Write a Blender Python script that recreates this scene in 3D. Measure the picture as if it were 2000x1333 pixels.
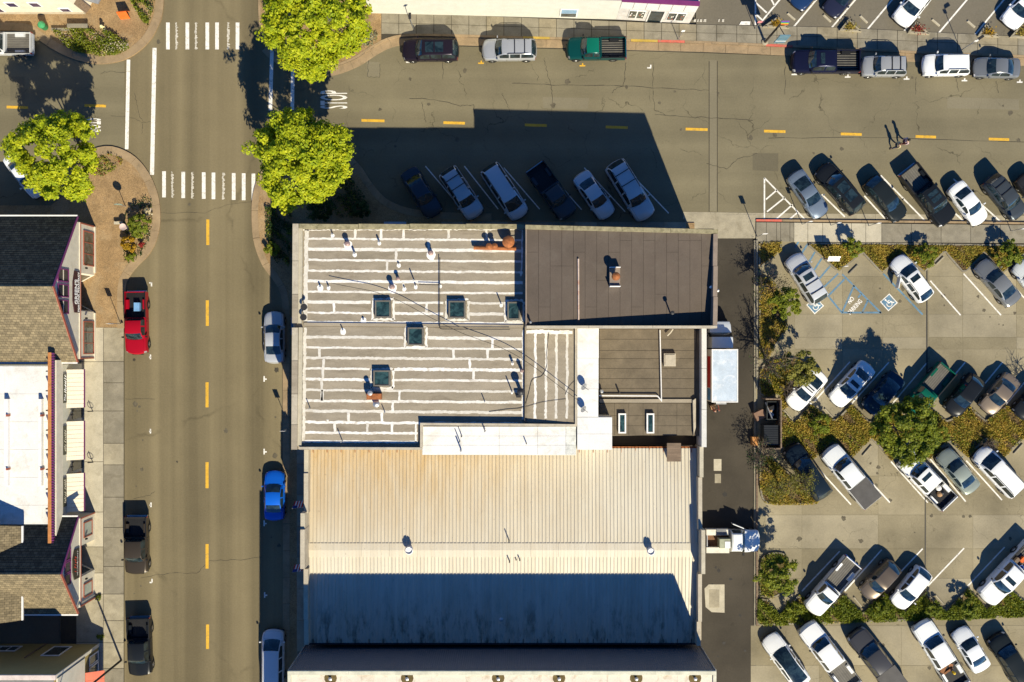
import bpy, math, random
import numpy as np
from mathutils import Vector, Matrix
random.seed(7)
rng = np.random.default_rng(7)
SC = bpy.context.scene
for o in list(bpy.data.objects):
    bpy.data.objects.remove(o)
COL = SC.collection
R = math.radians
# ------------------------------------------------------------------ camera, sky, sun, exposure
CAMH = 90.0          # metres above the street
PPM = 22.0           # photograph pixels per metre at street level
cam = bpy.data.cameras.new('camera')
cam.sensor_width = 36.0
cam.lens = 36.0 * CAMH / (2000.0 / PPM)
cam.clip_start = 0.5
cam.clip_end = 2000
camo = bpy.data.objects.new('camera', cam)
camo.location = (0, 0, CAMH)
camo.rotation_euler = (0, 0, 0)
COL.objects.link(camo)
SC.camera = camo
SUN_EL = R(39.0)
SUN_DIR = Vector((0.366 * math.cos(SUN_EL), -0.9306 * math.cos(SUN_EL), math.sin(SUN_EL)))  # towards the sun
w = bpy.data.worlds.new('World')
SC.world = w
w.use_nodes = True
nt = w.node_tree
sky = nt.nodes.new('ShaderNodeTexSky')
sky.sky_type = 'NISHITA'
sky.sun_disc = False
sky.sun_elevation = SUN_EL
sky.sun_rotation = math.atan2(SUN_DIR.x, SUN_DIR.y)
sky.altitude = 0
sky.air_density = 0.45
sky.dust_density = 0.0
sky.ozone_density = 8.0
bg = nt.nodes['Background']
bg.inputs['Strength'].default_value = 0.14
hs = nt.nodes.new('ShaderNodeHueSaturation')
hs.inputs['Saturation'].default_value = 1.12
nt.links.new(sky.outputs[0], hs.inputs['Color'])
nt.links.new(hs.outputs[0], bg.inputs['Color'])
sl = bpy.data.lights.new('sun', 'SUN')
sl.energy = 5.0
sl.angle = R(0.5)
sl.color = (1.0, 0.92, 0.72)
so = bpy.data.objects.new('sun', sl)
so.rotation_euler = SUN_DIR.to_track_quat('Z', 'Y').to_euler()
so.location = (30, -60, 60)
COL.objects.link(so)
vs = SC.view_settings
vs.view_transform = 'Standard'
vs.look = 'None'
vs.exposure = 0.7
vs.gamma = 1.0
vs.use_curve_mapping = False

# ------------------------------------------------------------------ helpers
def G(px, py, z=0.0):
    """place seen at photograph pixel (px,py) that stands z metres above the street"""
    f = (CAMH - z) / CAMH
    return Vector(((px - 1000.0) / PPM * f, (666.5 - py) / PPM * f, z))
def G2(px, py, z=0.0):
    g = G(px, py, z)
    return (g.x, g.y)
OFF = {}
def tag(o, label=None, cat=None, group=None, kind=None):
    if label: o['label'] = label
    if cat: o['category'] = cat
    if group: o['group'] = group
    if kind: o['kind'] = kind
    return o
def thing(name, label, cat, loc=(0, 0, 0), rz=0.0, group=None):
    o = bpy.data.objects.new(name, None)
    o.empty_display_size = 0.3
    COL.objects.link(o)
    o.location = loc
    o.rotation_euler = (0, 0, rz)
    OFF[o.name] = Vector(loc)
    return tag(o, label, cat, group)
def link(name, me, parent=None, m=None, loc=None, rz=None, scale=None):
    o = bpy.data.objects.new(name, me)
    COL.objects.link(o)
    if parent is not None:
        o.parent = parent
        OFF[o.name] = OFF.get(parent.name, Vector((0, 0, 0)))
    if loc is not None: o.location = loc
    if rz is not None: o.rotation_euler = (0, 0, rz)
    if scale is not None: o.scale = scale
    return o
class MB:
    def __init__(s):
        s.v = []; s.f = []
    def add(s, vs_, fs):
        n = len(s.v)
        s.v += [tuple(p) for p in vs_]
        s.f += [tuple(i + n for i in f) for f in fs]
        return s
    def box(s, x0, x1, y0, y1, z0, z1):
        return s.add([(x0,y0,z0),(x1,y0,z0),(x1,y1,z0),(x0,y1,z0),(x0,y0,z1),(x1,y0,z1),(x1,y1,z1),(x0,y1,z1)],
                     [(3,2,1,0),(4,5,6,7),(0,1,5,4),(1,2,6,5),(2,3,7,6),(3,0,4,7)])
    def obox(s, cx, cy, L, W, a, z0, z1, top=1.0):
        c, d = math.cos(a), math.sin(a)
        vv = []
        for z, k in ((z0, 1.0), (z1, top)):
            for sx, sy in ((-1,-1),(1,-1),(1,1),(-1,1)):
                x, y = sx*L/2*k, sy*W/2*k
                vv.append((cx + x*c - y*d, cy + x*d + y*c, z))
        return s.add(vv, [(3,2,1,0),(4,5,6,7),(0,1,5,4),(1,2,6,5),(2,3,7,6),(3,0,4,7)])
    def prism(s, pts, z0, z1):
        a = sum(pts[i][0]*pts[(i+1)%len(pts)][1] - pts[(i+1)%len(pts)][0]*pts[i][1] for i in range(len(pts)))
        if a < 0: pts = pts[::-1]
        n = len(pts)
        vv = [(p[0],p[1],z0) for p in pts] + [(p[0],p[1],z1) for p in pts]
        ff = [tuple(range(n-1,-1,-1)), tuple(range(n,2*n))] + [(i,(i+1)%n,n+(i+1)%n,n+i) for i in range(n)]
        return s.add(vv, ff)
    def sheet(s, pts, z):
        a = sum(pts[i][0]*pts[(i+1)%len(pts)][1] - pts[(i+1)%len(pts)][0]*pts[i][1] for i in range(len(pts)))
        if a < 0: pts = pts[::-1]
        return s.add([(p[0],p[1],z) for p in pts], [tuple(range(len(pts)))])
    def tube(s, p, q, r0, r1=None, n=6, cap=True):
        r1 = r0 if r1 is None else r1
        p, q = Vector(p), Vector(q)
        d = (q-p)
        if d.length < 1e-6: return s
        d.normalize()
        u = d.orthogonal().normalized(); w_ = d.cross(u)
        vv = []
        for c, r in ((p, r0), (q, r1)):
            for i in range(n):
                a = 2*math.pi*i/n
                vv.append(c + (u*math.cos(a) + w_*math.sin(a))*r)
        ff = [(i,(i+1)%n,n+(i+1)%n,n+i) for i in range(n)]
        if cap: ff += [tuple(range(n-1,-1,-1)), tuple(range(n,2*n))]
        return s.add(vv, ff)
    def path(s, pts, r, n=5):
        for a, b in zip(pts, pts[1:]): s.tube(a, b, r, r, n)
        return s
    def lathe(s, c, prof, n=14):
        cx, cy, cz = c
        vv = []
        for r, z in prof:
            for i in range(n):
                a = 2*math.pi*i/n
                vv.append((cx + r*math.cos(a), cy + r*math.sin(a), cz + z))
        ff = []
        for k in range(len(prof)-1):
            for i in range(n):
                ff.append((k*n+i, k*n+(i+1)%n, (k+1)*n+(i+1)%n, (k+1)*n+i))
        ff.append(tuple(range(n-1,-1,-1)))
        m_ = (len(prof)-1)*n
        ff.append(tuple(range(m_, m_+n)))
        return s.add(vv, ff)
    def mesh(s, name, m, smooth=None, off=None):
        me = bpy.data.meshes.new(name)
        vv = s.v if off is None else [(a-off[0], b-off[1], c-off[2]) for a, b, c in s.v]
        me.from_pydata(vv, [], s.f)
        me.materials.append(m)
        if smooth:
            me.polygons.foreach_set('use_smooth', [True]*len(me.polygons))
            me.set_sharp_from_angle(angle=R(smooth))
        me.update()
        return me
    def build(s, name, m, parent=None, smooth=None, local=False):
        off = None if (parent is None or local) else OFF.get(parent.name)
        return link(name, s.mesh(name, m, smooth, off), parent)
def struct(name, mb, m, label=None):
    o = mb.build(name, m)
    o['kind'] = 'structure'
    if label: o['label'] = label
    return o
def single(name, mb, m, label, cat, group=None, smooth=None):
    return tag(mb.build(name, m, None, smooth), label, cat, group)
# ------------------------------------------------------------------ materials
MATS = {}
def _new(name):
    m = bpy.data.materials.new(name)
    m.use_nodes = True
    return m, m.node_tree, m.node_tree.nodes['Principled BSDF']
def _mulc(c, k):
    return (min(c[0]*k, 1), min(c[1]*k, 1), min(c[2]*k, 1), 1)
def _mix(nt, fac, a, b, blend='MIX'):
    n = nt.nodes.new('ShaderNodeMix'); n.data_type = 'RGBA'; n.blend_type = blend
    for sock, val in ((n.inputs[0], fac), (n.inputs[6], a), (n.inputs[7], b)):
        if hasattr(val, 'links') or isinstance(val, bpy.types.NodeSocket): nt.links.new(val, sock)
        elif isinstance(val, (int, float)): sock.default_value = val
        else: sock.default_value = val if len(val) == 4 else (*val, 1)
    return n.outputs[2]
def _coord(nt, scale=(1,1,1), kind='Object', rot=None):
    tc = nt.nodes.new('ShaderNodeTexCoord')
    mp = nt.nodes.new('ShaderNodeMapping')
    mp.inputs['Scale'].default_value = scale
    if rot: mp.inputs['Rotation'].default_value = rot
    nt.links.new(tc.outputs[kind], mp.inputs['Vector'])
    return mp.outputs[0]
def _noise(nt, vec, scale, detail=4, rough=0.6, dist=0.0):
    n = nt.nodes.new('ShaderNodeTexNoise')
    n.inputs['Scale'].default_value = scale
    n.inputs['Detail'].default_value = detail
    n.inputs['Roughness'].default_value = rough
    n.inputs['Distortion'].default_value = dist
    nt.links.new(vec, n.inputs['Vector'])
    return n.outputs[0]
def _ramp(nt, fac, stops):
    r = nt.nodes.new('ShaderNodeValToRGB')
    e = r.color_ramp.elements
    while len(e) < len(stops): e.new(0.5)
    for k, (p, c) in enumerate(stops):
        e[k].position = p
        e[k].color = (c, c, c, 1) if isinstance(c, (int, float)) else (*c, 1)
    nt.links.new(fac, r.inputs[0])
    return r.outputs[0]
def _bump(nt, b, h, strength, dist=0.02):
    n = nt.nodes.new('ShaderNodeBump')
    n.inputs['Strength'].default_value = strength
    n.inputs['Distance'].default_value = dist
    nt.links.new(h, n.inputs['Height'])
    nt.links.new(n.outputs[0], b.inputs['Normal'])
def mat(name, col, rough=0.8, metal=0.0, var=0.18, scale=1.5, spec=0.3, coat=0.0, stain=None, fine=0.12, bump=0.0, stretch=(1,1,1), kind='Object'):
    """plain surface: broad tone variation, fine grain, optional stains"""
    if name in MATS: return MATS[name]
    m, nt, b = _new(name)
    vec = _coord(nt, stretch, kind)
    n1 = _noise(nt, vec, scale, 5, 0.65)
    c = _mix(nt, _ramp(nt, n1, [(0.3, 0.0), (0.7, 1.0)]), _mulc(col, 1-var), _mulc(col, 1+var))
    if fine:
        n2 = _noise(nt, _coord(nt, (1,1,1), kind), 14, 3, 0.7)
        c = _mix(nt, _ramp(nt, n2, [(0.3, 0.0), (0.7, 1.0)]), _mix(nt, 1.0, c, (1-fine,)*3, 'MULTIPLY'), _mix(nt, 1.0, c, (1+fine,)*3, 'MULTIPLY'))
    if stain:
        scol, amt, ssc = stain
        n3 = _noise(nt, vec, ssc, 6, 0.7, 0.6)
        c = _mix(nt, _ramp(nt, n3, [(0.52, 0.0), (0.72, amt)]), c, (*scol, 1))
    nt.links.new(c, b.inputs['Base Color'])
    b.inputs['Roughness'].default_value = rough
    b.inputs['Metallic'].default_value = metal
    b.inputs['Specular IOR Level'].default_value = spec
    b.inputs['Coat Weight'].default_value = coat
    if bump:
        _bump(nt, b, _noise(nt, _coord(nt, (1,1,1), kind), 9, 4), bump)
    MATS[name] = m
    return m
def asphalt(name, col, crack=0.0, streak=0.0, patch=0.15, crackscale=0.22, spots=0.0):
    m, nt, b = _new(name)
    obj = _coord(nt)
    n1 = _noise(nt, obj, 0.12, 5, 0.6)
    c = _mix(nt, _ramp(nt, n1, [(0.3, 0.0), (0.7, 1.0)]), _mulc(col, 1-patch), _mulc(col, 1+patch))
    n2 = _noise(nt, obj, 7, 4, 0.8)
    c = _mix(nt, _ramp(nt, n2, [(0.25, 0.0), (0.75, 1.0)]), _mix(nt, 1.0, c, (0.86,)*3, 'MULTIPLY'), _mix(nt, 1.0, c, (1.14,)*3, 'MULTIPLY'))
    if streak:
        ax = 'y' if streak > 0 else 'x'
        st = _coord(nt, (0.55, 0.008, 1) if ax == 'y' else (0.008, 0.45, 1))
        n3 = _noise(nt, st, 1.0, 3, 0.5)
        k = abs(streak)
        c = _mix(nt, _ramp(nt, n3, [(0.35, 0.0), (0.65, 1.0)]), _mix(nt, 1.0, c, (1-k,)*3, 'MULTIPLY'), _mix(nt, 1.0, c, (1+k,)*3, 'MULTIPLY'))
    if crack:
        warp = nt.nodes.new('ShaderNodeTexNoise'); warp.inputs['Scale'].default_value = 0.9; warp.inputs['Detail'].default_value = 5
        nt.links.new(obj, warp.inputs['Vector'])
        va = nt.nodes.new('ShaderNodeVectorMath'); va.operation = 'MULTIPLY_ADD'
        va.inputs[1].default_value = (1.6, 1.6, 0)
        nt.links.new(warp.outputs['Color'], va.inputs[0]); nt.links.new(obj, va.inputs[2])
        vo = nt.nodes.new('ShaderNodeTexVoronoi'); vo.feature = 'DISTANCE_TO_EDGE'; vo.voronoi_dimensions = '2D'
        vo.inputs['Scale'].default_value = crackscale
        nt.links.new(va.outputs[0], vo.inputs['Vector'])
        mask = _ramp(nt, _noise(nt, obj, 0.35, 3), [(0.45, 0.0), (0.62, crack)])
        line = _ramp(nt, vo.outputs[0], [(0.0, 1.0), (0.011, 0.0)])
        mm = nt.nodes.new('ShaderNodeMath'); mm.operation = 'MULTIPLY'
        nt.links.new(mask, mm.inputs[0]); nt.links.new(line, mm.inputs[1])
        c = _mix(nt, mm.outputs[0], c, _mulc(col, 0.25))
    if spots:
        n5 = _noise(nt, obj, 1.1, 3, 0.5)
        c = _mix(nt, _ramp(nt, n5, [(0.68, 0.0), (0.76, spots)]), c, _mulc(col, 0.3))
    nt.links.new(c, b.inputs['Base Color'])
    b.inputs['Roughness'].default_value = 0.9
    b.inputs['Specular IOR Level'].default_value = 0.2
    _bump(nt, b, n2, 0.25, 0.01)
    MATS[name] = m
    return m
def shingle(name, c1, c2, mortar, sx=1.0, row=0.2):
    m, nt, b = _new(name)
    tc = nt.nodes.new('ShaderNodeTexCoord')
    br = nt.nodes.new('ShaderNodeTexBrick')
    br.inputs['Scale'].default_value = 1.0
    br.inputs['Brick Width'].default_value = 0.33
    br.inputs['Row Height'].default_value = row
    br.inputs['Mortar Size'].default_value = 0.012
    br.inputs['Color1'].default_value = (*c1, 1); br.inputs['Color2'].default_value = (*c2, 1); br.inputs['Mortar'].default_value = (*mortar, 1)
    nt.links.new(tc.outputs['Object'], br.inputs['Vector'])
    n = _noise(nt, tc.outputs['Object'], 2.2, 5, 0.7)
    c = _mix(nt, _ramp(nt, n, [(0.3, 0.0), (0.7, 1.0)]), _mix(nt, 1.0, br.outputs[0], (0.72,)*3, 'MULTIPLY'), _mix(nt, 1.0, br.outputs[0], (1.28,)*3, 'MULTIPLY'))
    nt.links.new(c, b.inputs['Base Color'])
    b.inputs['Roughness'].default_value = 0.95
    b.inputs['Specular IOR Level'].default_value = 0.1
    MATS[name] = m
    return m
def paint(name, col, metal=0.0, rough=0.28):
    key = 'paint_' + name
    if key in MATS: return MATS[key]
    m, nt, b = _new(key)
    vec = _coord(nt)
    n = _noise(nt, vec, 1.3, 4)
    c = _mix(nt, n, _mulc(col, 0.94), _mulc(col, 1.06))
    n2 = _noise(nt, vec, 4.0, 6, 0.8)
    lum = sum(col)/3
    c = _mix(nt, _ramp(nt, n2, [(0.6, 0.0), (0.85, 0.35)]), c, (col[0]*.75+.012, col[1]*.74+.011, col[2]*.72+.009, 1))
    nt.links.new(c, b.inputs['Base Color'])
    b.inputs['Metallic'].default_value = metal
    b.inputs['Roughness'].default_value = rough
    b.inputs['Specular IOR Level'].default_value = 0.3 if lum > .1 else 0.1
    b.inputs['Coat Weight'].default_value = 0.6 if lum > .1 else 0.16
    b.inputs['Coat Roughness'].default_value = 0.03
    MATS[key] = m
    return m
def leafmat(name, c1, c2, trans=0.35):
    if name in MATS: return MATS[name]
    m, nt, b = _new(name)
    gi = nt.nodes.new('ShaderNodeNewGeometry')
    c = _mix(nt, gi.outputs['Random Per Island'], (*c1, 1), (*c2, 1))
    n = _noise(nt, _coord(nt), 0.8, 3)
    c = _mix(nt, _ramp(nt, n, [(0.35, 0.0), (0.65, 1.0)]), _mix(nt, 1.0, c, (0.8, 0.85, 0.8), 'MULTIPLY'), _mix(nt, 1.0, c, (1.2, 1.1, 1.1), 'MULTIPLY'))
    nt.links.new(c, b.inputs['Base Color'])
    b.inputs['Roughness'].default_value = 0.6
    b.inputs['Specular IOR Level'].default_value = 0.25
    tr = nt.nodes.new('ShaderNodeBsdfTranslucent')
    nt.links.new(c, tr.inputs['Color'])
    mx = nt.nodes.new('ShaderNodeMixShader')
    mx.inputs[0].default_value = trans
    out = nt.nodes['Material Output']
    nt.links.new(b.outputs[0], mx.inputs[1]); nt.links.new(tr.outputs[0], mx.inputs[2])
    nt.links.new(mx.outputs[0], out.inputs['Surface'])
    MATS[name] = m
    return m
def glassmat(name, col, rough=0.05):
    if name in MATS: return MATS[name]
    m, nt, b = _new(name)
    n = _noise(nt, _coord(nt), 1.7, 3, 0.5, 1.0)
    c = _mix(nt, _ramp(nt, n, [(0.4, 0.0), (0.62, 1.0)]), _mulc(col, 0.5), _mulc(col, 1.6))
    nt.links.new(c, b.inputs['Base Color'])
    b.inputs['Roughness'].default_value = rough
    b.inputs['Specular IOR Level'].default_value = 0.6
    b.inputs['Coat Weight'].default_value = 0.4
    MATS[name] = m
    return m
M_ROAD = asphalt('road_asphalt', (0.158, 0.128, 0.072), crack=0.35, streak=0.22, patch=0.13, crackscale=0.05, spots=0.08)
M_SIDE = asphalt('side_street_asphalt', (0.155, 0.133, 0.082), crack=0.85, streak=-0.10, patch=0.17, spots=0.12)
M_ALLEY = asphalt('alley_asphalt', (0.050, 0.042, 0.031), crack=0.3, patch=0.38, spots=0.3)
M_LOT = asphalt('lot_concrete', (0.225, 0.192, 0.122), crack=0.75, patch=0.22, crackscale=0.5, spots=0.15)
M_LOT2 = asphalt('north_lot_asphalt', (0.14, 0.122, 0.09), crack=0.3, patch=0.1)
M_EARTH = asphalt('ground_earth', (0.13, 0.115, 0.085), patch=0.2)
M_CONC = mat('pale_concrete', (0.30, 0.262, 0.185), 0.9, var=0.22, scale=0.9, stain=((0.15, 0.12, 0.07), 0.55, 0.8))
M_CONC2 = mat('grey_concrete', (0.215, 0.19, 0.14), 0.9, var=0.2, scale=0.9, stain=((0.1, 0.085, 0.055), 0.6, 0.7))
M_CONC3 = mat('bright_concrete', (0.42, 0.375, 0.28), 0.9, var=0.12, scale=1.2, stain=((0.25, 0.22, 0.15), 0.5, 1.5))
M_KERB = mat('kerb_concrete', (0.28, 0.20, 0.115), 0.9, var=0.2, scale=0.7, stain=((0.12, 0.1, 0.06), 0.6, 1.0))
M_BRICKPAVE = mat('brick_pavers', (0.26, 0.168, 0.08), 0.9, var=0.22, scale=0.6, fine=0.45, stain=((0.33, 0.26, 0.16), 0.5, 0.4))
M_JOINT = mat('joint_dark', (0.05, 0.042, 0.03), 0.95)
M_WHITEP = mat('white_road_paint', (0.70, 0.67, 0.61), 0.7, var=0.08, stain=((0.22, 0.19, 0.125), 0.85, 4.0))
M_WORNP = mat('worn_white_paint', (0.5, 0.46, 0.38), 0.8, var=0.3, scale=6, stain=((0.15, 0.13, 0.085), 1.0, 5.0))
M_YELP = mat('yellow_road_paint', (0.60, 0.34, 0.03), 0.7, var=0.12, stain=((0.22, 0.16, 0.06), 0.8, 4.0))
M_BLUEP = mat('blue_road_paint', (0.10, 0.19, 0.27), 0.8, var=0.25, scale=3, stain=((0.2, 0.18, 0.125), 0.9, 2.5))
M_REDP = mat('red_kerb_paint', (0.50, 0.11, 0.075), 0.8, var=0.2, stain=((0.25, 0.2, 0.13), 0.8, 4.0))
M_YKERB = mat('yellow_kerb_paint', (0.42, 0.28, 0.05), 0.8, var=0.2, stain=((0.22, 0.19, 0.13), 0.9, 3.0))
M_WHITE = mat('white_coating', (0.72, 0.70, 0.665), 0.6, var=0.04, stain=((0.55, 0.5, 0.42), 0.5, 1.2))
M_SEAL = [mat('sealant_%d' % i, c, 0.8, var=0.12, scale=2.5, stain=((0.36, 0.31, 0.235), 0.75, 1.7)) for i, c in enumerate(((0.64, 0.605, 0.545), (0.56, 0.525, 0.46), (0.69, 0.66, 0.61)))]
M_CREAM = mat('cream_wall', (0.60, 0.55, 0.43), 0.75, var=0.09, fine=0.05, stain=((0.42, 0.37, 0.27), 0.4, 1.1))
M_BLACK = mat('black_plastic', (0.012, 0.012, 0.013), 0.5, fine=0)
M_STEEL = mat('galvanised_steel', (0.45, 0.45, 0.44), 0.45, 0.7, fine=0.05)
M_DSTEEL = mat('dark_steel', (0.035, 0.034, 0.034), 0.5, 0.3, fine=0)
M_RUST = mat('rusty_metal', (0.30, 0.105, 0.035), 0.8, 0.2, var=0.4, scale=3)
M_CHROME = mat('bright_metal', (0.7, 0.7, 0.7), 0.2, 1.0, fine=0)
M_TYRE = mat('tyre_rubber', (0.012, 0.012, 0.012), 0.85, fine=0)
M_RIM = mat('alloy_rim', (0.5, 0.5, 0.5), 0.3, 0.9, fine=0)
M_GLASS = glassmat('car_glass', (0.012, 0.022, 0.026))
M_WGLASS = glassmat('window_glass', (0.05, 0.06, 0.055))
M_SKYGL = glassmat('skylight_glass', (0.02, 0.045, 0.045))
M_HEADL = glassmat('headlight_lens', (0.45, 0.46, 0.48), 0.1)
M_TAIL = glassmat('tail_lens', (0.28, 0.012, 0.014), 0.15)
M_WOOD = mat('weathered_wood', (0.17, 0.12, 0.08), 0.85, var=0.3, scale=2, stretch=(0.3, 3, 3))
M_REDTRIM = mat('brick_red_trim', (0.30, 0.085, 0.05), 0.6, var=0.1)
M_PURPLE = mat('plum_trim', (0.16, 0.028, 0.12), 0.5, var=0.1)
M_SOIL = mat('bed_soil', (0.12, 0.085, 0.038), 1.0, var=0.4, scale=2)
# ------------------------------------------------------------------ ground, streets, pavements
struct('ground', MB().box(-250, 250, -250, 250, -0.4, -0.06), M_EARTH)
def px(*pts, z=0.0):
    return [G2(a, b, z) for a, b in pts]
side_street = struct('side_street', MB().sheet(px((-900, 60), (330, 60), (790, 88), (1380, 104), (2900, 160), (2900, 452), (1480, 436), (700, 432), (330, 430), (-900, 430)), 0.0), M_SIDE)
main_street = struct('main_street', MB().sheet(px((243, -700), (620, -700), (620, 2100), (243, 2100)), 0.004), M_ROAD)
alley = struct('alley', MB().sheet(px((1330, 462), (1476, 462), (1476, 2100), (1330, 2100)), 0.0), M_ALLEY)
parking_lot = struct('parking_lot', MB().sheet(px((1476, 462), (2900, 470), (2900, 2100), (1466, 2100)), -0.004), M_LOT)
north_lot = struct('north_parking_lot', MB().sheet(px((1330, -700), (2900, -700), (2900, 130), (1360, 60)), 0.085), M_LOT2)
M_CONC4 = mat('tan_concrete', (0.235, 0.20, 0.135), 0.9, var=0.2, scale=0.9, stain=((0.11, 0.09, 0.055), 0.6, 0.7))
# slabs laid as single pieces
def slabs(parent, x0, x1, y0, y1, cols, rows, z0, z1, m, gap=0.022, skew=0.0, name='paving_slab', alt=None):
    """split the pixel rectangle into slabs; rows and cols are pixel break lists"""
    mm = [m] if alt is None else [m, alt]
    for i in range(len(cols)-1):
        for j in range(len(rows)-1):
            a, b, c, d = cols[i], cols[i+1], rows[j], rows[j+1]
            p = [G2(a, c + skew*(a-x0)), G2(b, c + skew*(b-x0)), G2(b, d + skew*(b-x0)), G2(a, d + skew*(a-x0))]
            cx = sum(q[0] for q in p)/4; cy = sum(q[1] for q in p)/4
            s = []
            for q in p:
                dx, dy = q[0]-cx, q[1]-cy
                s.append((q[0] - math.copysign(gap, dx), q[1] - math.copysign(gap, dy)))
            zz = z1 + random.uniform(-0.004, 0.004)
            MB().prism(s, z0, zz).build(name, random.choice(mm), parent)
def frange(a, b, st):
    n = max(1, round((b-a)/st))
    return [a + (b-a)*i/n for i in range(n+1)]
# west pavement of the main street
west_sw = struct('west_pavement', MB().box(*sorted((G(120, 0).x, G(243, 0).x)), G(0, 1600).y, G(0, 640).y, -0.05, 0.105), M_JOINT)
slabs(west_sw, 160, 243, 640, 1420, [150, 203], [640, 707, 803, 902, 1000, 1068, 1119, 1160, 1255, 1350, 1430], 0.05, 0.13, M_CONC3, alt=M_CONC)
slabs(west_sw, 160, 243, 640, 1420, [203, 243], [640, 706, 748, 803, 866, 908, 971, 1030, 1106, 1160, 1212, 1255, 1305, 1350, 1430], 0.05, 0.13, M_CONC2, alt=M_CONC)
def arc(pts, n=6):
    """smooth a pixel path (Catmull-Rom)"""
    out = []
    P = [pts[0]] + list(pts) + [pts[-1]]
    for i in range(1, len(P)-2):
        for k in range(n):
            t = k/n
            q = []
            for d in (0, 1):
                a, b, c, e = P[i-1][d], P[i][d], P[i+1][d], P[i+2][d]
                q.append(0.5*((2*b) + (-a+c)*t + (2*a-5*b+4*c-e)*t*t + (-a+3*b-3*c+e)*t*t*t))
            out.append(tuple(q))
    out.append(pts[-1])
    return out
def band_pieces(parent, path, w, z0, z1, m, step=2.4, name='kerb_segment', gap=0.012, side=1, paints=None):
    """kerb of single pieces along a pixel path; side=+1 puts the width to the left of travel"""
    W = [Vector(G2(*p)) for p in path]
    acc = [0.0]
    for a, b in zip(W, W[1:]): acc.append(acc[-1] + (b-a).length)
    L = acc[-1]
    def at(s):
        s = min(max(s, 0), L)
        for i in range(len(W)-1):
            if s <= acc[i+1] or i == len(W)-2:
                t = (s-acc[i])/max(acc[i+1]-acc[i], 1e-6)
                d = (W[i+1]-W[i]).normalized()
                return W[i].lerp(W[i+1], t), Vector((-d.y, d.x))
    def nrm(s):
        return ((at(s-0.25)[1] + at(s+0.25)[1]) * 0.5).normalized()
    n = max(1, round(L/step))
    for k in range(n):
        s0, s1 = L*k/n + gap, L*(k+1)/n - gap
        sub = 4 if step > 1 else 2
        A, B = [], []
        for i in range(sub+1):
            s = s0 + (s1-s0)*i/sub
            p = at(s)[0]; q = p + nrm(s)*w*side
            A.append((p.x, p.y)); B.append((q.x, q.y))
        mm = m
        if paints:
            c = at((s0+s1)/2)[0]
            for lo, hi, pm in paints:
                if lo <= c.x*PPM+1000 <= hi: mm = pm
        MB().prism(A + B[::-1], z0, z1).build(name, mm, parent)
# --- south-west corner bulb (brick paving) with concrete rim
SWB = arc([(130, 332), (165, 300), (212, 286), (258, 302), (290, 336), (309, 380), (314, 425), (309, 462), (293, 496), (268, 522), (251, 546), (246, 570), (246, 642)])
sw_plaza = struct('brick_pavement', MB().prism(px((-300, 402), (100, 402), (130, 380), *SWB, (120, 642), (-300, 642)), -0.05, 0.115), M_BRICKPAVE)
band_pieces(sw_plaza, SWB, 0.72, 0.0, 0.135, M_KERB, side=-1)
# --- north-west corner bulb
NWB = arc([(-60, 62), (45, 62), (75, 78), (105, 98), (150, 118), (200, 126), (248, 116), (285, 90), (308, 56), (320, 10), (322, -120)])
nw_plaza = struct('corner_pavement', MB().prism(px((-400, -120), (-400, 58), *NWB), -0.05, 0.115), M_BRICKPAVE)
band_pieces(nw_plaza, NWB, 0.72, 0.0, 0.135, M_KERB, side=1)
# --- north-east corner and north pavement of the side street
NEB = arc([(505, -120), (505, 20), (512, 70), (540, 105), (590, 128), (640, 134), (690, 118), (722, 98), (756, 80), (800, 72), (900, 73)]) + [(1000, 76), (1160, 80), (1380, 86), (1640, 98), (1800, 106), (2100, 117), (2600, 136)]
ne_sw = struct('north_pavement', MB().prism(px((505, -120), *NEB, (2600, 100), (1900, 68), (1620, 54), (1360, 49), (740, 24), (640, -120)), -0.05, 0.100), M_JOINT)
MB().prism(px((507, -120), *[(a+1, b-1.5) for a, b in NEB if a < 745], (745, 24), (640, -120)), -0.02, 0.118).build('brick_apron', M_BRICKPAVE, ne_sw)
def ky(x):   # kerb line of the north side
    return float(np.interp(x, [p[0] for p in NEB[55:]], [p[1] for p in NEB[55:]]))
def by(x):   # back of that pavement
    return float(np.interp(x, [740, 1360, 1620, 1900, 2600], [24, 49, 54, 68, 100]))
xs = frange(745, 1360, 34) + frange(1360, 2300, 40)[1:]
for a, b in zip(xs, xs[1:]):
    mm = random.choice([M_CONC2, M_CONC2, M_CONC2, M_CONC4])
    for t0, t1 in ((0.0, 0.5), (0.5, 1.0)):
        q = []
        for x, t in ((a+.5, t0), (b-.5, t0), (b-.5, t1), (a+.5, t1)):
            y0, y1 = by(x), ky(x) - 4
            q.append(G2(x, y0 + (y1-y0)*t + (0.4 if t == t0 else -0.4)))
        MB().prism(q, 0.05, 0.13+random.uniform(-.004, .004)).build('paving_slab', mm, ne_sw)
band_pieces(ne_sw, [p for p in NEB], 0.2, -0.02, 0.14, M_KERB, side=1,
            paints=[(1268, 1346, M_REDP), (1474, 1530, M_REDP), (890, 938, M_YKERB), (1046, 1100, M_YKERB), (1225, 1268, M_YKERB)])
band_pieces(ne_sw, [(a, b) for a, b in NEB if a > 520], 0.72, -0.03, 0.012, M_KERB, side=-1, name='gutter_slab', step=2.0)
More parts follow.
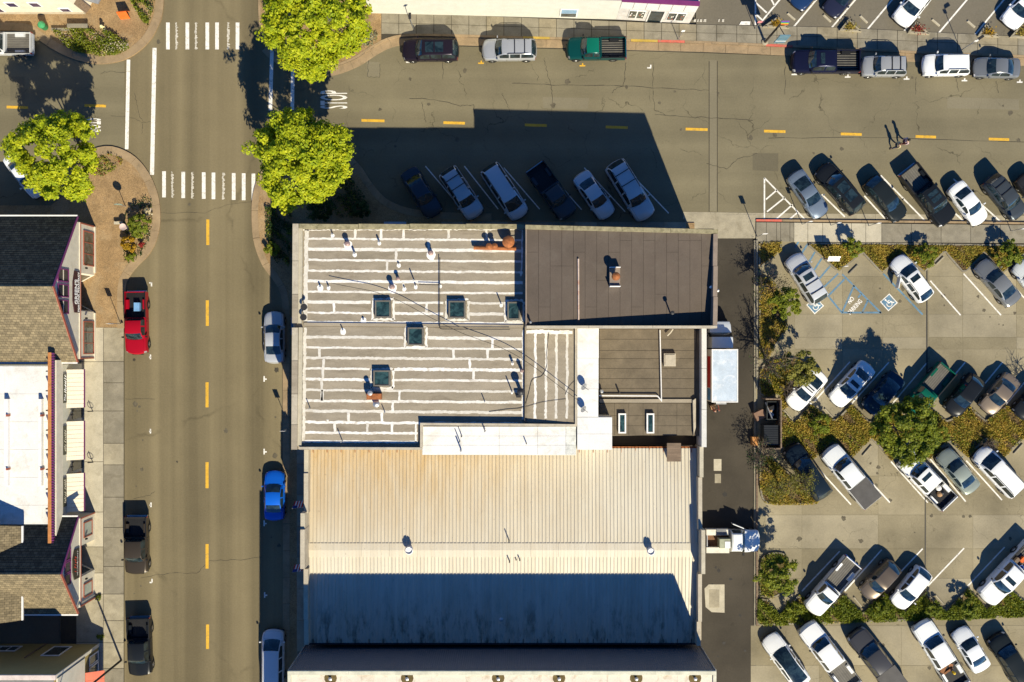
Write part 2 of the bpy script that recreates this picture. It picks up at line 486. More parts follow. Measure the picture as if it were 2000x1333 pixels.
# --- south-east corner bulb and the east pavement of the main street
SEB = arc([(560, 1700), (566, 1250), (566, 800), (566, 640), (562, 575), (545, 540), (524, 512), (509, 470), (505, 425), (507, 385), (518, 350), (545, 318), (600, 300), (655, 305), (690, 328), (716, 366), (748, 400), (795, 420), (860, 428), (960, 431)], 5)
se_sw = struct('east_pavement', MB().prism(px(*SEB, (1356, 436), (1356, 520), (1000, 640), (1000, 1700)), -0.05, 0.118), M_BRICKPAVE)
band_pieces(se_sw, SEB, 0.6, 0.0, 0.135, M_KERB, side=1)
slabs(se_sw, 574, 625, 560, 1700, [580, 602, 630], frange(600, 1700, 60), 0.05, 0.128, M_CONC2, alt=M_CONC)
# front pavement along the dark-roofed block, driveway apron
slabs(se_sw, 860, 1356, 433, 470, frange(862, 1340, 45), [434, 452, 476], 0.05, 0.128, M_CONC2, alt=M_CONC)
apron = struct('driveway_apron', MB().prism(px((1334, 418), (1490, 420), (1490, 437), (1476, 466), (1350, 466), (1340, 436)), -0.05, 0.02), M_CONC)
# --- pavement north of the car park
ps = struct('lot_pavement', MB().prism(px((1476, 434), (2600, 446), (2600, 482), (1577, 476), (1577, 469), (1476, 469)), -0.05, 0.105), M_JOINT)
xs = [1476, 1496, 1516, 1524, 1542, 1550, 1577, 1606, 1634, 1662, 1690, 1721] + frange(1721, 2300, 58)[1:]
for i, (a, b) in enumerate(zip(xs, xs[1:])):
    q = [G2(a+.4, 435 + (a-1476)*.0105), G2(b-.4, 435 + (b-1476)*.0105), G2(b-.4, 470 + (b-1577)*.006 + 3), G2(a+.4, 470 + (a-1577)*.006 + 3)]
    MB().prism(q, 0.05, 0.13).build('paving_slab', M_CONC3 if 1545 < a < 1720 else M_CONC2, ps)
band_pieces(ps, [(1476, 433), (1800, 436), (2300, 443)], 0.18, -0.02, 0.14, M_KERB, side=1, paints=[(1476, 1552, M_REDP)])
band_pieces(ps, [(1334, 428), (1480, 430), (1800, 433), (2300, 439)], 0.62, -0.03, 0.010, M_CONC, side=1, name='gutter_slab')
# car-park slabs with open joints (the big panels one can tell apart)
def lotslab(x0, y0, x1, y1, m=None):
    MB().prism([G2(x0+.4, y0+.4), G2(x1-.4, y0+.4), G2(x1-.4, y1-.4), G2(x0+.4, y1-.4)], -0.05, 0.008).build('lot_slab', m or random.choice([M_SLAB1, M_SLAB2, M_SLAB3]), parking_lot)
M_SLAB1 = asphalt('lot_slab_a', (0.235, 0.20, 0.128), crack=0.7, patch=0.42, crackscale=0.4, spots=0.4)
M_SLAB2 = asphalt('lot_slab_b', (0.21, 0.178, 0.112), crack=1.0, patch=0.4, crackscale=0.8, spots=0.45)
M_SLAB3 = asphalt('lot_slab_c', (0.255, 0.22, 0.148), crack=0.7, patch=0.4, crackscale=0.5, spots=0.3)
for x0, x1 in ((1552, 1645), (1645, 1724), (1724, 1810.5), (1813.5, 1880), (1880, 1985), (1985, 2080)):
    for y0, y1 in ((470, 540), (540, 614), (614, 659), (659, 682), (682, 760), (760, 850)):
        lotslab(x0, y0, x1, y1)
for x0, x1 in ((1496, 1566), (1566, 1715), (1715, 1806.5), (1809.5, 1900), (1900, 2080)):
    for y0, y1 in ((860, 930), (930, 1006), (1006, 1072), (1072, 1130), (1130, 1210)):
        lotslab(x0, y0, x1, y1)
for x0, x1 in ((1466, 1600), (1600, 1760), (1760, 1900), (1900, 2080)):
    for y0, y1 in ((1222, 1300), (1300, 1420)):
        lotslab(x0, y0, x1, y1)
MB().box(G(1809, 0).x, G(1811.5, 0).x, G(0, 790).y, G(0, 520).y, 0, 0.014).build('joint_strip', M_DSTEEL, parking_lot)
MB().box(G(1806, 0).x, G(1808, 0).x, G(0, 1120).y, G(0, 900).y, 0, 0.014).build('joint_strip', M_DSTEEL, parking_lot)
# alley patches
MB().prism(px((1376, 1150), (1384, 1142), (1415, 1142), (1415, 1197), (1390, 1196), (1378, 1186)), 0, 0.012).build('concrete_patch', M_CONC3, alley)
MB().prism(px((1385, 1152), (1405, 1152), (1405, 1187), (1385, 1187)), 0, 0.022).build('vault_cover', M_CONC, alley)
MB().prism(px((1394, 897), (1409, 897), (1409, 920), (1394, 920)), 0, 0.012).build('vault_cover', M_CONC3, alley)
MB().prism(px((1396, 926), (1408, 926), (1408, 944), (1396, 944)), 0, 0.012).build('vault_cover', M_CONC, alley)
# low kerb between alley and car park
akerb = struct('alley_kerb', MB().box(G(1472, 0).x, G(1476, 0).x, G(0, 1222).y, G(0, 470).y, -0.05, 0.10), M_CONC2)
band_pieces(akerb, [(1476, 470), (1476, 760)], 0.16, -0.05, 0.22, M_CONC2, side=1)
band_pieces(akerb, [(1476, 880), (1476, 1222)], 0.16, -0.05, 0.22, M_WOOD, side=1)
# utility trench saw cuts
for x in (1385, 1401):
    MB().box(G(x-.7, 0).x, G(x+.7, 0).x, G(0, 414).y, G(0, 120).y, 0, 0.005).build('saw_cut', M_JOINT, side_street)
M_PATCH = asphalt('patch_asphalt', (0.125, 0.108, 0.07), crack=0.2, patch=0.2)
M_PATCH2 = asphalt('pale_patch_asphalt', (0.175, 0.152, 0.10), crack=0.3, patch=0.15)
for q, m_, par in (([(716, 120), (742, 122), (742, 151), (717, 151)], M_PATCH2, side_street), ([(1386, 118), (1400, 118), (1400, 413), (1386, 413)], M_PATCH2, side_street), ([(1470, 300), (1520, 300), (1520, 335), (1470, 333)], M_PATCH, side_street), ([(1060, 190), (1150, 192), (1148, 214), (1062, 212)], M_PATCH2, side_street), ([(20, 150), (48, 150), (48, 196), (20, 196)], M_PATCH, side_street), ([(1850, 190), (1990, 194), (1990, 215), (1850, 212)], M_PATCH2, side_street)):
    MB().sheet([G2(*p) for p in q], 0.0045).build('asphalt_patch', m_, par)
# drawn cracks that stand out
def crackline(parent, pts, w=0.02, z=0.008):
    P = [Vector(G2(*p)) for p in pts]
    Q = []
    for a, b in zip(P, P[1:]):
        for k in range(6):
            c = a.lerp(b, k/6)
            Q.append(c + Vector((random.uniform(-.06, .06), random.uniform(-.06, .06))))
    Q.append(P[-1])
    mb = MB()
    for a, b in zip(Q, Q[1:]):
        d = (b-a).normalized(); n = Vector((-d.y, d.x))*w*random.uniform(.5, 1.3)
        mb.add([(a.x-n.x, a.y-n.y, z), (b.x-n.x, b.y-n.y, z), (b.x+n.x, b.y+n.y, z), (a.x+n.x, a.y+n.y, z)], [(0, 1, 2, 3)])
    return mb.build('crack', M_JOINT, parent)
for pts in ([(1062, 112), (1068, 140), (1075, 165), (1080, 190), (1078, 222)], [(1222, 122), (1220, 150), (1217, 167), (1205, 172), (1195, 182)], [(1000, 163), (1100, 167), (1220, 168), (1330, 175), (1385, 177)],
            [(1276, 122), (1275, 170), (1278, 215), (1300, 226)], [(800, 192), (850, 195), (900, 207), (925, 206), (927, 228)], [(824, 198), (828, 220), (832, 240)], [(865, 118), (865, 155)], [(1533, 130), (1533, 185)],
            [(1790, 150), (1788, 185)], [(1868, 155), (1873, 180)], [(1945, 158), (1950, 182)], [(1280, 225), (1340, 228), (1400, 231), (1470, 236)], [(1480, 300), (1440, 312), (1420, 330), (1380, 320)], [(1500, 270), (1700, 268), (2000, 278)],
            [(720, 118), (718, 150), (742, 152), (742, 125)], [(980, 182), (990, 205), (997, 220)]):
    crackline(side_street, pts)
for pts in ([(312, 416), (400, 416), (440, 402), (500, 392)], [(276, 1128), (330, 1120), (385, 1119), (410, 1095), (470, 1094), (512, 1088)], [(262, 180), (268, 205), (270, 222), (280, 240), (277, 262)], [(215, 226), (258, 230), (278, 240), (296, 238)], [(195, 145), (210, 140), (245, 142)], [(245, 780), (303, 780)], [(260, 975), (290, 968), (303, 960)]):
    crackline(main_street, pts, 0.014, 0.010)
M_OIL = mat('oil_stain', (0.045, 0.038, 0.026), 0.6, var=0.3, scale=3)
M_OIL2 = mat('faint_oil_stain', (0.095, 0.08, 0.052), 0.8, var=0.3, scale=3)
M_OIL3 = mat('alley_oil_stain', (0.022, 0.019, 0.015), 0.6, var=0.3, scale=3)
rs = random.Random(5)
spots_ = [(262, 703, main_street), (264, 790, main_street), (272, 795, main_street), (268, 803, main_street), (279, 860, main_street), (266, 950, main_street), (277, 917, main_street), (540, 723, main_street), (530, 1050, main_street), (545, 1066, main_street), (538, 815, main_street), (537, 890, main_street), (275, 1145, main_street), (262, 1160, main_street), (441, 842, main_street), (346, 902, main_street), (370, 400, main_street), (310, 82, main_street)]
spots_ += [(rs.uniform(1840, 1990), rs.uniform(560, 640), parking_lot) for _ in range(9)] + [(rs.uniform(1560, 1980), rs.uniform(1000, 1060), parking_lot) for _ in range(10)] + [(rs.uniform(1690, 1760), rs.uniform(900, 980), parking_lot) for _ in range(7)] + [(rs.uniform(1690, 1780), rs.uniform(530, 600), parking_lot) for _ in range(5)] + [(rs.uniform(1390, 1460), rs.uniform(480, 1320), alley) for _ in range(14)] + [(rs.uniform(700, 1990), rs.uniform(130, 300), side_street) for _ in range(22)] + [(rs.uniform(1450, 2000), rs.uniform(1225, 1330), parking_lot) for _ in range(8)]
for x, y, par in spots_:
    c_ = Vector(G2(x, y)); r_ = rs.uniform(.06, .26); n_ = 11
    pts = [(c_.x + r_*rs.uniform(.6, 1.2)*math.cos(2*math.pi*i/n_), c_.y + r_*rs.uniform(.6, 1.3)*math.sin(2*math.pi*i/n_)) for i in range(n_)]
    MB().sheet(pts, .0105).build('oil_stain', M_OIL2 if par is not alley and (par is not main_street or rs.random() < .5) else (M_OIL3 if par is alley else M_OIL), par)
# ------------------------------------------------------------------ painted markings
def pbar(parent, x0, y0, x1, y1, m, z, name):
    return MB().sheet([G2(x0, y0), G2(x1, y0), G2(x1, y1), G2(x0, y1)], z).build(name, m, parent)
def pline(parent, a, b, w, m, z, name='stall_line'):
    A, B = Vector(G2(*a)), Vector(G2(*b))
    d = (B-A).normalized(); n = Vector((-d.y, d.x))*w/2
    return MB().sheet([(A-n)[:], (B-n)[:], (B+n)[:], (A+n)[:]], z).build(name, m, parent)
ZM = 0.013
def worn_bar(x, y0, y1):
    a, b = Vector(G2(x-1, y0)), Vector(G2(x-1, y1))
    L = (b-a).length; k = int(L/.07)
    mb = MB(); up = []; lo = []
    for i in range(k+1):
        p = a.lerp(b, i/k)
        up.append((p.x-.09+random.uniform(-.05, .03), p.y, ZM)); lo.append((p.x+.06+random.uniform(-.10, .12), p.y, ZM))
    mb.add(up+lo, [(i, i+1, k+2+i, k+1+i) for i in range(k)])
    mb.build('crosswalk_bar', M_WORNP, main_street)
for i, x in enumerate((328, 346, 366, 384, 405, 424, 447, 464)):
    if i in (1, 3, 6): worn_bar(x, 44.5, 97)
    else: pbar(main_street, x-3.6, 44.5, x+3.6, 97, M_WHITEP, ZM, 'crosswalk_bar')
for i, x in enumerate((320.5, 338, 358, 377, 398, 417, 437.5, 456.5, 476, 495)):
    if i in (1, 3, 6): worn_bar(x, 335 + i*.5, 386 + i*.7)
    else: pbar(main_street, x-3.6, 335 + i*.5, x+3.6, 386 + i*.7, M_WHITEP, ZM, 'crosswalk_bar')
pline(main_street, (251, 117), (247.5, 292), 0.32, M_WHITEP, ZM, 'crosswalk_line')
pline(main_street, (302, 94), (297, 342), 0.36, M_WHITEP, ZM, 'crosswalk_line')
pline(main_street, (532, 70), (528, 216), 0.32, M_WHITEP, ZM, 'crosswalk_line')
pline(main_street, (572, 120), (571, 215), 0.32, M_WHITEP, ZM, 'crosswalk_line')
for y0, y1, dx in ((429, 479, 0), (587, 637, -1), (747, 796, -1.5), (903, 954, -1.5), (1063, 1111, -1.5), (1220, 1268, -0.5), (1378, 1420, 0)):
    pbar(main_street, 403+dx, y0, 409+dx, y1, M_YELP, ZM, 'centre_dash')
for x0, x1, y in ((13, 55, 210), (165, 207, 207), (706, 751, 236), (866, 908, 240.5), (1025, 1068, 245), (1183, 1226, 249), (1339, 1382, 253), (1492, 1534, 257), (1642, 1683, 262.5), (1788, 1828, 267.5), (1931, 1971, 272.5)):
    pline(side_street, (x0, y-.5), (x1, y+.7), 0.24, M_YELP, ZM, 'centre_dash')
def tee(parent, x, y, kind, m=None):
    m = m or M_WHITEP
    mb = MB()
    segs = {'W': [((0, -4), (0, 4)), ((-4, 0), (0, 0))], 'E': [((0, -5), (0, 5)), ((0, 0), (5, 0))], 'N': [((-5, 0), (5, 0)), ((0, 0), (0, -5))],
            'LW': [((2, -3), (2, 3)), ((-4, 3), (2, 3))], 'LN': [((-3, 0), (4, 0)), ((3, 0), (3, -6))], 'LW2': [((2, -3), (2, 4)), ((-4, -3), (2, -3))]}[kind]
    for k, (a, b) in enumerate(segs):
        A, B = Vector(G2(x+a[0], y+a[1])), Vector(G2(x+b[0], y+b[1]))
        d = (B-A).normalized(); n = Vector((-d.y, d.x))*0.06
        A = A + d*(-0.05 if k == 0 else 0.062)
        mb.sheet([(A-n)[:], (B-n)[:], (B+n)[:], (A+n)[:]], ZM)
    mb.build('stall_mark', m, parent)
for x, y, k in ((294, 556, 'LW2'), (294, 698, 'W'), (294, 843, 'W'), (295, 987, 'W'), (295, 1135, 'LW'), (516, 741, 'E'), (516, 883, 'E'), (516, 1023, 'E'), (517, 1163, 'E')):
    tee(main_street, x, y, k)
for x, y, k, m in ((797, 122, 'LN', None), (940, 124, 'N', M_YELP), (1138, 129, 'N', M_YELP), (1268, 133, 'LN', None), (1552, 146, 'N', None), (1656, 151, 'N', None), (1771, 155, 'N', None), (1884, 158, 'N', None), (1992, 161, 'N', None)):
    tee(side_street, x, y, k, m)
# STOP lettering: each letter a polygon outline drawn from strokes, stretched along the lane
def letters(txt, size, m, name, parent, loc, rot, sx=1.0, sy=1.0, depth=0.0, bold=0.0, space=1.0):
    cu = bpy.data.curves.new(name, 'FONT')
    cu.body = txt
    cu.size = size
    cu.align_x = 'CENTER'; cu.align_y = 'CENTER'
    cu.extrude = depth
    cu.offset = bold
    cu.space_character = space
    cu.resolution_u = 3
    tmp = bpy.data.objects.new(name, cu)
    COL.objects.link(tmp)
    me = bpy.data.meshes.new_from_object(tmp.evaluated_get(bpy.context.evaluated_depsgraph_get()))
    bpy.data.objects.remove(tmp)
    me.materials.clear(); me.materials.append(m)
    M = Matrix.Translation(Vector(loc) - (OFF.get(parent.name, Vector((0,0,0))) if parent else Vector((0,0,0)))) @ rot.to_4x4() @ Matrix.Diagonal((sx, sy, 1, 1))
    me.transform(M)
    return link(name, me, parent)
def rotm(xd, yd):
    xd, yd = Vector(xd).normalized(), Vector(yd).normalized()
    z = xd.cross(yd)
    return Matrix((xd, yd, z)).transposed()
g = G(655, 195, ZM)
letters('STOP', 1.0, M_WHITEP, 'stop_lettering', side_street, g, rotm((0, 1, 0), (-1, 0, 0)), 0.66, 3.35, bold=0.012, space=1.05)
g = G(170, 245, ZM)
letters('STOP', 1.0, M_WHITEP, 'stop_lettering', side_street, g, rotm((0, -1, 0), (1, 0, 0)), 0.5, 3.1, bold=0.012, space=1.05)
# angled stalls on the south side of the side street
for a, b in (((831, 325), (903, 410)), ((907, 325), (973, 409)), ((984, 328), (1054, 409)), ((1062, 326), (1136, 410)), ((1141, 328), (1221, 414)), ((1219, 326), (1306, 417))):
    pline(side_street, a, b, 0.10, M_WHITEP, ZM)
for a, b in (((1605, 380), (1650, 424)), ((1688, 383), (1728, 427)), ((1720, 343), (1806, 431)), ((1790, 345), (1882, 433)), ((1862, 350), (1957, 436)), ((1935, 350), (2020, 437)), ((1493, 348), (1493, 430)), ((1493, 348), (1572, 429)), ((1496, 390), (1518, 371)), ((1498, 414), (1533, 386)), ((1514, 430), (1548, 400)), ((1542, 429), (1558, 415))):
    pline(side_street, a, b, 0.13, M_WHITEP, ZM)
# north lot stalls
for a, b in (((1545, 59), (1596, -2)), ((1618, 62), (1672, -2)), ((1688, 65), (1744, -2)), ((1760, 68), (1816, -2)), ((1828, 71), (1890, -2)), ((1900, 73), (1962, -2)), ((1475, -5), (1475, 50)), ((1475, 6), (1497, 26)), ((1475, 28), (1488, 40)), ((1488, 42), (1526, -4)), ((1505, -2), (1512, 12))):
    pline(north_lot, a, b, 0.14, M_WHITEP, 0.094)
MB().sheet(px((1443, 50), (1447, 43), (1465, 43), (1464, 50)), 0.135).build('painted_block', M_WHITEP, north_lot)
for x, w_ in ((1354, 5), (1361, 3), (1366, 5), (1373, 6), (1402, 3), (1409, 5)):
    MB().sheet(px((x, 44), (x+1, 39), (x+w_, 38.5), (x+w_-.5, 44.5)), .133).build('worn_lettering', M_WORNP, north_lot)
# car-park stall lines, blue bays
LW = 0.12
for a, b in (((1817, 549), (1876, 616)), ((1882, 535), (1955, 616)), ((1957, 533), (2030, 616)), ((1660, 707), (1590, 785)), ((1736, 708), (1662, 790)), ((1811, 708), (1742, 790)), ((1885, 708), (1812, 795)), ((1958, 708), (1890, 790)), ((2034, 708), (1965, 790)),
             ((1602, 920), (1662, 986)), ((1695, 935), (1738, 982)), ((1740, 902), (1812, 982)), ((1815, 895), (1886, 980)), ((1887, 900), (1957, 977)), ((1640, 1077), (1566, 1155)), ((1722, 1074), (1650, 1155)), ((1802, 1072), (1728, 1150)), ((1883, 1071), (1812, 1145)), ((1962, 1069), (1890, 1145))):
    pline(parking_lot, a, b, LW, M_WHITEP, ZM)
for a, b in (((1612, 572), (1645, 612)), ((1645, 611), (1721, 611)), ((1721, 612), (1650, 541)), ((1650, 541), (1645, 536)), ((1650, 545), (1618, 578)), ((1668, 558), (1645, 610)), ((1682, 574), (1676, 582)), ((1695, 587), (1684, 611)), ((1637, 535), (1600, 570)), ((1622, 519), (1600, 545)), ((1605, 505), (1590, 528)), ((1594, 489), (1580, 512)), ((1580, 473), (1566, 495)), ((1725, 535), (1802, 615)), ((1561, 470), (1553, 484))):
    pline(parking_lot, a, b, 0.16, M_BLUEP, ZM)
def wheelchair(cx, cy, a, s=0.95):
    g = Vector(G2(cx, cy))
    c, d = math.cos(a), math.sin(a)
    def T(x, y): return (g.x + (x*c - y*d)*s, g.y + (x*d + y*c)*s)
    MB().sheet([T(-.56,-.56), T(.56,-.56), T(.56,.56), T(-.56,.56)], ZM).build('access_border', M_WHITEP, parking_lot)
    MB().sheet([T(-.48,-.48), T(.48,-.48), T(.48,.48), T(-.48,.48)], ZM+.004).build('access_panel', M_BLUEP, parking_lot)
    mb = MB(); z = ZM+.008
    def bar(x0, y0, x1, y1, w):
        dx, dy = x1-x0, y1-y0; L = math.hypot(dx, dy); nx, ny = -dy/L*w/2, dx/L*w/2
        mb.sheet([T(x0-nx, y0-ny), T(x1-nx, y1-ny), T(x1+nx, y1+ny), T(x0+nx, y0+ny)], z)
    N = 14
    for i in range(N):                       # wheel: an open ring
        t0, t1 = R(130+ i*250/N), R(130 + (i+1)*250/N)
        mb.sheet([T(-.06+.27*math.cos(t0), -.14+.27*math.sin(t0)), T(-.06+.27*math.cos(t1), -.14+.27*math.sin(t1)), T(-.06+.20*math.cos(t1), -.14+.20*math.sin(t1)), T(-.06+.20*math.cos(t0), -.14+.20*math.sin(t0))], z)
    mb.sheet([T(-.08+.085*math.cos(R(k*45)), .36+.085*math.sin(R(k*45))) for k in range(8)], z)
    bar(-.07, .26, -.05, -.07, .10); z += .0006
    bar(-.06, .12, .16, .12, .07); z += .0006
    bar(-.06, -.05, .2, -.05, .09); z += .0006
    bar(.18, -.03, .28, -.3, .08); z += .0006
    bar(.26, -.3, .38, -.27, .07)
    mb.build('access_symbol', M_WHITEP, parking_lot)
wheelchair(1592, 597, R(42), 1.0)
wheelchair(1736, 591, R(42), 1.0)
g = G(1664, 591, ZM)
q = rotm((math.cos(R(47)), math.sin(R(47)), 0), (-math.sin(R(47)), math.cos(R(47)), 0))
letters('NO', 0.5, M_WHITEP, 'no_parking_lettering', parking_lot, G(1662, 587, ZM), q, 0.8, 1.1, bold=0.012)
letters('PARKING', 0.5, M_WHITEP, 'no_parking_lettering', parking_lot, G(1670, 600, ZM), q, 0.78, 1.1, bold=0.012)
# ------------------------------------------------------------------ buildings
M_WROOF = mat('white_roof_membrane', (0.66, 0.645, 0.61), 0.6, var=0.08, scale=0.6, stain=((0.45, 0.40, 0.32), 0.6, 0.7))
def slope_quad(mb, a, b, c, d, t=0.06):
    """sloping slab: a,b along the eave, c,d along the ridge, thickness t"""
    A = [Vector(p) for p in (a, b, c, d)]
    n = (A[1]-A[0]).cross(A[3]-A[0]).normalized()
    if n.z < 0: n = -n
    B = [p - n*t for p in A]
    return mb.add(A + B, [(0,1,2,3),(7,6,5,4),(0,4,5,1),(1,5,6,2),(2,6,7,3),(3,7,4,0)])
def bld(name, label, loc=(0,0,0)):
    return thing(name, label, 'building', loc)
M_FELT = [mat('roof_felt_%d' % i, c, 0.95, var=0.14, scale=0.8, stain=((c[0]*.55, c[1]*.52, c[2]*.48), 0.6, 0.9), stretch=(0.5, 1.6, 1)) for i, c in enumerate(((0.275, 0.232, 0.170), (0.25, 0.212, 0.155), (0.295, 0.25, 0.185), (0.262, 0.222, 0.165)))]
M_BROWNROOF = mat('brown_membrane', (0.092, 0.072, 0.056), 0.9, var=0.13, scale=0.4, stain=((0.12, 0.10, 0.08), 0.5, 0.5))
M_DARKFELT = mat('dark_felt', (0.135, 0.108, 0.073), 0.95, var=0.2, scale=0.7, stain=((0.08, 0.065, 0.045), 0.6, 0.8))
M_MOSS = mat('mossy_coping', (0.26, 0.225, 0.13), 0.9, var=0.3, scale=2.5, stain=((0.09, 0.08, 0.03), 0.8, 2.2))
M_WALL = mat('stucco_wall', (0.36, 0.30, 0.22), 0.9, var=0.1)
M_PARAP = mat('parapet_coating', (0.40, 0.35, 0.265), 0.8, var=0.14, scale=1.4, stain=((0.2, 0.15, 0.1), 0.55, 1.5))
def ragged(pts_a, pts_b, w, z, jit=0.035, step=0.16):
    """white sealant band from a to b with uneven brushed edges"""
    a, b = Vector(pts_a), Vector(pts_b)
    L = (b-a).length
    d = (b-a)/L; n = Vector((-d.y, d.x))
    k = max(2, int(L/step))
    up, lo = [], []
    ph = random.uniform(0, 9)
    for i in range(k+1):
        p = a + d*(L*i/k)
        e = 0.018*math.sin(i*0.37+ph)
        up.append((p + n*(w/2 + e + random.uniform(-jit, jit)))[:])
        lo.append((p - n*(w/2 - e + random.uniform(-jit, jit)))[:])
    mb = MB()
    vv = [(x, y, z) for x, y in up] + [(x, y, z) for x, y in lo]
    ff = [(i, k+1+i, k+2+i, i+1) for i in range(k)]
    mb.add(vv, ff)
    return mb
# ---- block A: flat roof with white seams, on the street corner
ZA = 7.9
def GA(x, y, z=ZA): return G2(x, y, z)
bA = bld('corner_building', 'wide flat grey roof striped with white sealant seams, on the street corner', G(800, 660, 0))
foot = [G2(572, 437, 8.3), G2(1026, 440, 8.3), G2(1026, 636, 8.3), G2(1126, 640, 8.0), G2(1126, 832, 8.3), G2(824, 832, 8.3), G2(824, 879, 8.3), G2(568, 879, 8.3)]
MB().prism(foot, 0.0, ZA-0.08).build('wall', M_WALL, bA)
rA = MB().prism([G2(578, 441, ZA), G2(1024, 444, ZA), G2(1024, 638, ZA), G2(1122, 641, ZA), G2(1122, 826, ZA), G2(820, 826, ZA), G2(820, 872, ZA), G2(574, 872, ZA)], ZA-0.078, ZA-0.012).build('roof', M_FELT[1], bA)
def wallrun(a, b, w, z0, z1, name, m, parent):
    A, B = Vector(a), Vector(b); d = (B-A).normalized(); n = Vector((-d.y, d.x))*w/2
    return MB().prism([(A-n)[:], (B-n)[:], (B+n)[:], (A+n)[:]], z0, z1).build(name, m, parent)
# parapets: each length is its own piece
ZP = 8.3
for y0, y1 in ((437, 510), (510, 575), (575, 632), (640, 705), (705, 770), (770, 830), (830, 879)):
    MB().prism([G2(571.5 - (y0-437)*.006, y0+.4, ZP), G2(583 - (y0-437)*.006, y0+.4, ZP), G2(583 - (y1-437)*.006, y1-.4, ZP), G2(571.5 - (y1-437)*.006, y1-.4, ZP)], ZA-0.6, ZP).build('parapet', random.choice([M_PARAP, M_FELT[2]]), bA)
for y0, y1 in ((446, 632), (640, 872)):
    MB().prism([G2(583.5, y0, ZP-.12), G2(590.5, y0, ZP-.12), G2(588.5, y1, ZP-.12), G2(581, y1, ZP-.12)], ZA-0.3, ZP-.12).build('parapet_ledge', M_CONC3, bA)
for x0, x1 in ((584, 700), (700, 800), (800, 910), (910, 1023)):
    MB().prism([G2(x0+.4, 437.5, ZP), G2(x1-.4, 438.5, ZP), G2(x1-.4, 447.5, ZP), G2(x0+.4, 446.5, ZP)], ZA-0.6, ZP).build('parapet', M_MOSS, bA)
MB().prism([G2(584, 873.5, ZP), G2(824.5, 874.5, ZP), G2(824.5, 879, ZP), G2(584, 878.5, ZP)], ZA-0.6, ZP).build('parapet', M_PARAP, bA)
MB().prism([G2(820.5, 829, ZP), G2(825.5, 829, ZP), G2(825.5, 874, ZP), G2(820.5, 874, ZP)], ZA-0.6, ZP+.01).build('parapet', M_PARAP, bA)
MB().prism([G2(820.5, 826.5, ZP+.08), G2(1026, 828, ZP+.08), G2(1026, 832.5, ZP+.08), G2(820.5, 831.5, ZP+.08)], ZA-0.6, ZP+.08).build('parapet', M_PARAP, bA)
mb = MB()
a = [G2(1026, 828, ZP), G2(1127, 829, ZA+.1), G2(1127, 833.5, ZA+.1), G2(1026, 832.5, ZP)]
mb.add([(a[0][0], a[0][1], ZA-.5), (a[1][0], a[1][1], ZA-.5), (a[2][0], a[2][1], ZA-.5), (a[3][0], a[3][1], ZA-.5), (a[0][0], a[0][1], ZP), (a[1][0], a[1][1], ZA+.1), (a[2][0], a[2][1], ZA+.1), (a[3][0], a[3][1], ZP)], [(3,2,1,0),(4,5,6,7),(0,1,5,4),(1,2,6,5),(2,3,7,6),(3,0,4,7)])
mb.build('parapet', M_PARAP, bA)
MB().prism([G2(1123, 641, ZA+.22), G2(1127, 641, ZA+.22), G2(1127, 829, ZA+.22), G2(1123, 829, ZA+.22)], ZA-0.5, ZA+.22).build('parapet', M_PARAP, bA)
MB().prism([G2(594, 630.5, ZA), G2(1022, 635, ZA), G2(1022, 640, ZA), G2(594, 636, ZA)], ZA-.05, ZA+.10).build('roof_step', M_FELT[2], rA)
# felt strips and their white seams
def strips(ys, x0, x1, holes):
    for k in range(len(ys)-1):
        t = ys[k+1]-ys[k]
        a = GA(x0, ys[k] + 1.2); b = GA(x1, ys[k] + 1.2 + (x1-x0)*.008); c = GA(x1, ys[k+1]-1.2 + (x1-x0)*.008); d = GA(x0, ys[k+1]-1.2)
        MB().prism([a, b, c, d], ZA-.01, ZA+random.uniform(.002, .009)).build('felt_strip', M_FELT[(k*7+3) % 4], rA)
    for k in range(1, len(ys)):
        segs = [(x0, x1)]
        for hx0, hx1, hy0, hy1 in holes:
            if hy0 < ys[k] < hy1:
                n = []
                for s in segs:
                    if s[0] < hx0 < hx1 < s[1]: n += [(s[0], hx0), (hx1, s[1])]
                    elif hx0 <= s[0] < hx1 < s[1]: n += [(hx1, s[1])]
                    elif s[0] < hx0 < s[1]: n += [(s[0], hx0)]
                    else: n.append(s)
                segs = n
        for s in segs:
            ragged(GA(s[0], ys[k] + (s[0]-x0)*.008), GA(s[1], ys[k] + (s[1]-x0)*.008), random.uniform(.17, .27), ZA+.013, random.uniform(.014, .034)).build('sealant_band', random.choice(M_SEAL), rA)
yn = [448, 466.5, 487, 508, 529, 549.5, 570, 590, 611, 630]
ysd = [637, 658.5, 679, 699, 720, 741, 762, 783, 803, 825]
holesN = [(724, 770, 575, 622), (866, 916, 576, 624), (984, 1024, 580, 630)]
holesS = [(788, 836, 634, 676), (722, 770, 710, 760)]
strips(yn, 600, 1021, holesN)
strips(ysd, 596, 1021, holesS)
strips([825, 845, 862], 594, 816, [])
for a, b, w_ in (((599, 449), (596, 628), .34), ((596, 640), (593, 866), .24), ((589.5, 640), (590, 745), .10), ((1022, 645), (1021, 820), .16), ((1021, 446), (1018, 540), .12), ((590, 450), (1020, 449), .07), ((597, 863), (815, 864), .12), ((812, 826), (812, 864), .16)):
    ragged(GA(*a), GA(*b), w_, ZA+.018).build('sealant_band', random.choice(M_SEAL), rA)
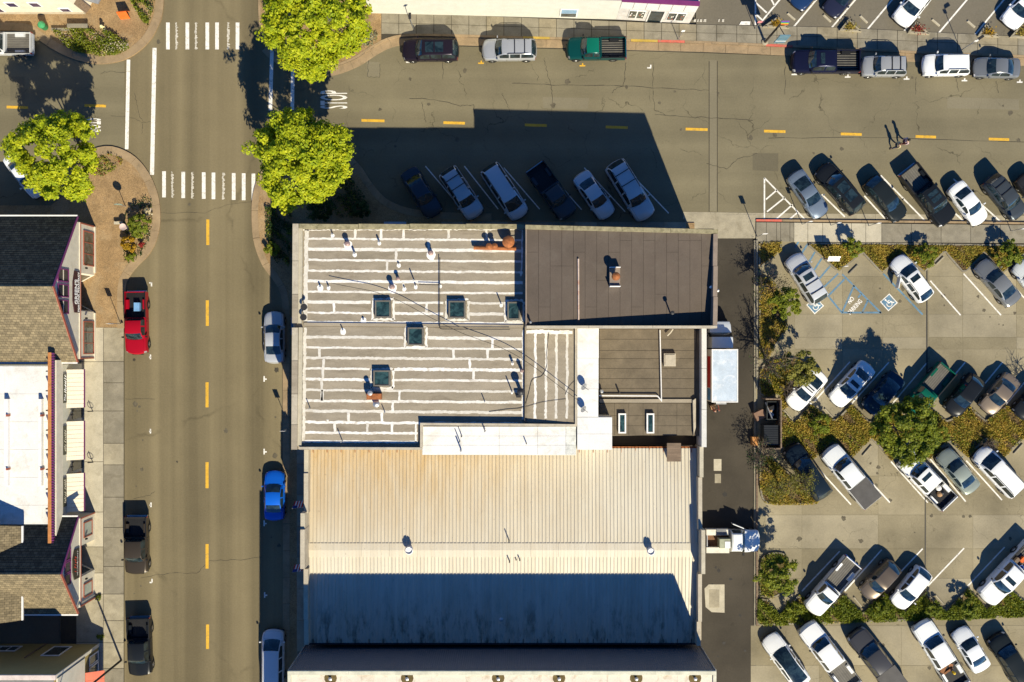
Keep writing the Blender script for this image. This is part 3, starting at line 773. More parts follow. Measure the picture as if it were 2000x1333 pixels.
for x, y0, y1 in ((694, 448, 466), (744, 448, 466), (788, 448, 466), (876, 448, 466), (950, 448, 467), (837, 468, 488), (774, 488, 508), (756, 510, 530), (652, 592, 612), (833, 592, 613), (788, 552, 571), (640, 820, 826), (624, 681, 699), (886, 681, 701), (632, 701, 722), (917, 701, 722), (631, 722, 741), (628, 741, 783), (952, 681, 700), (630, 762, 784), (780, 764, 783), (767, 785, 804), (681, 806, 825), (746, 806, 825), (654, 826, 845), (718, 827, 845), (766, 827, 846), (925, 720, 741), (962, 660, 680)):
    ragged(GA(x, y0), GA(x, y1), 0.2, ZA+.021, 0.03).build('sealant_band', random.choice(M_SEAL), rA)
# middle bay with the seams running the other way
for i, (x0, x1) in enumerate(((1028, 1045), (1045, 1066), (1066, 1086), (1086, 1107), (1107, 1122))):
    MB().prism([GA(x0+1, 645), GA(x1-1, 645), GA(x1-1, 824), GA(x0+1, 824)], ZA-.01, ZA+.006).build('felt_strip', M_FELT[i % 4], rA)
for x in (1045, 1066, 1086, 1107):
    ragged(GA(x+1, 647), GA(x, 818), 0.20, ZA+.014, 0.035).build('sealant_band', random.choice(M_SEAL), rA)
ragged(GA(1028, 648), GA(1118, 650), 0.3, ZA+.019, 0.04).build('sealant_band', random.choice(M_SEAL), rA)
# seam upstand between the bays
MB().prism([GA(1023.2, 640), GA(1025.6, 640), GA(1025.6, 824), GA(1023.2, 824)], ZA-.05, ZA+.22).build('roof_kerb', M_DSTEEL, rA)
# skylights
def skylight(parent, x0, x1, y0, y1, z, h=0.38, fr=M_WHITE, name='skylight'):
    a, b = G(x0, y1, z+h), G(x1, y0, z+h)
    f = MB()
    t = 0.12
    f.box(a.x, b.x, a.y, a.y+t, z, z+h); f.box(a.x, b.x, b.y-t, b.y, z, z+h)
    f.box(a.x, a.x+t, a.y+t, b.y-t, z, z+h); f.box(b.x-t, b.x, a.y+t, b.y-t, z, z+h)
    o = f.build(name, fr, parent)
    MB().box(a.x+t, b.x-t, a.y+t, b.y-t, z+h-.10, z+h-.05).build('pane', M_SKYGL, o)
    return o
M_SKYFR = mat('skylight_frame', (0.13, 0.12, 0.10), 0.6, 0.2)
for x0, x1, y0, y1 in ((732, 763, 587, 621), (876, 909, 588, 622), (991, 1016, 590, 625), (796, 827, 640, 675), (729, 762, 724, 755)):
    o = skylight(bA, x0, x1, y0, y1, ZA, 0.42, M_SKYFR)
    for (ax, ay), (bx, by_) in (((x0-4, y0-2), (x1+6, y0-3)), ((x0-4, y1+3), (x1+6, y1+4)), ((x0-4, y0), (x0-4, y1+4)), ((x1+6, y0), (x1+6, y1+4))):
        ragged(GA(ax, ay), GA(bx, by_), 0.18, ZA+.024, 0.05).build('sealant_band', random.choice(M_SEAL), rA)
# roof vents: white patched collars with a pipe and rain cap
def vent(parent, x, y, z, h, r, m, cap=True, collar=0.0, name='roof_vent'):
    g = G(x, y, z)
    prof = [(r, 0), (r, h)] if not cap else [(r*1.25, 0), (r, 0.06), (r, h*.7), (r*1.35, h*.72), (r*1.35, h*.85), (r*.6, h), (0.01, h)]
    o = MB().lathe((g.x, g.y, z), prof, 12).build(name, m, parent, smooth=40)
    if collar:
        n = 11
        collar *= .8
        pts = [(g.x + collar*random.uniform(.85, 1.1)*math.cos(2*math.pi*i/n), g.y-.12 + collar*1.2*random.uniform(.85, 1.1)*math.sin(2*math.pi*i/n)) for i in range(n)]
        MB().sheet(pts, z+.03).build('collar', M_WHITE, o)
    return o
M_VENT = mat('vent_metal', (0.32, 0.22, 0.19), 0.5, 0.4)
for x, y, r, h, c in ((680, 477, .17, .75, .48), (842, 495, .17, .75, .48), (767, 561, .17, .8, .45), (693, 495, .09, .5, .22), (741, 473, .08, .5, .2), (778, 545, .12, .6, .18), (809, 548, .05, .85, .15), (650, 458, .06, .4, .2), (626, 560, .07, .35, .34), (642, 560, .06, .35, .2), (779, 516, .07, .2, .22), (812, 558, .06, .25, .2), (790, 562, .06, .2, .2), (860, 557, .05, .3, .18), (710, 624, .08, .2, .32), (979, 594, .05, .8, .18), (670, 645, .05, .5, .3), (606, 798, .04, .7, 0), (752, 806, .04, .6, 0), (947, 785, .04, .6, 0), (669, 862, .04, .9, 0), (901, 880, .06, .9, .1), (948, 841, .05, 1.0, 0), (1000, 765, .05, 1.1, .12), (1001, 708, .10, .5, .14), (1019, 724, .12, .8, .15)):
    vent(bA, x, y, ZA, h, r, M_VENT if r > .11 else M_STEEL, r > .1, c)
# rusty plant on the north-east corner of the roof
g = G(993, 472, ZA+1.1)
o = MB().lathe((g.x, g.y, ZA), [(.28, 0), (.28, .55), (.48, .62), (.5, .95), (.3, 1.12), (.02, 1.16)], 16).build('roof_fan', M_RUST, bA, smooth=40)
MB().tube((g.x+.3, g.y, ZA+.5), (g.x+.8, g.y+.05, ZA+.5), .03).build('conduit', M_DSTEEL, o)
a = G(925, 484, ZA+.4); b = G(1008, 486, ZA+.4)
o = MB().tube((a.x, a.y, ZA+.35), (b.x, b.y, ZA+.35), .16, .16, 10).build('duct', M_RUST, bA, smooth=40)
g = G(960, 482, ZA+.6)
MB().lathe((g.x-.2, g.y, ZA), [(.18, 0), (.18, .8), (.26, .85), (.02, 1.0)], 10).build('cowl', M_RUST, o, smooth=40)
MB().lathe((g.x+.25, g.y, ZA), [(.18, 0), (.18, .8), (.26, .85), (.02, 1.0)], 10).build('cowl', M_RUST, o, smooth=40)
for x in (930, 1000):
    g = G(x, 486, ZA+.2); MB().box(g.x-.12, g.x+.12, g.y-.14, g.y+.14, ZA, ZA+.22).build('support', M_WHITE, o)
# rusty flue assembly by the lower skylight
g = G(732, 776, ZA+.4)
o = MB().box(g.x-.62, g.x+.55, g.y-.18, g.y+.28, ZA+.05, ZA+.75).build('flue_box', M_RUST, bA)
MB().lathe((g.x-.3, g.y+.35, ZA), [(.16, 0), (.16, .95), (.2, .95), (.2, 1.05), (.02, 1.1)], 12).build('flue', M_STEEL, o, smooth=40)
MB().lathe((g.x+.12, g.y-.55, ZA), [(.2, 0), (.27, .3), (.27, .5), (.1, .62), (.02, .64)], 12).build('turbine', M_STEEL, o, smooth=40)
# dark cowl by the bay kerb
g = G(1017, 765, ZA+.6)
o = MB().lathe((g.x, g.y, ZA), [(.14, 0), (.14, .9), (.3, .95), (.3, 1.15), (.14, 1.3), (.02, 1.32)], 12).build('smoke_cowl', M_DSTEEL, bA, smooth=40)
MB().box(g.x-.35, g.x+.02, g.y-.5, g.y-.3, ZA, ZA+.5).build('bracket', M_DSTEEL, o)
# pipe run and loose cables
p = [G(859, 503, ZA+.25), G(858.5, 640, ZA+.25), G(862, 643, ZA+.25), G(996, 643.5, ZA+.25)]
MB().path(p, .035).build('gas_pipe', M_DSTEEL, bA)
MB().path([G(818, 556, ZA+.2), G(859, 557, ZA+.2)], .03).build('gas_pipe', M_DSTEEL, bA)
def cable(pts, z, r=.022, name='cable', parent=None):
    P = arc(pts, 5)
    return MB().path([G(x, y, z + .05) for x, y in P], r, 4).build(name, M_BLACK, parent)
cable([(646, 553), (690, 562), (730, 570), (780, 588), (840, 620), (900, 650), (960, 672), (1000, 690), (1040, 715), (1080, 745), (1110, 768), (1132, 784)], ZA+.5, .024, parent=bA)
cable([(1072, 650), (1068, 690), (1068, 715), (1058, 735), (1040, 742), (1032, 770), (1022, 795), (990, 800), (955, 805)], ZA, .018, parent=bA)
cable([(1022, 797), (1060, 786), (1105, 780)], ZA, .014, parent=bA)
cable([(1132, 735), (1112, 755), (1104, 772)], ZA, .014, parent=bA)
# dark metal awning bracket and satellite dishes on the west parapet
for x, y in ((593, 600), (592, 620)):
    g = G(x, y, ZA+.8)
    o = MB().lathe((g.x, g.y, ZA+.55), [(.02, 0), (.16, .05), (.28, .14)], 12).build('satellite_dish', M_DSTEEL, bA, smooth=40)
    MB().tube((g.x, g.y, ZA), (g.x, g.y, ZA+.58), .03).build('mast', M_DSTEEL, o)
g = G(573, 642, 7)
MB().prism([G2(568, 620, 7.2), G2(574, 625, 7.2), G2(576, 655, 7.2), G2(568, 655, 7.2)], 6.8, 7.2).build('blade_sign', mat('slate_panel', (.10, .13, .17), .5), bA)
MB().prism([G2(750, 433.5, 6.5), G2(793, 433.5, 6.5), G2(793, 440, 6.5), G2(750, 440, 6.5)], 6.2, 6.5).build('canopy', M_STEEL, bA)
# ---- white-coated annex roofs
bW = bld('white_annex', 'bright white coated low roof wrapping the corner between grey roofs and the metal roof', G(1140, 760, 0))
ZW = 8.0
wpts = [(1127.5, 641), (1169.5, 641), (1168.5, 814), (1195.5, 815), (1195.5, 878.5), (1127.5, 879)]
MB().prism([G2(a, b, ZW) for a, b in wpts], 0, ZW-.06).build('wall', M_CREAM, bW)
xsr = [(1127.5, 1169.5, 641, 700), (1127.5, 1169, 700, 760), (1127.5, 1168.5, 760, 815), (1127.5, 1195.5, 815.4, 848), (1127.5, 1195.5, 848, 879)]
for x0, x1, y0, y1 in xsr:
    MB().prism([G2(x0, y0+.2, ZW), G2(x1, y0+.2, ZW), G2(x1, y1-.2, ZW), G2(x0, y1-.2, ZW)], ZW-.055, ZW+random.uniform(0, .01)).build('roof_panel', M_WROOF, bW)
MB().prism([G2(825, 833.5, 7.8), G2(1126, 834, 7.8), G2(1125, 890, 7.8), G2(824, 888.5, 7.8)], 5.8, 7.74).build('parapet_wall', M_CREAM, bW)
for x0, x1 in ((825, 900), (900, 975), (975, 1050), (1050, 1105), (1105, 1125.5)):
    for y0, y1 in ((833.5, 852), (852, 870), (870, 889)):
        MB().prism([G2(x0+.2, y0+.2, 7.8), G2(x1-.2, y0+.2, 7.8), G2(x1-.2, y1-.2, 7.8), G2(x0+.2, y1-.2, 7.8)], 7.745, 7.8+random.uniform(0, .008)).build('roof_panel', M_WROOF if x0 < 1100 else mat('grey_streaked_coating', (.55, .55, .5), .7, var=.3, scale=2), bW)
for x, y, h in ((898, 862, .9), (902, 852, .7), (947, 842, .8), (1028, 866, .5)):
    vent(bW, x, y, 7.8, h, .045, M_DSTEEL, False, 0)
for x, y in ((1141, 756), (1140, 800)):
    g = G(x, y, ZW+.7)
    c = Vector((g.x, g.y, ZW+.45))
    mb = MB()
    n = 14
    ax = Vector((.5, -.35, .55)).normalized(); u = ax.orthogonal().normalized(); v = ax.cross(u)
    ring = [c + (u*math.cos(2*math.pi*i/n) + v*math.sin(2*math.pi*i/n))*.30 for i in range(n)]
    mid = [c - ax*.06 + (u*math.cos(2*math.pi*i/n) + v*math.sin(2*math.pi*i/n))*.2 for i in range(n)]
    mb.add(ring + mid + [c - ax*.09], [(i, (i+1) % n, n+(i+1) % n, n+i) for i in range(n)] + [(n+i, n+(i+1) % n, 2*n) for i in range(n)])
    o = mb.build('satellite_dish', mat('dish_grey', (.2, .2, .2), .5), bW, smooth=60)
    MB().tube((g.x, g.y, ZW), c - ax*.08, .03).build('mast', M_DSTEEL, o)
    MB().tube(c - ax*.05, c + ax*.55, .018).build('feed_arm', M_DSTEEL, o)
# ---- block B: brown membrane roof
bB = bld('brown_roof_building', 'flat brown membrane roof with low parapets beside the alley', G(1200, 545, 0))
ZB = 9.97
footB = [G2(1026, 440, ZB), G2(1402, 449, ZB), G2(1399, 640, ZB), G2(1026, 638, ZB)]
MB().prism(footB, 0, 8.45).build('wall', M_WALL, bB)
# roof falls to the south-east: a sloped sheet of membrane rolls
def rz(x, y):
    t = (x-1028)/365.0
    return 9.72 - 0.95*t*min(1, max(0, (y-447)/190.0))
rolls = frange(1029, 1393, 22.6)
for i, (a, b) in enumerate(zip(rolls, rolls[1:])):
    brk = [448] + sorted(random.sample([470, 493, 520, 548, 575, 600], 1)) + [636]
    for y0, y1 in zip(brk, brk[1:]):
        q = []
        for x, y in ((a+.22, y0+.2), (b-.22, y0+.2), (b-.22, y1-.2), (a+.22, y1-.2)):
            z = rz(x, y); q.append(G(x, y, z))
        mb = MB().add([(p.x, p.y, p.z-.06) for p in q] + [p[:] for p in q], [(3,2,1,0),(4,5,6,7),(0,1,5,4),(1,2,6,5),(2,3,7,6),(3,0,4,7)])
        mb.build('membrane_roll', M_BROWNROOF, bB)
q = [G(x, y, rz(x, y)-.03) for x, y in ((1028, 447), (1394, 447), (1394, 637), (1028, 637))]
MB().add([(p.x, p.y, 8.46) for p in q] + [p[:] for p in q], [(3,2,1,0),(4,5,6,7),(0,1,5,4),(1,2,6,5),(2,3,7,6),(3,0,4,7)]).build('roof', M_JOINT, bB)
for x0, x1 in ((1026, 1120), (1120, 1215), (1215, 1310), (1310, 1403)):
    y0, y1 = 439.5 + (x0-1026)*.024, 439.5 + (x1-1026)*.024
    MB().prism([G2(x0+.3, y0, ZB), G2(x1-.3, y1, ZB), G2(x1-.3, y1+8, ZB), G2(x0+.3, y0+8, ZB)], 8.4, ZB).build('parapet', M_MOSS, bB)
M_BPAR = mat('brown_parapet', (.22, .17, .13), .8, var=.15)
for y0, y1 in ((457, 520), (520, 580), (580, 636)):
    MB().prism([G2(1393.5, y0+.3, ZB-.02), G2(1402, y0+.3, ZB-.02), G2(1401, y1-.3, ZB-.02), G2(1392.5, y1-.3, ZB-.02)], 8.4, ZB-.02).build('parapet', M_BPAR, bB)
for x0, x1 in ((1028, 1150), (1150, 1275), (1275, 1401)):
    MB().prism([G2(x0+.3, 636.5, ZB-.03), G2(x1-.3, 636.5, ZB-.03), G2(x1-.3, 641.5, ZB-.03), G2(x0+.3, 641.5, ZB-.03)], 8.0, ZB-.03).build('parapet', M_PARAP, bB)
a, b = G(1026.5, 448, 9.85), G(1029, 637, 9.85)
MB().box(a.x, b.x, b.y, a.y, 9.0, 9.85).build('roof_edge', M_BPAR, bB)
MB().path([G(1129.5, 506, 9.75), G(1130, 625, 9.55)], .07, 8).build('roof_pipe', mat('pipe_paint', (.5, .38, .3), .6, stain=((.35, .1, .03), .9, 2)), bB)
g = G(1200, 542, rz(1200, 542))
o = MB().lathe((g.x, g.y, g.z), [(.16, 0), (.16, 1.0), (.3, 1.05), (.34, 1.2), (.3, 1.38), (.14, 1.5), (.02, 1.52)], 16).build('turbine_vent', M_RUST, bB, smooth=40)
MB().box(g.x-.42, g.x+.42, g.y+.72, g.y+.78, g.z+.02, g.z+.72).build('guard_rail', M_WHITE, o)
MB().box(g.x-.42, g.x+.42, g.y-.78, g.y-.72, g.z+.02, g.z+.72).build('guard_rail', M_WHITE, o)
MB().box(g.x-.42, g.x+.40, g.y-.72, g.y+.72, g.z+.02, g.z+.5).build('curb_box', M_BPAR, o)
g = G(1309, 612, rz(1309, 612))
MB().lathe((g.x, g.y, g.z), [(.06, 0), (.06, 1.0), (.16, 1.05), (.16, 1.2), (.02, 1.25)], 10).build('roof_vent', M_DSTEEL, bB, smooth=40)
vent(bB, 1036, 630, 9.6, .7, .08, M_STEEL, True, 0)
for x, y in ((1389, 561), (1394, 565), (1402, 568)):
    g = G(x, y, 9.5); MB().lathe((g.x, g.y, 9.2), [(.10, 0), (.12, .3), (.02, .42)], 8).build('roof_vent', M_WHITE, bB, smooth=40)
# ---- block D: lower rear roof with two long skylights
bD = bld('rear_building', 'lower brown felt roof with two white framed long skylights behind the white roof', G(1270, 745, 0))
ZD = 5.6
MB().prism([G2(1169, 641, ZD), G2(1382, 641, ZD+1), G2(1382, 852, ZD+1), G2(1169, 852, ZD)], 0, ZD-.08).build('wall', M_WALL, bD)
rows = [643, 663, 685, 701, 720, 740, 759, 779]
for k in range(len(rows)-1):
    MB().prism([G2(1171, rows[k]+.3, ZD), G2(1359, rows[k]+.3, ZD), G2(1359-.5*k, rows[k+1]-.3, ZD), G2(1171, rows[k+1]-.3, ZD)], ZD-.078, ZD+.004*(k % 2)).build('felt_strip', M_DARKFELT, bD)
MB().prism([G2(1169, 643, ZD), G2(1362, 643, ZD), G2(1354, 783, ZD), G2(1354, 851, ZD), G2(1169, 851, ZD)], ZD-.079, ZD-.02).build('roof', M_JOINT, bD)
MB().prism([G2(1171, 780, ZD+.12), G2(1353, 780, ZD+.12), G2(1353, 787, ZD+.12), G2(1171, 787, ZD+.12)], ZD-.05, ZD+.12).build('roof_step', M_FELT[2], bD)
for x0, x1 in ((1171, 1200), (1200, 1228), (1228, 1256), (1256, 1285), (1285, 1322), (1322, 1352)):
    for y0, y1 in ((788, 812), (812, 832), (832, 851)):
        MB().prism([G2(x0+.25, y0+.25, ZD), G2(x1-.25, y0+.25, ZD), G2(x1-.25, y1-.25, ZD), G2(x0+.25, y1-.25, ZD)], ZD-.076, ZD+random.uniform(0, .008)).build('felt_strip', M_DARKFELT, bD)
skylight(bD, 1208, 1223, 808, 847, ZD, .3)
skylight(bD, 1263, 1278, 808, 847, ZD, .3)
o = skylight(bD, 1297, 1320, 691, 716, ZD, .35, M_PARAP, 'roof_hatch')
a, b = G(1298, 715, ZD+.36), G(1319, 692, ZD+.36)
MB().box(a.x+.05, b.x-.05, a.y+.05, b.y-.05, ZD+.3, ZD+.4).build('hatch_lid', M_PARAP, o)
MB().path([G(1289, 645, ZD+.2), G(1292, 785, ZD+.2)], .05, 6).build('white_pipe', M_WHITE, bD)
MB().path([G(1170, 773, ZD+.2), G(1284, 773.5, ZD+.2), G(1292, 783, ZD+.2)], .055, 6).build('white_pipe', M_WHITE, bD)
MB().path([G(1314, 643, ZD+.3), G(1309, 650, ZD+.3), G(1303, 656, ZD+.3)], .09, 6).build('flue_elbow', M_PARAP, bD)
vent(bD, 1174, 764, ZD, .5, .12, M_STEEL, True, 0)
vent(bD, 1209, 767, ZD, .6, .07, M_DSTEEL, False, 0)
for y0, y1 in ((642, 720), (720, 800), (800, 874)):
    MB().prism([G2(1370.5, y0+.3, ZD+1), G2(1380, y0+.3, ZD+1), G2(1380, y1-.3, ZD+1), G2(1370.5, y1-.3, ZD+1)], 3.0, ZD+1).build('parapet', M_STEEL if 0 else mat('pale_coping', (.55, .53, .48), .7, var=.08), bD)
MB().prism([G2(1353, 640, ZD), G2(1366, 640, ZD), G2(1366, 852, ZD), G2(1353, 852, ZD)], ZD-.3, ZD-.05).build('gutter', M_DARKFELT, bD)
MB().prism([G2(1354, 783, ZD+.5), G2(1360, 779, ZD+.5), G2(1360, 836, ZD+.5), G2(1354, 850, ZD+.1)], ZD-.2, ZD+.3).build('roof_kerb', M_PARAP, bD)
MB().prism([G2(1193, 852, 4.2), G2(1366, 852, 4.2), G2(1366, 870, 4.2), G2(1193, 870, 4.2)], 3.9, 4.2).build('shaded_gap_slab', M_ALLEY, bD)  # added slab, its near-black colour stands in for shade in the gap
# ---- block E: gabled metal-roofed hall
bE = bld('metal_roof_hall', 'broad hall with a pale ribbed metal gable roof stained brown', G(980, 1060, 0))
ZE, ZR = 5.0, 5.45
E0 = G(598, 879, ZE); E1 = G(1366, 1256, ZE)
yr = G(0, 1075, ZR).y
xl, xr = E0.x, G(1364, 1060, ZE).x
yN, yS = G(0, 876, ZE).y, G(0, 1256, ZE).y
mb = MB().box(xl, xr+.3, yS+.15, yN-.15, 0, ZE-.25)
mb.build('wall', M_WALL, bE)
def metalroof(k=1.0, nm='ribbed_metal_roof'):
    m, nt, b = _new(nm)
    ob = _coord(nt)
    base = (0.57*k, 0.52*k, 0.415*k)
    st = _noise(nt, _coord(nt, (3.2, 0.12, 1)), 1.0, 4, 0.6)
    c = _mix(nt, _ramp(nt, st, [(0.3, 0.0), (0.7, 1.0)]), _mulc(base, .93), _mulc(base, 1.07))
    sep = nt.nodes.new('ShaderNodeSeparateXYZ'); nt.links.new(ob, sep.inputs[0])
    # rust-brown run-off, heaviest on the upper west part of the north slope
    mr = nt.nodes.new('ShaderNodeMapRange'); mr.inputs[1].default_value = -1.0; mr.inputs[2].default_value = 8.5
    nt.links.new(sep.outputs[1], mr.inputs[0])
    mx = nt.nodes.new('ShaderNodeMapRange'); mx.inputs[1].default_value = 9.0; mx.inputs[2].default_value = -6.0
    nt.links.new(sep.outputs[0], mx.inputs[0])
    m1 = nt.nodes.new('ShaderNodeMath'); m1.operation = 'MULTIPLY'; nt.links.new(mr.outputs[0], m1.inputs[0]); nt.links.new(mx.outputs[0], m1.inputs[1])
    n2 = _ramp(nt, _noise(nt, _coord(nt, (1.6, .25, 1)), 1.0, 5, .65), [(.25, .25), (.75, 1.0)])
    m2 = nt.nodes.new('ShaderNodeMath'); m2.operation = 'MULTIPLY'; nt.links.new(m1.outputs[0], m2.inputs[0]); nt.links.new(n2, m2.inputs[1])
    c = _mix(nt, m2.outputs[0], c, (0.45, 0.29, 0.10, 1))
    # algae and dirt patches on the south slope and the east end
    n4 = _noise(nt, _coord(nt, (1.4, .45, 1)), 1.1, 6, .7)
    my = nt.nodes.new('ShaderNodeMapRange'); my.inputs[1].default_value = -2.5; my.inputs[2].default_value = -7.0
    nt.links.new(sep.outputs[1], my.inputs[0])
    m3 = nt.nodes.new('ShaderNodeMath'); m3.operation = 'MULTIPLY'; nt.links.new(my.outputs[0], m3.inputs[0]); nt.links.new(_ramp(nt, n4, [(.48, 0.0), (.66, .85)]), m3.inputs[1])
    c = _mix(nt, m3.outputs[0], c, (0.05, 0.05, 0.035, 1))
    n5 = _noise(nt, _coord(nt, (2.2, 1.2, 1)), 2.4, 4, .6)
    c = _mix(nt, _ramp(nt, n5, [(.65, 0.0), (.74, .4)]), c, (0.14, 0.11, 0.08, 1))
    n6 = _noise(nt, _coord(nt, (.5, .16, 1)), 1.0, 6, .7)
    c = _mix(nt, _ramp(nt, n6, [(.45, 0.0), (.75, .35)]), c, (0.42, 0.32, 0.19, 1))
    nt.links.new(c, b.inputs['Base Color'])
    b.inputs['Roughness'].default_value = .55
    b.inputs['Metallic'].default_value = .15
    return m
M_METROOF = metalroof()
M_METV = [M_METROOF, metalroof(.97, 'ribbed_metal_roof_dull'), metalroof(1.03, 'ribbed_metal_roof_bright')]
PW = (xr-xl)/110.0
LN, LS = yN-yr, yr-yS
def panel_mesh(y0, z0, y1, z1, nm, nseg=2):
    mb = MB()
    prof = [(0, 0), (.06*PW/.3, .0), (.07*PW/.3, .065), (.105*PW/.3, .065), (.13*PW/.3, 0), (PW, 0)]
    P = []
    for x, h in prof:
        P.append((x, y0, z0+h)); P.append((x, y1, z1+h))
    mb.add(P, [(2*i, 2*i+2, 2*i+3, 2*i+1) for i in range(len(prof)-1)])
    return mb
oy = OFF[bE.name]
def panels(y0, z0, y1, z1):
    me = panel_mesh(0, z0, y1-y0, z1, 'metal_panel').mesh('metal_panel', M_METROOF)
    for i in range(110):
        mb = panel_mesh(y0, z0, y1, z1, 'metal_panel')
        mb.v = [(a + xl + i*PW, b, c + (.004 if i % 3 == 0 else 0)) for a, b, c in mb.v]
        mb.build('metal_panel', random.choice(M_METV), bE)
panels(yN, ZE, yr, ZR)
panels(yr, ZR, yS, ZE)
# closing soffits under the panels so no light leaks
mb = MB(); slope_quad(mb, (xl, yN-.05, ZE-.03), (xr, yN-.05, ZE-.03), (xr, yr, ZR-.03), (xl, yr, ZR-.03)); slope_quad(mb, (xr, yS+.05, ZE-.03), (xl, yS+.05, ZE-.03), (xl, yr, ZR-.03), (xr, yr, ZR-.03))
mb.build('roof_deck', M_WALL, bE)
k = 14
for i in range(k):
    a, b = xl + (xr-xl)*i/k, xl + (xr-xl)*(i+1)/k
    for s, dz in ((1, 0), (-1, 0)):
        y2 = yr + s*.58
        z2 = ZR - (ZR-ZE)*.58/(LN if s > 0 else LS) + .045
        MB().add([(a+.006, yr, ZR+.055), (b-.006, yr, ZR+.055), (b-.006, y2, z2+.004), (a+.006, y2, z2+.004), (a+.006, y2, z2-.03), (b-.006, y2, z2-.03)], [(0,1,2,3) if s < 0 else (3,2,1,0), (3,2,5,4) if s < 0 else (4,5,2,3)]).build('ridge_cap', M_METROOF, bE)
for x, y, r in ((799, 1075, .26), (1271, 1077, .24)):
    g = G(x, y, 5.9)
    o = MB().lathe((g.x, g.y, 5.36), [(r*1.3, 0), (r, .2), (r, .5), (r*1.35, .55), (r*1.35, .7), (r*1.1, .78), (r*1.05, .66), (.02, .66)], 16).build('ridge_vent', M_WHITE, bE, smooth=40)
for x, y, h in ((994, 1055, 1.0), (995, 1096, .7), (1008, 1093, .35), (1015, 1093, .6)):
    vent(bE, x, y, 5.36, h*.8, .05, M_DSTEEL, False, 0)
g = G(979, 1208, 5.3); vent(bE, 979, 1208, 5.1, .5, .14, M_STEEL, True, 0)
# stepped parapets at both ends
for y0, y1, zz, xx in ((879, 925, 6.0, 594), (925, 1003, 6.1, 593.5), (1003, 1035, 7.0, 587), (1035, 1112, 7.2, 586.5), (1112, 1141, 6.1, 593), (1141, 1210, 6.0, 593), (1210, 1260, 6.0, 594)):
    MB().prism([G2(xx, y0, zz), G2(xx+8.5, y0, zz), G2(xx+8.5, y1-.3, zz), G2(xx, y1-.3, zz)], 4.0, zz).build('parapet', random.choice([M_PARAP, M_CONC3]), bE)
for y0, y1, zz, xx in ((873, 933, 6.3, 1366.5), (933, 1036, 6.2, 1364), (1036, 1122, 6.9, 1370), (1122, 1215, 6.2, 1363.5), (1215, 1262, 6.0, 1361)):
    MB().prism([G2(xx, y0, zz), G2(xx+7.5, y0, zz), G2(xx+7.5, y1-.3, zz), G2(xx, y1-.3, zz)], 3.0, zz).build('parapet', random.choice([M_PARAP, M_CONC3]), bE)
# gutters on the eaves with straps
mb = MB().box(xl, xr, yS-.16, yS+.02, ZE-.16, ZE-.03); mb.build('gutter', M_DSTEEL, bE)
mb = MB().box(xl, xr, yN-.02, yN+.14, ZE-.16, ZE-.03); mb.build('gutter', M_RUST, bE)
for i in range(28):
    x = xl + (xr-xl)*(i+.5)/28
    MB().box(x-.02, x+.02, yS-.15, yS+.35, ZE+.0, ZE+.075).build('gutter_strap', M_DSTEEL, bE)
    MB().box(x-.02, x+.02, yN-.35, yN+.15, ZE+.0, ZE+.075).build('gutter_strap', M_RUST, bE)
# plywood crossover between the rear block and the hall
single('plywood_cover', MB().prism([G2(1303, 866, 6.2), G2(1330, 866, 6.2), G2(1330, 902, 6.2), G2(1303, 902, 6.2)], 6.0, 6.2).prism([G2(1306, 870, 6), G2(1311, 870, 6), G2(1311, 899, 6), G2(1306, 899, 6)], 5.12, 6.0), M_WOOD, 'brown weathered board lying across the north edge of the metal roof', 'board')
# ---- block F: tall hall to the south, its shaded ribbed wall faces the metal roof
bF = bld('south_hall', 'tall building at the bottom edge with a dark ribbed wall and cream roof', G(980, 1330, 0))
ZF = 10.9
yF = yS - 0.52
xFl, xFr = G(563, 0, ZF).x, G(1398, 0, ZF).x
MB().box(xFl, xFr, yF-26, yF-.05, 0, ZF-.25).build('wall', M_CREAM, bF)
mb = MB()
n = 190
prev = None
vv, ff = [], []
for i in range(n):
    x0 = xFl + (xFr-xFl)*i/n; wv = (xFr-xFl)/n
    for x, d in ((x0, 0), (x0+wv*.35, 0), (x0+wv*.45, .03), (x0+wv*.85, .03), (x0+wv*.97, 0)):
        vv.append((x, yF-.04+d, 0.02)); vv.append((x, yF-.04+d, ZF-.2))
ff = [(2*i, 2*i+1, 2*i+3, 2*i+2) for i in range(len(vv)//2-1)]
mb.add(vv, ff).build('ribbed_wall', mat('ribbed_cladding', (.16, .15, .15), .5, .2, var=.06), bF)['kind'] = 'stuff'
for i in range(7):
    a, b = xFl-.06 + (xFr-xFl+.12)*i/7, xFl-.06 + (xFr-xFl+.12)*(i+1)/7
    MB().box(a+.006, b-.006, yF-.24, yF+.05, ZF-.22, ZF).build('coping', mat('coping_cream', (.52, .5, .38), .6), bF)
MB().box(xFl-.05, xFl+.2, yF-26, yF-.25, ZF-.2, ZF).build('coping', MATS['coping_cream'], bF)
MB().box(xFr-.2, xFr+.05, yF-26, yF-.25, ZF-.2, ZF).build('coping', MATS['coping_cream'], bF)
MB().box(xFl-.08, xFl-.005, yF-.2, yF+.1, 0, ZF-.23).build('corner_flashing', M_STEEL, bF)
MB().box(xFr+.005, xFr+.08, yF-.2, yF+.1, 0, ZF-.23).build('corner_flashing', M_STEEL, bF)
for i in range(12):
    a, b = xFl+.21 + (xFr-xFl-.42)*i/12, xFl+.21 + (xFr-xFl-.42)*(i+1)/12
    MB().box(a+.004, b-.004, yF-25.9, yF-.25, ZF-.24, ZF-.13).build('roof_panel', mat('cream_roof', (.62, .55, .44), .6, var=.06, stain=((.25, .16, .06), .6, 1.4)), bF)
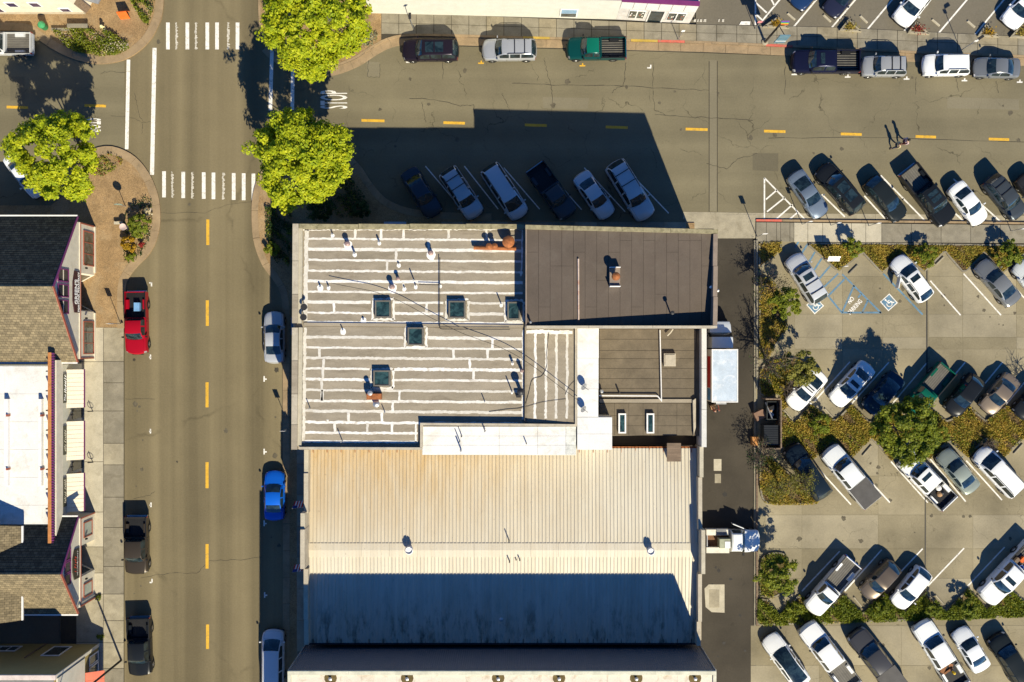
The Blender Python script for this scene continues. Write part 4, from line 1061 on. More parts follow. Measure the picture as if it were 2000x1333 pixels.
for x in (645, 795, 973, 1092, 1243, 1358):
    g = G(x, 1326, ZF)
    o = MB().lathe((g.x, g.y, ZF-.13), [(.5, 0), (.48, .006), (.3, .012), (.02, .014)], 13).build('rust_stain_pan', mat('stain_brown', (.12, .085, .03), .9, var=.4, scale=3), bF)
    MB().lathe((g.x, g.y, ZF-.12), [(.09, 0), (.09, .18), (.14, .22), (.02, .27)], 12).build('vent_cap', M_STEEL, o, smooth=40)
# ---- building across the side street (top edge)
bH = bld('north_shop', 'long low white wall with purple coping along the top edge', G(1040, 10, 0))
a, b, c = G(722, 27, 0), G(1203, 38.5, 0), G(1346, 46.5, 0)
def wallquad(p, q, z0, z1, t, name, m, parent, out=0.0):
    """upright slab between ground points p,q facing south"""
    p, q = Vector(p), Vector(q)
    d = (q-p); d.z = 0; d.normalize()
    n = Vector((d.y, -d.x, 0))
    A, B = p + n*out, q + n*out
    C, D = B - n*t, A - n*t
    return MB().prism([A[:2], B[:2], C[:2], D[:2]], z0, z1).build(name, m, parent)
M_LIMEW = mat('lime_white_wall', (.54, .53, .46), .8, var=.06, scale=1.0, stain=((.5, .49, .4), .6, .9))
M_GREYPAN = mat('grey_white_panel', (.6, .57, .53), .7, var=.05)
wallquad(a, b, 0.0, 5.1, 14, 'wall', M_LIMEW, bH)
wallquad(b + Vector((.01, 0, 0)), c, 0.0, 4.85, 14, 'wall', mat('shopfront_base', (.5, .47, .43), .8), bH)
wallquad(a, b, 5.1, 5.3, .3, 'coping', M_PURPLE, bH, .03)
wallquad(b, c, 4.86, 5.12, .35, 'coping', M_PURPLE, bH, .08)
def lerp(p, q, t): return p.lerp(q, t)
for i in range(6):
    wallquad(lerp(b, c, i/6+.004), lerp(b, c, (i+1)/6-.004), 3.2, 4.84, .05, 'wall_panel', M_GREYPAN, bH, .05)
for t0, t1 in ((.14, .36), (.66, .9)):
    o = wallquad(lerp(b, c, t0), lerp(b, c, t1), .75, 2.75, .06, 'window', M_WHITE, bH, .06)
    for k in range(2):
        s0 = t0 + (t1-t0)*k/2 + .008; s1 = t0 + (t1-t0)*(k+1)/2 - .008
        wallquad(lerp(b, c, s0), lerp(b, c, s1), .85, 2.65, .02, 'pane', M_WGLASS, o, .066)
        for r_ in range(4):
            u0 = random.uniform(s0+.005, s1-.03); z0 = random.uniform(.95, 2.2)
            wallquad(lerp(b, c, u0), lerp(b, c, u0+random.uniform(.012, .022)), z0, z0+random.uniform(.15, .35), .004, 'poster', random.choice([M_WHITE, M_REDTRIM, M_CREAM]), o, .071)
o = wallquad(lerp(b, c, .42), lerp(b, c, .6), 0.14, 2.75, .05, 'door', M_GLASS, bH, .055)
wallquad(lerp(b, c, .40), lerp(b, c, .42), 0.14, 2.85, .1, 'door_frame', M_GREYPAN, o, .075)
wallquad(lerp(b, c, .60), lerp(b, c, .62), 0.14, 2.85, .1, 'door_frame', M_GREYPAN, o, .075)
o = wallquad(G(1092, 36, 0), G(1126, 36.8, 0), .5, 2.6, .06, 'window', M_WHITE, bH, .07)
p0, p1 = G(1094.5, 36.1, 0), G(1123.5, 36.7, 0)
wallquad(p0, p1, .65, 1.5, .02, 'pane', M_WGLASS, o, .08)
wallquad(p0, p1, 1.55, 2.5, .02, 'pane', mat('reflecting_pane', (.22, .36, .5), .1, spec=.6, fine=0), o, .08)
# ------------------------------------------------------------------ west side of the main street
M_SHSHADE = shingle('shade_toned_shingles', (.085, .082, .06), (.045, .044, .034), (.015, .015, .013))  # darkened copy of the tan shingles: north slope's shade put into the colour
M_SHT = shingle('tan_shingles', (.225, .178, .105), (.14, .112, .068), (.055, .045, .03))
XW = -37.0
def Yw(py, z): return G(0, py, z).y
def courses(parent, x0, x1, ye, ze, yr_, zr, m, step=.2, name='shingle_course'):
    """roof slope of lapped shingle courses from eave (ye,ze) to ridge (yr_,zr), running along x"""
    L = math.hypot(yr_-ye, zr-ze); n = max(4, int(L/step))
    dy, dz = (yr_-ye)/n, (zr-ze)/n
    s = 1 if yr_ > ye else -1
    ny, nz = -dz*s, abs(dy); q = math.hypot(ny, nz); ny, nz = ny/q*s*s, nz/q
    nyv = -(zr-ze)/L*s; nzv = abs(yr_-ye)/L
    for i in range(n):
        t = .028
        a = (ye + dy*i, ze + dz*i); b = (ye + dy*(i+1.08), ze + dz*(i+1.08))
        jx = 0
        V = [(x0, a[0]+nyv*t, a[1]+nzv*t), (x1, a[0]+nyv*t, a[1]+nzv*t), (x1, b[0]+nyv*.004, b[1]+nzv*.004), (x0, b[0]+nyv*.004, b[1]+nzv*.004), (x0, a[0]-nyv*.05, a[1]-nzv*.05), (x1, a[0]-nyv*.05, a[1]-nzv*.05)]
        f = [(0, 1, 2, 3), (4, 5, 1, 0)] if s > 0 else [(3, 2, 1, 0), (0, 1, 5, 4)]
        MB().add(V, f).build(name, m, parent)
def gable_shop(name, label, Yn, Ys, ze, zr, X0, X1, wallx, trim_z, recess):
    b = bld(name, label, (wallx-4, (Yn+Ys)/2, 0))
    yr_ = (Yn+Ys)/2
    # walls: body and gable triangle
    wn, ws = Yn-.35, Ys+.25
    zw = ze + (zr-ze)*.35/(Yn-yr_) - .12
    ZG = 2.95
    e0, e1 = recess
    V = [(wallx, ws, ZG), (wallx, wn, ZG), (wallx, wn, zw), (wallx, yr_, zr-.2), (wallx, ws, zw)]
    W = [(X0, y, z) for _, y, z in V]
    MB().add(V + W, [(0,1,2,3,4), (9,8,7,6,5), (0,5,6,1), (1,6,7,2), (2,7,8,3), (3,8,9,4), (4,9,5,0)]).build('wall', M_CREAM, b)
    k = .28*(e1-e0)
    MB().prism([(X0, ws), (wallx, ws), (wallx, e0), (wallx-1.7, e0+k), (wallx-1.7, e1-k), (wallx, e1), (wallx, wn), (X0, wn)], 0.0, ZG-.002).build('shopfront', M_CREAM, b)
    ym = (e0+e1)/2
    d = MB().box(wallx-1.696, wallx-1.65, ym-.5, ym+.5, .14, 2.25).build('door', M_GLASS, b)
    MB().box(wallx-1.649, wallx-1.62, ym-.56, ym-.46, .14, 2.3).build('door_frame', M_REDTRIM, d)
    MB().box(wallx-1.649, wallx-1.62, ym+.46, ym+.56, .14, 2.3).build('door_frame', M_REDTRIM, d)
    for sy, ya2, yb2 in ((1, e0, e0+k), (-1, e1, e1-k)):
        V = [(wallx-.2, ya2+(yb2-ya2)*.12+.006*sy, .5), (wallx-1.5, ya2+(yb2-ya2)*.88+.006*sy, .5), (wallx-1.5, ya2+(yb2-ya2)*.88+.006*sy, 2.5), (wallx-.2, ya2+(yb2-ya2)*.12+.006*sy, 2.5)]
        MB().add(V, [(0,1,2,3) if sy < 0 else (3,2,1,0)]).build('display_pane', M_WGLASS, b)
    rf = MB()
    slope_quad(rf, (X0, Yn, ze), (X1, Yn, ze), (X1, yr_, zr), (X0, yr_, zr), .09)
    slope_quad(rf, (X1, Ys, ze), (X0, Ys, ze), (X0, yr_, zr), (X1, yr_, zr), .09)
    rf = rf.build('roof', M_WOOD, b)
    courses(rf, X0, X1+.02, Yn, ze, yr_, zr, M_SHSHADE)  # slope away from the sun takes the copy with shade in its colour
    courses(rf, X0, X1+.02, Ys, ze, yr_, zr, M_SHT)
    MB().add([(X0, yr_-.12, zr-.05), (X1+.02, yr_-.12, zr-.05), (X1+.02, yr_, zr+.05), (X0, yr_, zr+.05), (X0, yr_+.12, zr-.05), (X1+.02, yr_+.12, zr-.05)], [(0,1,2,3), (3,2,5,4)]).build('ridge_cap', M_SHT, rf)
    # bargeboards, eave gutters
    for ya, m in ((Yn, M_PURPLE), (Ys, M_REDTRIM)):
        A = Vector((X1+.03, ya, ze+.04)); B = Vector((X1+.03, yr_, zr+.06))
        V = [A, B, B - Vector((0, 0, .3)), A - Vector((0, 0, .3))]
        V2 = [p + Vector((.06, 0, 0)) for p in V]
        MB().add(V + V2, [(3,2,1,0), (4,5,6,7), (0,1,5,4), (1,2,6,5), (2,3,7,6), (3,0,4,7)]).build('bargeboard', m, b)
    s = .12
    MB().box(X0, X1+.06, Yn, Yn+s, ze-.1, ze+.03).build('gutter', M_WHITE, b)
    MB().box(X0, X1+.06, Ys-s, Ys, ze-.1, ze+.03).build('gutter', M_WHITE, b)
    # string course between the floors
    MB().box(wallx+.003, wallx+.10, ws, wn, trim_z-.09, trim_z+.02).build('trim_band', M_REDTRIM, b)
    MB().box(wallx+.003, wallx+.07, ws, wn, trim_z+.02, trim_z+.14).build('trim_band', M_CREAM, b)
    MB().box(wallx+.003, wallx+.06, wn-.09, wn+.02, .12, trim_z-.09).build('corner_board', M_REDTRIM, b)
    MB().box(wallx+.003, wallx+.06, ws-.02, ws+.09, .12, trim_z-.09).build('corner_board', M_REDTRIM, b)
    return b
def shop_window(b, y0, y1, z0, z1, panes, m=None, fr=None, wx=XW):
    fr = fr or M_REDTRIM; t = .09
    f = MB()
    f.box(wx+.003, wx+.07, y0, y1, z0, z0+t); f.box(wx+.003, wx+.07, y0, y1, z1-t, z1); f.box(wx+.003, wx+.07, y0, y0+t, z0+t, z1-t); f.box(wx+.003, wx+.07, y1-t, y1, z0+t, z1-t)
    for k in range(1, panes):
        y = y0 + (y1-y0)*k/panes
        f.box(wx+.003, wx+.06, y-.03, y+.03, z0+t, z1-t)
    o = f.build('window', fr, b)
    for k in range(panes):
        a = y0+t if k == 0 else y0 + (y1-y0)*k/panes + .03
        c = y1-t if k == panes-1 else y0 + (y1-y0)*(k+1)/panes - .03
        MB().box(wx+.004, wx+.02, a, c, z0+t, z1-t).build('pane', m or M_WGLASS, o)
    return o
# --- pharmacy
bG = gable_shop('pharmacy', 'cream gabled shop with dark shingle roof and a GREEN\'S sign over its recessed door', Yw(423, 4.6), Yw(708, 4.6), 4.6, 9.15, -70, XW+.32, XW, 3.25, (Yw(609, 1.5), Yw(536, 1.5)))
shop_window(bG, Yw(520, 1.3), Yw(453, 1.3), .35, 2.55, 3)
shop_window(bG, Yw(692, 1.3), Yw(628, 1.3), .35, 2.55, 3)
for y0, y1 in ((525, 551), (555, 581), (586, 613)):
    o = shop_window(bG, Yw(y1, 6.5), Yw(y0, 6.5), 5.45, 7.5, 1, mat('dark_pane', (.03, .03, .035), .1, fine=0), M_PURPLE)
    ym = (Yw(y1, 6.5) + Yw(y0, 6.5))/2
    MB().box(XW+.022, XW+.05, ym-.55, ym+.55, 6.4, 6.5).build('sash_bar', M_CREAM, o)
MB().box(XW+.004, XW+.12, Yw(705, 0)+.05, Yw(612, 0), .12, .34).build('plinth', M_CREAM, bG)
MB().box(XW+.004, XW+.12, Yw(534, 0), Yw(443, 0)-.05, .12, .34).build('plinth', M_CREAM, bG)
for y in (524, 622):
    g = Yw(y, 2.4)
    MB().lathe((XW+.2, g, 2.15), [(.02, 0), (.09, .08), (.09, .3), (.03, .4)], 8).build('wall_lantern', M_BLACK, bG)
def plaque(parent, y0, y1, z0, z1, wx, m, name='sign'):
    dz = (z1-z0)*.25; dy = (y1-y0)*.12
    P = [(y0, z0), (y1, z0), (y1, z1-dz), ((y0+y1)/2 + (y1-y0)*.22, z1), ((y0+y1)/2 - (y1-y0)*.22, z1), (y0, z1-dz)]
    n = len(P)
    V = [(wx, y, z) for y, z in P] + [(wx+.08, y, z) for y, z in P]
    return MB().add(V, [tuple(range(n-1, -1, -1)), tuple(range(n, 2*n))] + [(i, (i+1) % n, n+(i+1) % n, n+i) for i in range(n)]).build(name, m, parent)
# facade lettering reads from the street: left is south, up is z
FROT = rotm((0, 1, 0), (0, 0, 1))
M_SIGNB = mat('sign_board', (.045, .015, .02), .5, fine=0)
M_SIGNW = mat('sign_letter', (.82, .8, .76), .6, fine=0)
y0, y1 = Yw(611, 4.1), Yw(530, 4.1)
o = plaque(bG, y0, y1, 3.42, 4.72, XW+.012, M_SIGNB)
letters("GREEN'S", .72, M_SIGNW, 'sign_lettering', o, (XW+.1, (y0+y1)/2, 4.12), FROT, .78, 1.0, .006, .022)
letters("FORTUNA PHARMACY", .36, M_SIGNW, 'sign_lettering', o, (XW+.1, (y0+y1)/2, 3.64), FROT, .92, 1.0, .006, .012)
def strokes(parent, wx, y0, y1, zm, h, m, seed, script=True):
    """marks of unreadable writing: short uneven strokes in a row"""
    r_ = random.Random(seed)
    mb = MB(); y = y0
    while y < y1:
        st_ = h*r_.uniform(.35, .6)
        if r_.random() < .14: y += st_; continue
        a_ = (wx, y, zm - h*r_.uniform(.3, .5)); b_ = (wx, y + (st_*.7 if script else 0), zm + h*r_.uniform(.1, .5))
        mb.tube(a_, b_, h*.09, h*.07, 4)
        if r_.random() < .6: mb.tube(b_, (wx, y + st_*.9, zm + h*r_.uniform(-.4, .1)), h*.08, h*.06, 4)
        y += st_
    o_ = mb.build('sign_lettering', m, parent); o_['kind'] = 'stuff'
    return o_
# --- second gabled shop further south
bG2 = gable_shop('small_gabled_shop', 'small cream gabled shop with plum bargeboard south of the flat white roofed shop', Yw(1010, 4.5), Yw(1200, 4.5), 4.5, 7.75, -62, XW+.32, XW, 3.2, (Yw(1120, 1.5), Yw(1060, 1.5)))
shop_window(bG2, Yw(1047, 1.4), Yw(1017, 1.4), .7, 2.5, 1, mat('bright_pane', (.32, .36, .3), .15, fine=0))
shop_window(bG2, Yw(1163, 1.4), Yw(1136, 1.4), .7, 2.5, 1, MATS['bright_pane'])
for k in range(3):
    ya = Yw(1146, 6) + k*1.02
    shop_window(bG2, ya+.02, ya+.98, 5.05 + (0 if k != 2 else 0), 6.2, 1, MATS['dark_pane'], M_PURPLE)
y0, y1 = Yw(1131, 4), Yw(1073, 4)
o = plaque(bG2, y0, y1, 3.45, 4.75, XW+.012, mat('sign_board_olive', (.035, .03, .02), .5, fine=0))
ym_ = (y0+y1)/2
strokes(o, XW+.1, ym_-.62, ym_+.62, 4.3, .42, mat('sign_red', (.4, .05, .03), .5, fine=0), 3)
strokes(o, XW+.1, ym_-1.05, ym_+1.05, 3.88, .2, M_SIGNW, 4, False)
strokes(o, XW+.1, ym_-.75, ym_+.75, 3.6, .14, M_REDTRIM, 5, False)
for y in (1053, 1131):
    MB().lathe((XW+.2, Yw(y, 2.4), 2.15), [(.02, 0), (.09, .08), (.09, .3), (.03, .4)], 8).build('wall_lantern', M_BLACK, bG2)
# its taller rear wing: tan roof slope facing the street
wing = MB()
xa = G(42, 0, 6.0).x
ya, yb = Yw(1212, 6.0), Yw(1028, 6.0)
slope_quad(wing, (xa, ya, 6.0), (xa, yb, 6.0), (xa-7, yb+.6, 8.6), (xa-7, ya-.4, 8.6), .1)
rw = wing.build('rear_roof', M_SHT, bG2)
MB().box(xa-14, xa-.35, ya+.3, yb-.3, 0, 5.9).build('rear_wall', M_CREAM, bG2)
MB().box(xa-.02, xa+.12, ya, yb, 5.86, 6.02).build('gutter', M_WHITE, rw)
n = 24
for i in range(n):
    x0_, x1_ = xa - 7*i/n, xa - 7*(i+1.08)/n; z0_, z1_ = 6 + 2.6*i/n, 6 + 2.6*(i+1.08)/n
    e0, e1 = i/n, min(1, (i+1.08)/n)
    MB().add([(x0_, ya-.4*e0, z0_+.03), (x0_, yb+.6*e0, z0_+.03), (x1_, yb+.6*e1, z1_+.006), (x1_, ya-.4*e1, z1_+.006)], [(0, 1, 2, 3)]).build('shingle_course', M_SHT, rw)
# --- flat white-roofed shop between the gables
bC = bld('awning_shop', 'flat white roofed shop with three cream awnings and dark script signs', (-42, -9, 0))
XC = -38.1
MB().box(-70, XC, -16.2, -2.0, 0, 4.9).build('wall', mat('sage_wall', (.50, .48, .38), .8, var=.05), bC)
for i in range(6):
    a, b = -16.1 + 14.0*i/6, -16.1 + 14.0*(i+1)/6
    for x0_, x1_ in ((-70, -48), (-48, -42.6), (-42.6, XC-.32)):
        MB().box(x0_+.004, x1_-.004, a+.004, b-.014, 4.901, 4.95 + random.uniform(0, .006)).build('roof_panel', M_WROOF, bC)
MB().box(XC-.3, XC+.006, -16.25, -1.95, 4.3, 5.72).build('parapet', M_CREAM, bC)
MB().box(XC+.007, XC+.18, -16.6, -1.6, 4.38, 5.62).build('fascia', M_CREAM, bC)
ya, yb = -17.3, -.95
MB().box(XC-.34, XC-.06, ya, yb, 5.9, 6.05).build('coping', mat('terracotta_coping', (.42, .17, .05), .7, var=.2, scale=4), bC)
n = 74
for i in range(n):
    y = ya + (yb-ya)*(i+.5)/n
    MB().box(XC-.05, XC+.12, y-.055, y+.055, 5.725, 6.03).build('dentil', M_PURPLE, bC)
MB().box(XC-.06, XC+.02, ya, yb, 5.74, 5.93).build('frieze', mat('pink_frieze', (.5, .33, .36), .7), bC)
for i in range(9):
    y = -2.5 - i*1.63
    MB().box(XC-.55, XC-.33, y-.05, y+.05, 5.6, 5.98).build('bracket', M_DSTEEL, bC)
for k, (p0, p1) in enumerate(((722, 797), (823, 899), (925, 1000))):
    ya, yb = Yw(p1, 3.0), Yw(p0, 3.0)
    aw = MB().box(XC+.01, XC+.08, ya, yb, 3.2, 3.32).build('awning', M_CREAM, bC)
    n = 9
    for i in range(n):
        a, b = ya + (yb-ya)*i/n + .012, ya + (yb-ya)*(i+1)/n - .012
        V = [(XC+.02, a, 3.36), (XC+1.2, a, 2.66), (XC+1.2, b, 2.66), (XC+.02, b, 3.36)]
        MB().add(V + [(x, y, z-.035) for x, y, z in V], [(0,1,2,3), (7,6,5,4), (0,4,5,1), (1,5,6,2), (2,6,7,3), (3,7,4,0)]).build('awning_panel', mat('awning_cream', (.68, .6, .46), .7, var=.05), aw)
    MB().box(XC+1.2, XC+1.24, ya, yb, 2.44, 2.67).build('valance', M_PURPLE, aw)
    for yy in (ya+.05, yb-.05):
        MB().tube((XC+.02, yy, 2.5), (XC+1.18, yy, 2.6), .025).build('awning_arm', M_DSTEEL, aw)
    ys0, ys1 = Yw((p0+p1)/2 + 28, 3.9), Yw((p0+p1)/2 - 28, 3.9)
    o = plaque(bC, ys0, ys1, 3.45, 4.3, XC+.012, mat('sign_board_green', (.03, .035, .02), .5, fine=0))
    if k == 0:
        letters('The', .5, M_SIGNW, 'sign_lettering', o, (XC+.1, ys0+.45, 3.78), FROT @ Matrix(((1, .3, 0), (0, 1, 0), (0, 0, 1))), .8, 1.0, .004, .004)
        strokes(o, XC+.1, ys0+.85, ys1-.15, 3.78, .42, M_SIGNW, 11)
    else:
        strokes(o, XC+.1, ys0+.3, ys1-.3, 3.78, .38, mat('faded_sign_letter', (.5, .46, .36), .6, fine=0), 11+k)
    shop_window(bC, ya+.15, yb-.15, .5, 2.4, 3, wx=XC)
for y in (810, 912):
    g = Yw(y, 2.6)
    MB().lathe((XC+.25, g, 2.6), [(.02, 0), (.1, .08), (.1, .3), (.03, .4)], 8).build('wall_lantern', M_BLACK, bC)
    MB().box(XC+.003, XC+.05, g-.42, g+.42, .14, 2.2).build('door', M_GLASS, bC)
for x0_, x1_ in ((8, 15), (75, 81)):
    for q0, q1 in ((780, 815), (815, 912), (912, 950)):
        MB().prism([G2(x0_, q0, 5.4), G2(x1_, q0, 5.4), G2(x1_, q1-.4, 5.4), G2(x0_, q1-.4, 5.4)], 4.95, 5.4).build('roof_duct', M_WHITE, bC)
    for q in (812, 917):
        g = G(x0_+5, q, 5.5); MB().box(g.x-.05, g.x+.08, g.y-.08, g.y+.08, 5.0, 5.55).build('duct_bracket', M_REDTRIM, bC)
# --- olive clapboard house at the bottom-left corner
bO = bld('olive_house', 'olive clapboard house with shaded side wall at the bottom left corner', (-42, -30, 0))
XO, YO, ZO = -36.6, -26.85, 8.85
M_OLIVE = mat('olive_clapboard', (.30, .23, .085), .8, var=.06)
MB().box(-70, XO-.04, -40, YO-.04, 0, ZO-.1).build('wall', M_OLIVE, bO)
n = 56
for i in range(n):
    z0_, z1_ = .1 + (ZO-.3)*i/n, .1 + (ZO-.3)*(i+1)/n
    MB().add([(-70, YO, z0_), (XO, YO, z0_), (XO, YO-.035, z1_), (-70, YO-.035, z1_), (-70, YO-.035, z0_), (XO, YO-.035, z0_)], [(3, 2, 1, 0), (4, 0, 1, 5)]).build('clapboard', M_OLIVE, bO)
MB().box(-70, XO+.05, YO-.3, YO+.08, ZO-.2, ZO).build('eave_board', mat('pink_white_trim', (.6, .5, .44), .6), bO)
MB().box(-70, XO-.1, -40, YO-.31, ZO-.25, ZO-.02).build('roof', mat('grey_roofing', (.2, .19, .17), .9), bO)
MB().box(XO-.03, XO+.06, YO-.2, YO+.06, .1, ZO-.21).build('corner_board', M_CREAM, bO)
def north_window(p0, p1, z0, z1, bars):
    x0_, x1_ = p0, p1
    f = MB(); t = .1
    f.box(x0_, x1_, YO+.002, YO+.07, z0, z0+t); f.box(x0_, x1_, YO+.002, YO+.07, z1-t, z1); f.box(x0_, x0_+t, YO+.002, YO+.07, z0+t, z1-t); f.box(x1_-t, x1_, YO+.002, YO+.07, z0+t, z1-t)
    for k in range(1, bars):
        x = x0_ + (x1_-x0_)*k/bars; f.box(x-.03, x+.03, YO+.002, YO+.06, z0+t, z1-t)
    o = f.build('window', M_WHITE, bO)
    MB().box(x0_+t, x1_-t, YO+.003, YO+.03, z0+t, z1-t).build('pane', M_WGLASS, o)
north_window(-40.2, -38.6, 1.0, 3.6, 1)
north_window(-46.5, -43.0, .9, 2.3, 4)
north_window(-47.5, -45.6, 3.9, 5.0, 2)
MB().box(-41.3, -41.2, YO+.002, YO+.1, 0.3, 4.2).build('downpipe', M_WOOD, bO)
# east front: cream parapet slope, red awning, glazed door
MB().box(XO+.001, XO+.12, -40, YO-.25, 3.4, ZO-.25).build('front_panel', M_CREAM, bO)
aw = MB().box(XO+.13, XO+.2, -33.5, YO-1.5, 3.2, 3.35).build('awning', M_REDTRIM, bO)
for i in range(8):
    a, b = YO-1.5 - .72*(i+1) + .01, YO-1.5 - .72*i - .01
    V = [(XO+.15, a, 3.4), (XO+1.5, a, 2.7), (XO+1.5, b, 2.7), (XO+.15, b, 3.4)]
    MB().add(V + [(x, y, z-.04) for x, y, z in V], [(0,1,2,3), (7,6,5,4), (0,4,5,1), (1,5,6,2), (2,6,7,3), (3,7,4,0)]).build('awning_panel', mat('red_awning_metal', (.55, .13, .07), .6, var=.1), aw)
for i in range(6):
    a = YO-.5 - i*.95
    shop_window(bO, a-.85, a, .4, 2.3, 1, fr=M_WHITE, wx=XO)
# --- white house at the top-left corner
bT = bld('white_corner_house', 'white stucco corner building with small framed windows at the top left', (-44, 34, 0))
YT = Yw(28, 0)
xe = G(168, 0, 0).x
MB().prism([(-70, YT), (xe, YT), (xe+1.3, YT+2.2), (xe+1.3, YT+14), (-70, YT+14)], 0, 6.2).build('wall', M_CREAM, bT)
MB().box(-70, xe+.02, YT-.04, YT-.002, .1, .55).build('plinth', mat('tan_plinth', (.42, .36, .26), .8), bT)
for p0, p1, z0, z1 in ((-50.0, -48.6, .8, 1.9), (-48.2, -46.7, .8, 1.9), (-46.3, -44.5, .8, 1.9), (-49.6, -48.2, 2.3, 3.3), (-47.4, -45.8, 2.3, 3.3), (-41.6, -40.6, 2.2, 3.1), (-39.6, -38.6, .9, 1.6), (-43.6, -42.6, 2.2, 3.1)):
    o = MB().box(p0, p1, YT-.07, YT-.003, z0-.1, z1+.1).build('window', M_WHITE, bT)
    MB().box(p0+.14, p1-.14, YT-.09, YT-.071, z0+.02, z1-.02).build('pane', mat('plum_glass', (.05, .035, .08), .1, fine=0), o)
MB().prism([(xe+.05, YT+.02), (xe+.5, YT+.55), (xe+.3, YT+.7), (xe-.1, YT+.3)], .1, 2.6).build('corner_door', M_WOOD, bT)
MB().prism([(xe-.2, YT+.6), (xe+2.3, YT-.1), (xe+3.2, YT+1.6), (xe+1.0, YT+3.5)], 2.9, 3.05).build('entrance_canopy', M_STEEL, bT)

# street fronts of the corner block and the hall (seen only edge-on from above)
def west_window(b, wx, y0, y1, z0, z1):
    o = MB().box(wx-.06, wx-.002, y0, y1, z0, z1).build('window', M_WHITE, b)
    n = max(1, round((y1-y0)/1.2))
    for k in range(n):
        a_, c_ = y0+.08 + (y1-y0-.16)*k/n + .03, y0+.08 + (y1-y0-.16)*(k+1)/n - .03
        MB().box(wx-.075, wx-.061, a_, c_, z0+.08, z1-.08).build('pane', M_WGLASS, o)
wxa = min(p[0] for p in foot)
for y0, y1 in ((6.2, 8.6), (2.2, 5.0), (-1.6, .9), (-5.4, -2.6)):
    west_window(bA, wxa, y0, y1, .8, 2.7); west_window(bA, wxa, y0+.4, y1-.4, 4.6, 6.2)
for y0, y1 in ((-12.4, -10.2), (-16.2, -13.8), (-20.8, -18.4)):
    west_window(bE, xl, y0, y1, .7, 2.6)
# ------------------------------------------------------------------ vehicles
def wheel_mesh():
    n = 18
    t = MB(); prof = [(.20, -.11), (.31, -.11), (.335, -.07), (.335, .07), (.31, .11), (.20, .11)]
    vv = []
    for r, y in prof:
        for i in range(n):
            a = 2*math.pi*i/n; vv.append((r*math.cos(a), y, r*math.sin(a)))
    t.add(vv, [(k*n+i, k*n+(i+1) % n, (k+1)*n+(i+1) % n, (k+1)*n+i) for k in range(5) for i in range(n)])
    r = MB(); m = 10; vv = []
    for q, y in ((.205, .085), (.19, .10), (.06, .075), (.045, .10)):
        for i in range(n):
            a = 2*math.pi*i/n; vv.append((q*math.cos(a), y, q*math.sin(a)))
    ff = []
    for k in range(3):
        for i in range(n):
            if k == 1 and i % 3 == 2: continue
            ff.append((k*n+i, (k+1)*n+i, (k+1)*n+(i+1) % n, k*n+(i+1) % n))
    ff.append(tuple(range(3*n, 4*n)))
    r.add(vv, ff)
    d = MB()
    d.add([(.2*math.cos(2*math.pi*i/n), .03, .2*math.sin(2*math.pi*i/n)) for i in range(n)], [tuple(range(n-1, -1, -1))])
    return t.mesh('wheel', M_TYRE, 40), r.mesh('rim', M_RIM, 40), d.mesh('hub_backing', M_BLACK)
WH, RI, HB = wheel_mesh()
def interp(tab, u, c):
    return float(np.interp(u, [r[0] for r in tab], [r[c] for r in tab]))
# body tables: (u from the front, deck height, half-width factor)
LOW = {
 'sedan': [(0,.52,.80),(.012,.64,.86),(.05,.72,.93),(.14,.82,.98),(.27,.93,1),(.45,.95,1),(.7,.97,1),(.82,1.0,.985),(.93,.98,.95),(.975,.92,.90),(.993,.75,.86),(1,.52,.82)],
 'suv': [(0,.6,.82),(.012,.82,.88),(.04,.93,.94),(.12,1.0,.985),(.25,1.07,1),(.45,1.08,1),(.7,1.10,1),(.85,1.11,.99),(.95,1.10,.97),(.985,1.0,.94),(1,.6,.9)],
 'pickup': [(0,.65,.84),(.010,.93,.90),(.03,1.05,.95),(.10,1.12,.985),(.24,1.17,1),(.45,1.18,1),(.7,1.18,1),(1,1.18,1)],
}
LOW['hatch'] = [(u, z+.04, w_) for u, z, w_ in LOW['sedan']]
LOW['van'] = [(0,.6,.80),(.012,.78,.86),(.05,.9,.93),(.12,1.0,.98),(.2,1.06,1),(.45,1.06,1),(.7,1.07,1),(.9,1.08,.99),(.97,1.05,.96),(.99,.95,.93),(1,.6,.9)]
GH = {  # cowl, windscreen top, roof end, rear base, roof height
 'sedan': (.27, .415, .665, .815, 1.43), 'hatch': (.255, .40, .83, .955, 1.50), 'suv': (.25, .365, .895, .975, 1.70), 'van': (.165, .325, .92, .985, 1.74),
 'coupe': (.29, .44, .62, .83, 1.36), 'regular': (.25, .345, .455, .485, 1.76), 'extended': (.245, .335, .535, .565, 1.78), 'crew': (.24, .325, .60, .632, 1.84), 'glassroof': (.27, .43, .62, .90, 1.44)}
LOW['coupe'] = LOW['sedan']; LOW['glassroof'] = LOW['sedan']
WID = {'sedan': 1.80, 'hatch': 1.78, 'suv': 1.88, 'van': 1.95, 'coupe': 1.80, 'regular': 1.85, 'extended': 1.92, 'crew': 1.99, 'glassroof': 1.88}
TOPZ = {}
def split_parts(grid, tags, closed_tags=()):
    """grid[i][j] of points, tags(i,j) -> part name; one MB per part"""
    out = {}
    for i in range(len(grid)-1):
        for j in range(len(grid[0])-1):
            t = tags(i, j)
            if t is None: continue
            mb, idx = out.setdefault(t, (MB(), {}))
            q = []
            for a, b in ((i, j), (i+1, j), (i+1, j+1), (i, j+1)):
                if (a, b) not in idx:
                    idx[(a, b)] = len(mb.v); mb.v.append(tuple(grid[a][b]))
                q.append(idx[(a, b)])
            mb.f.append(tuple(q))
    return {k: v[0] for k, v in out.items()}
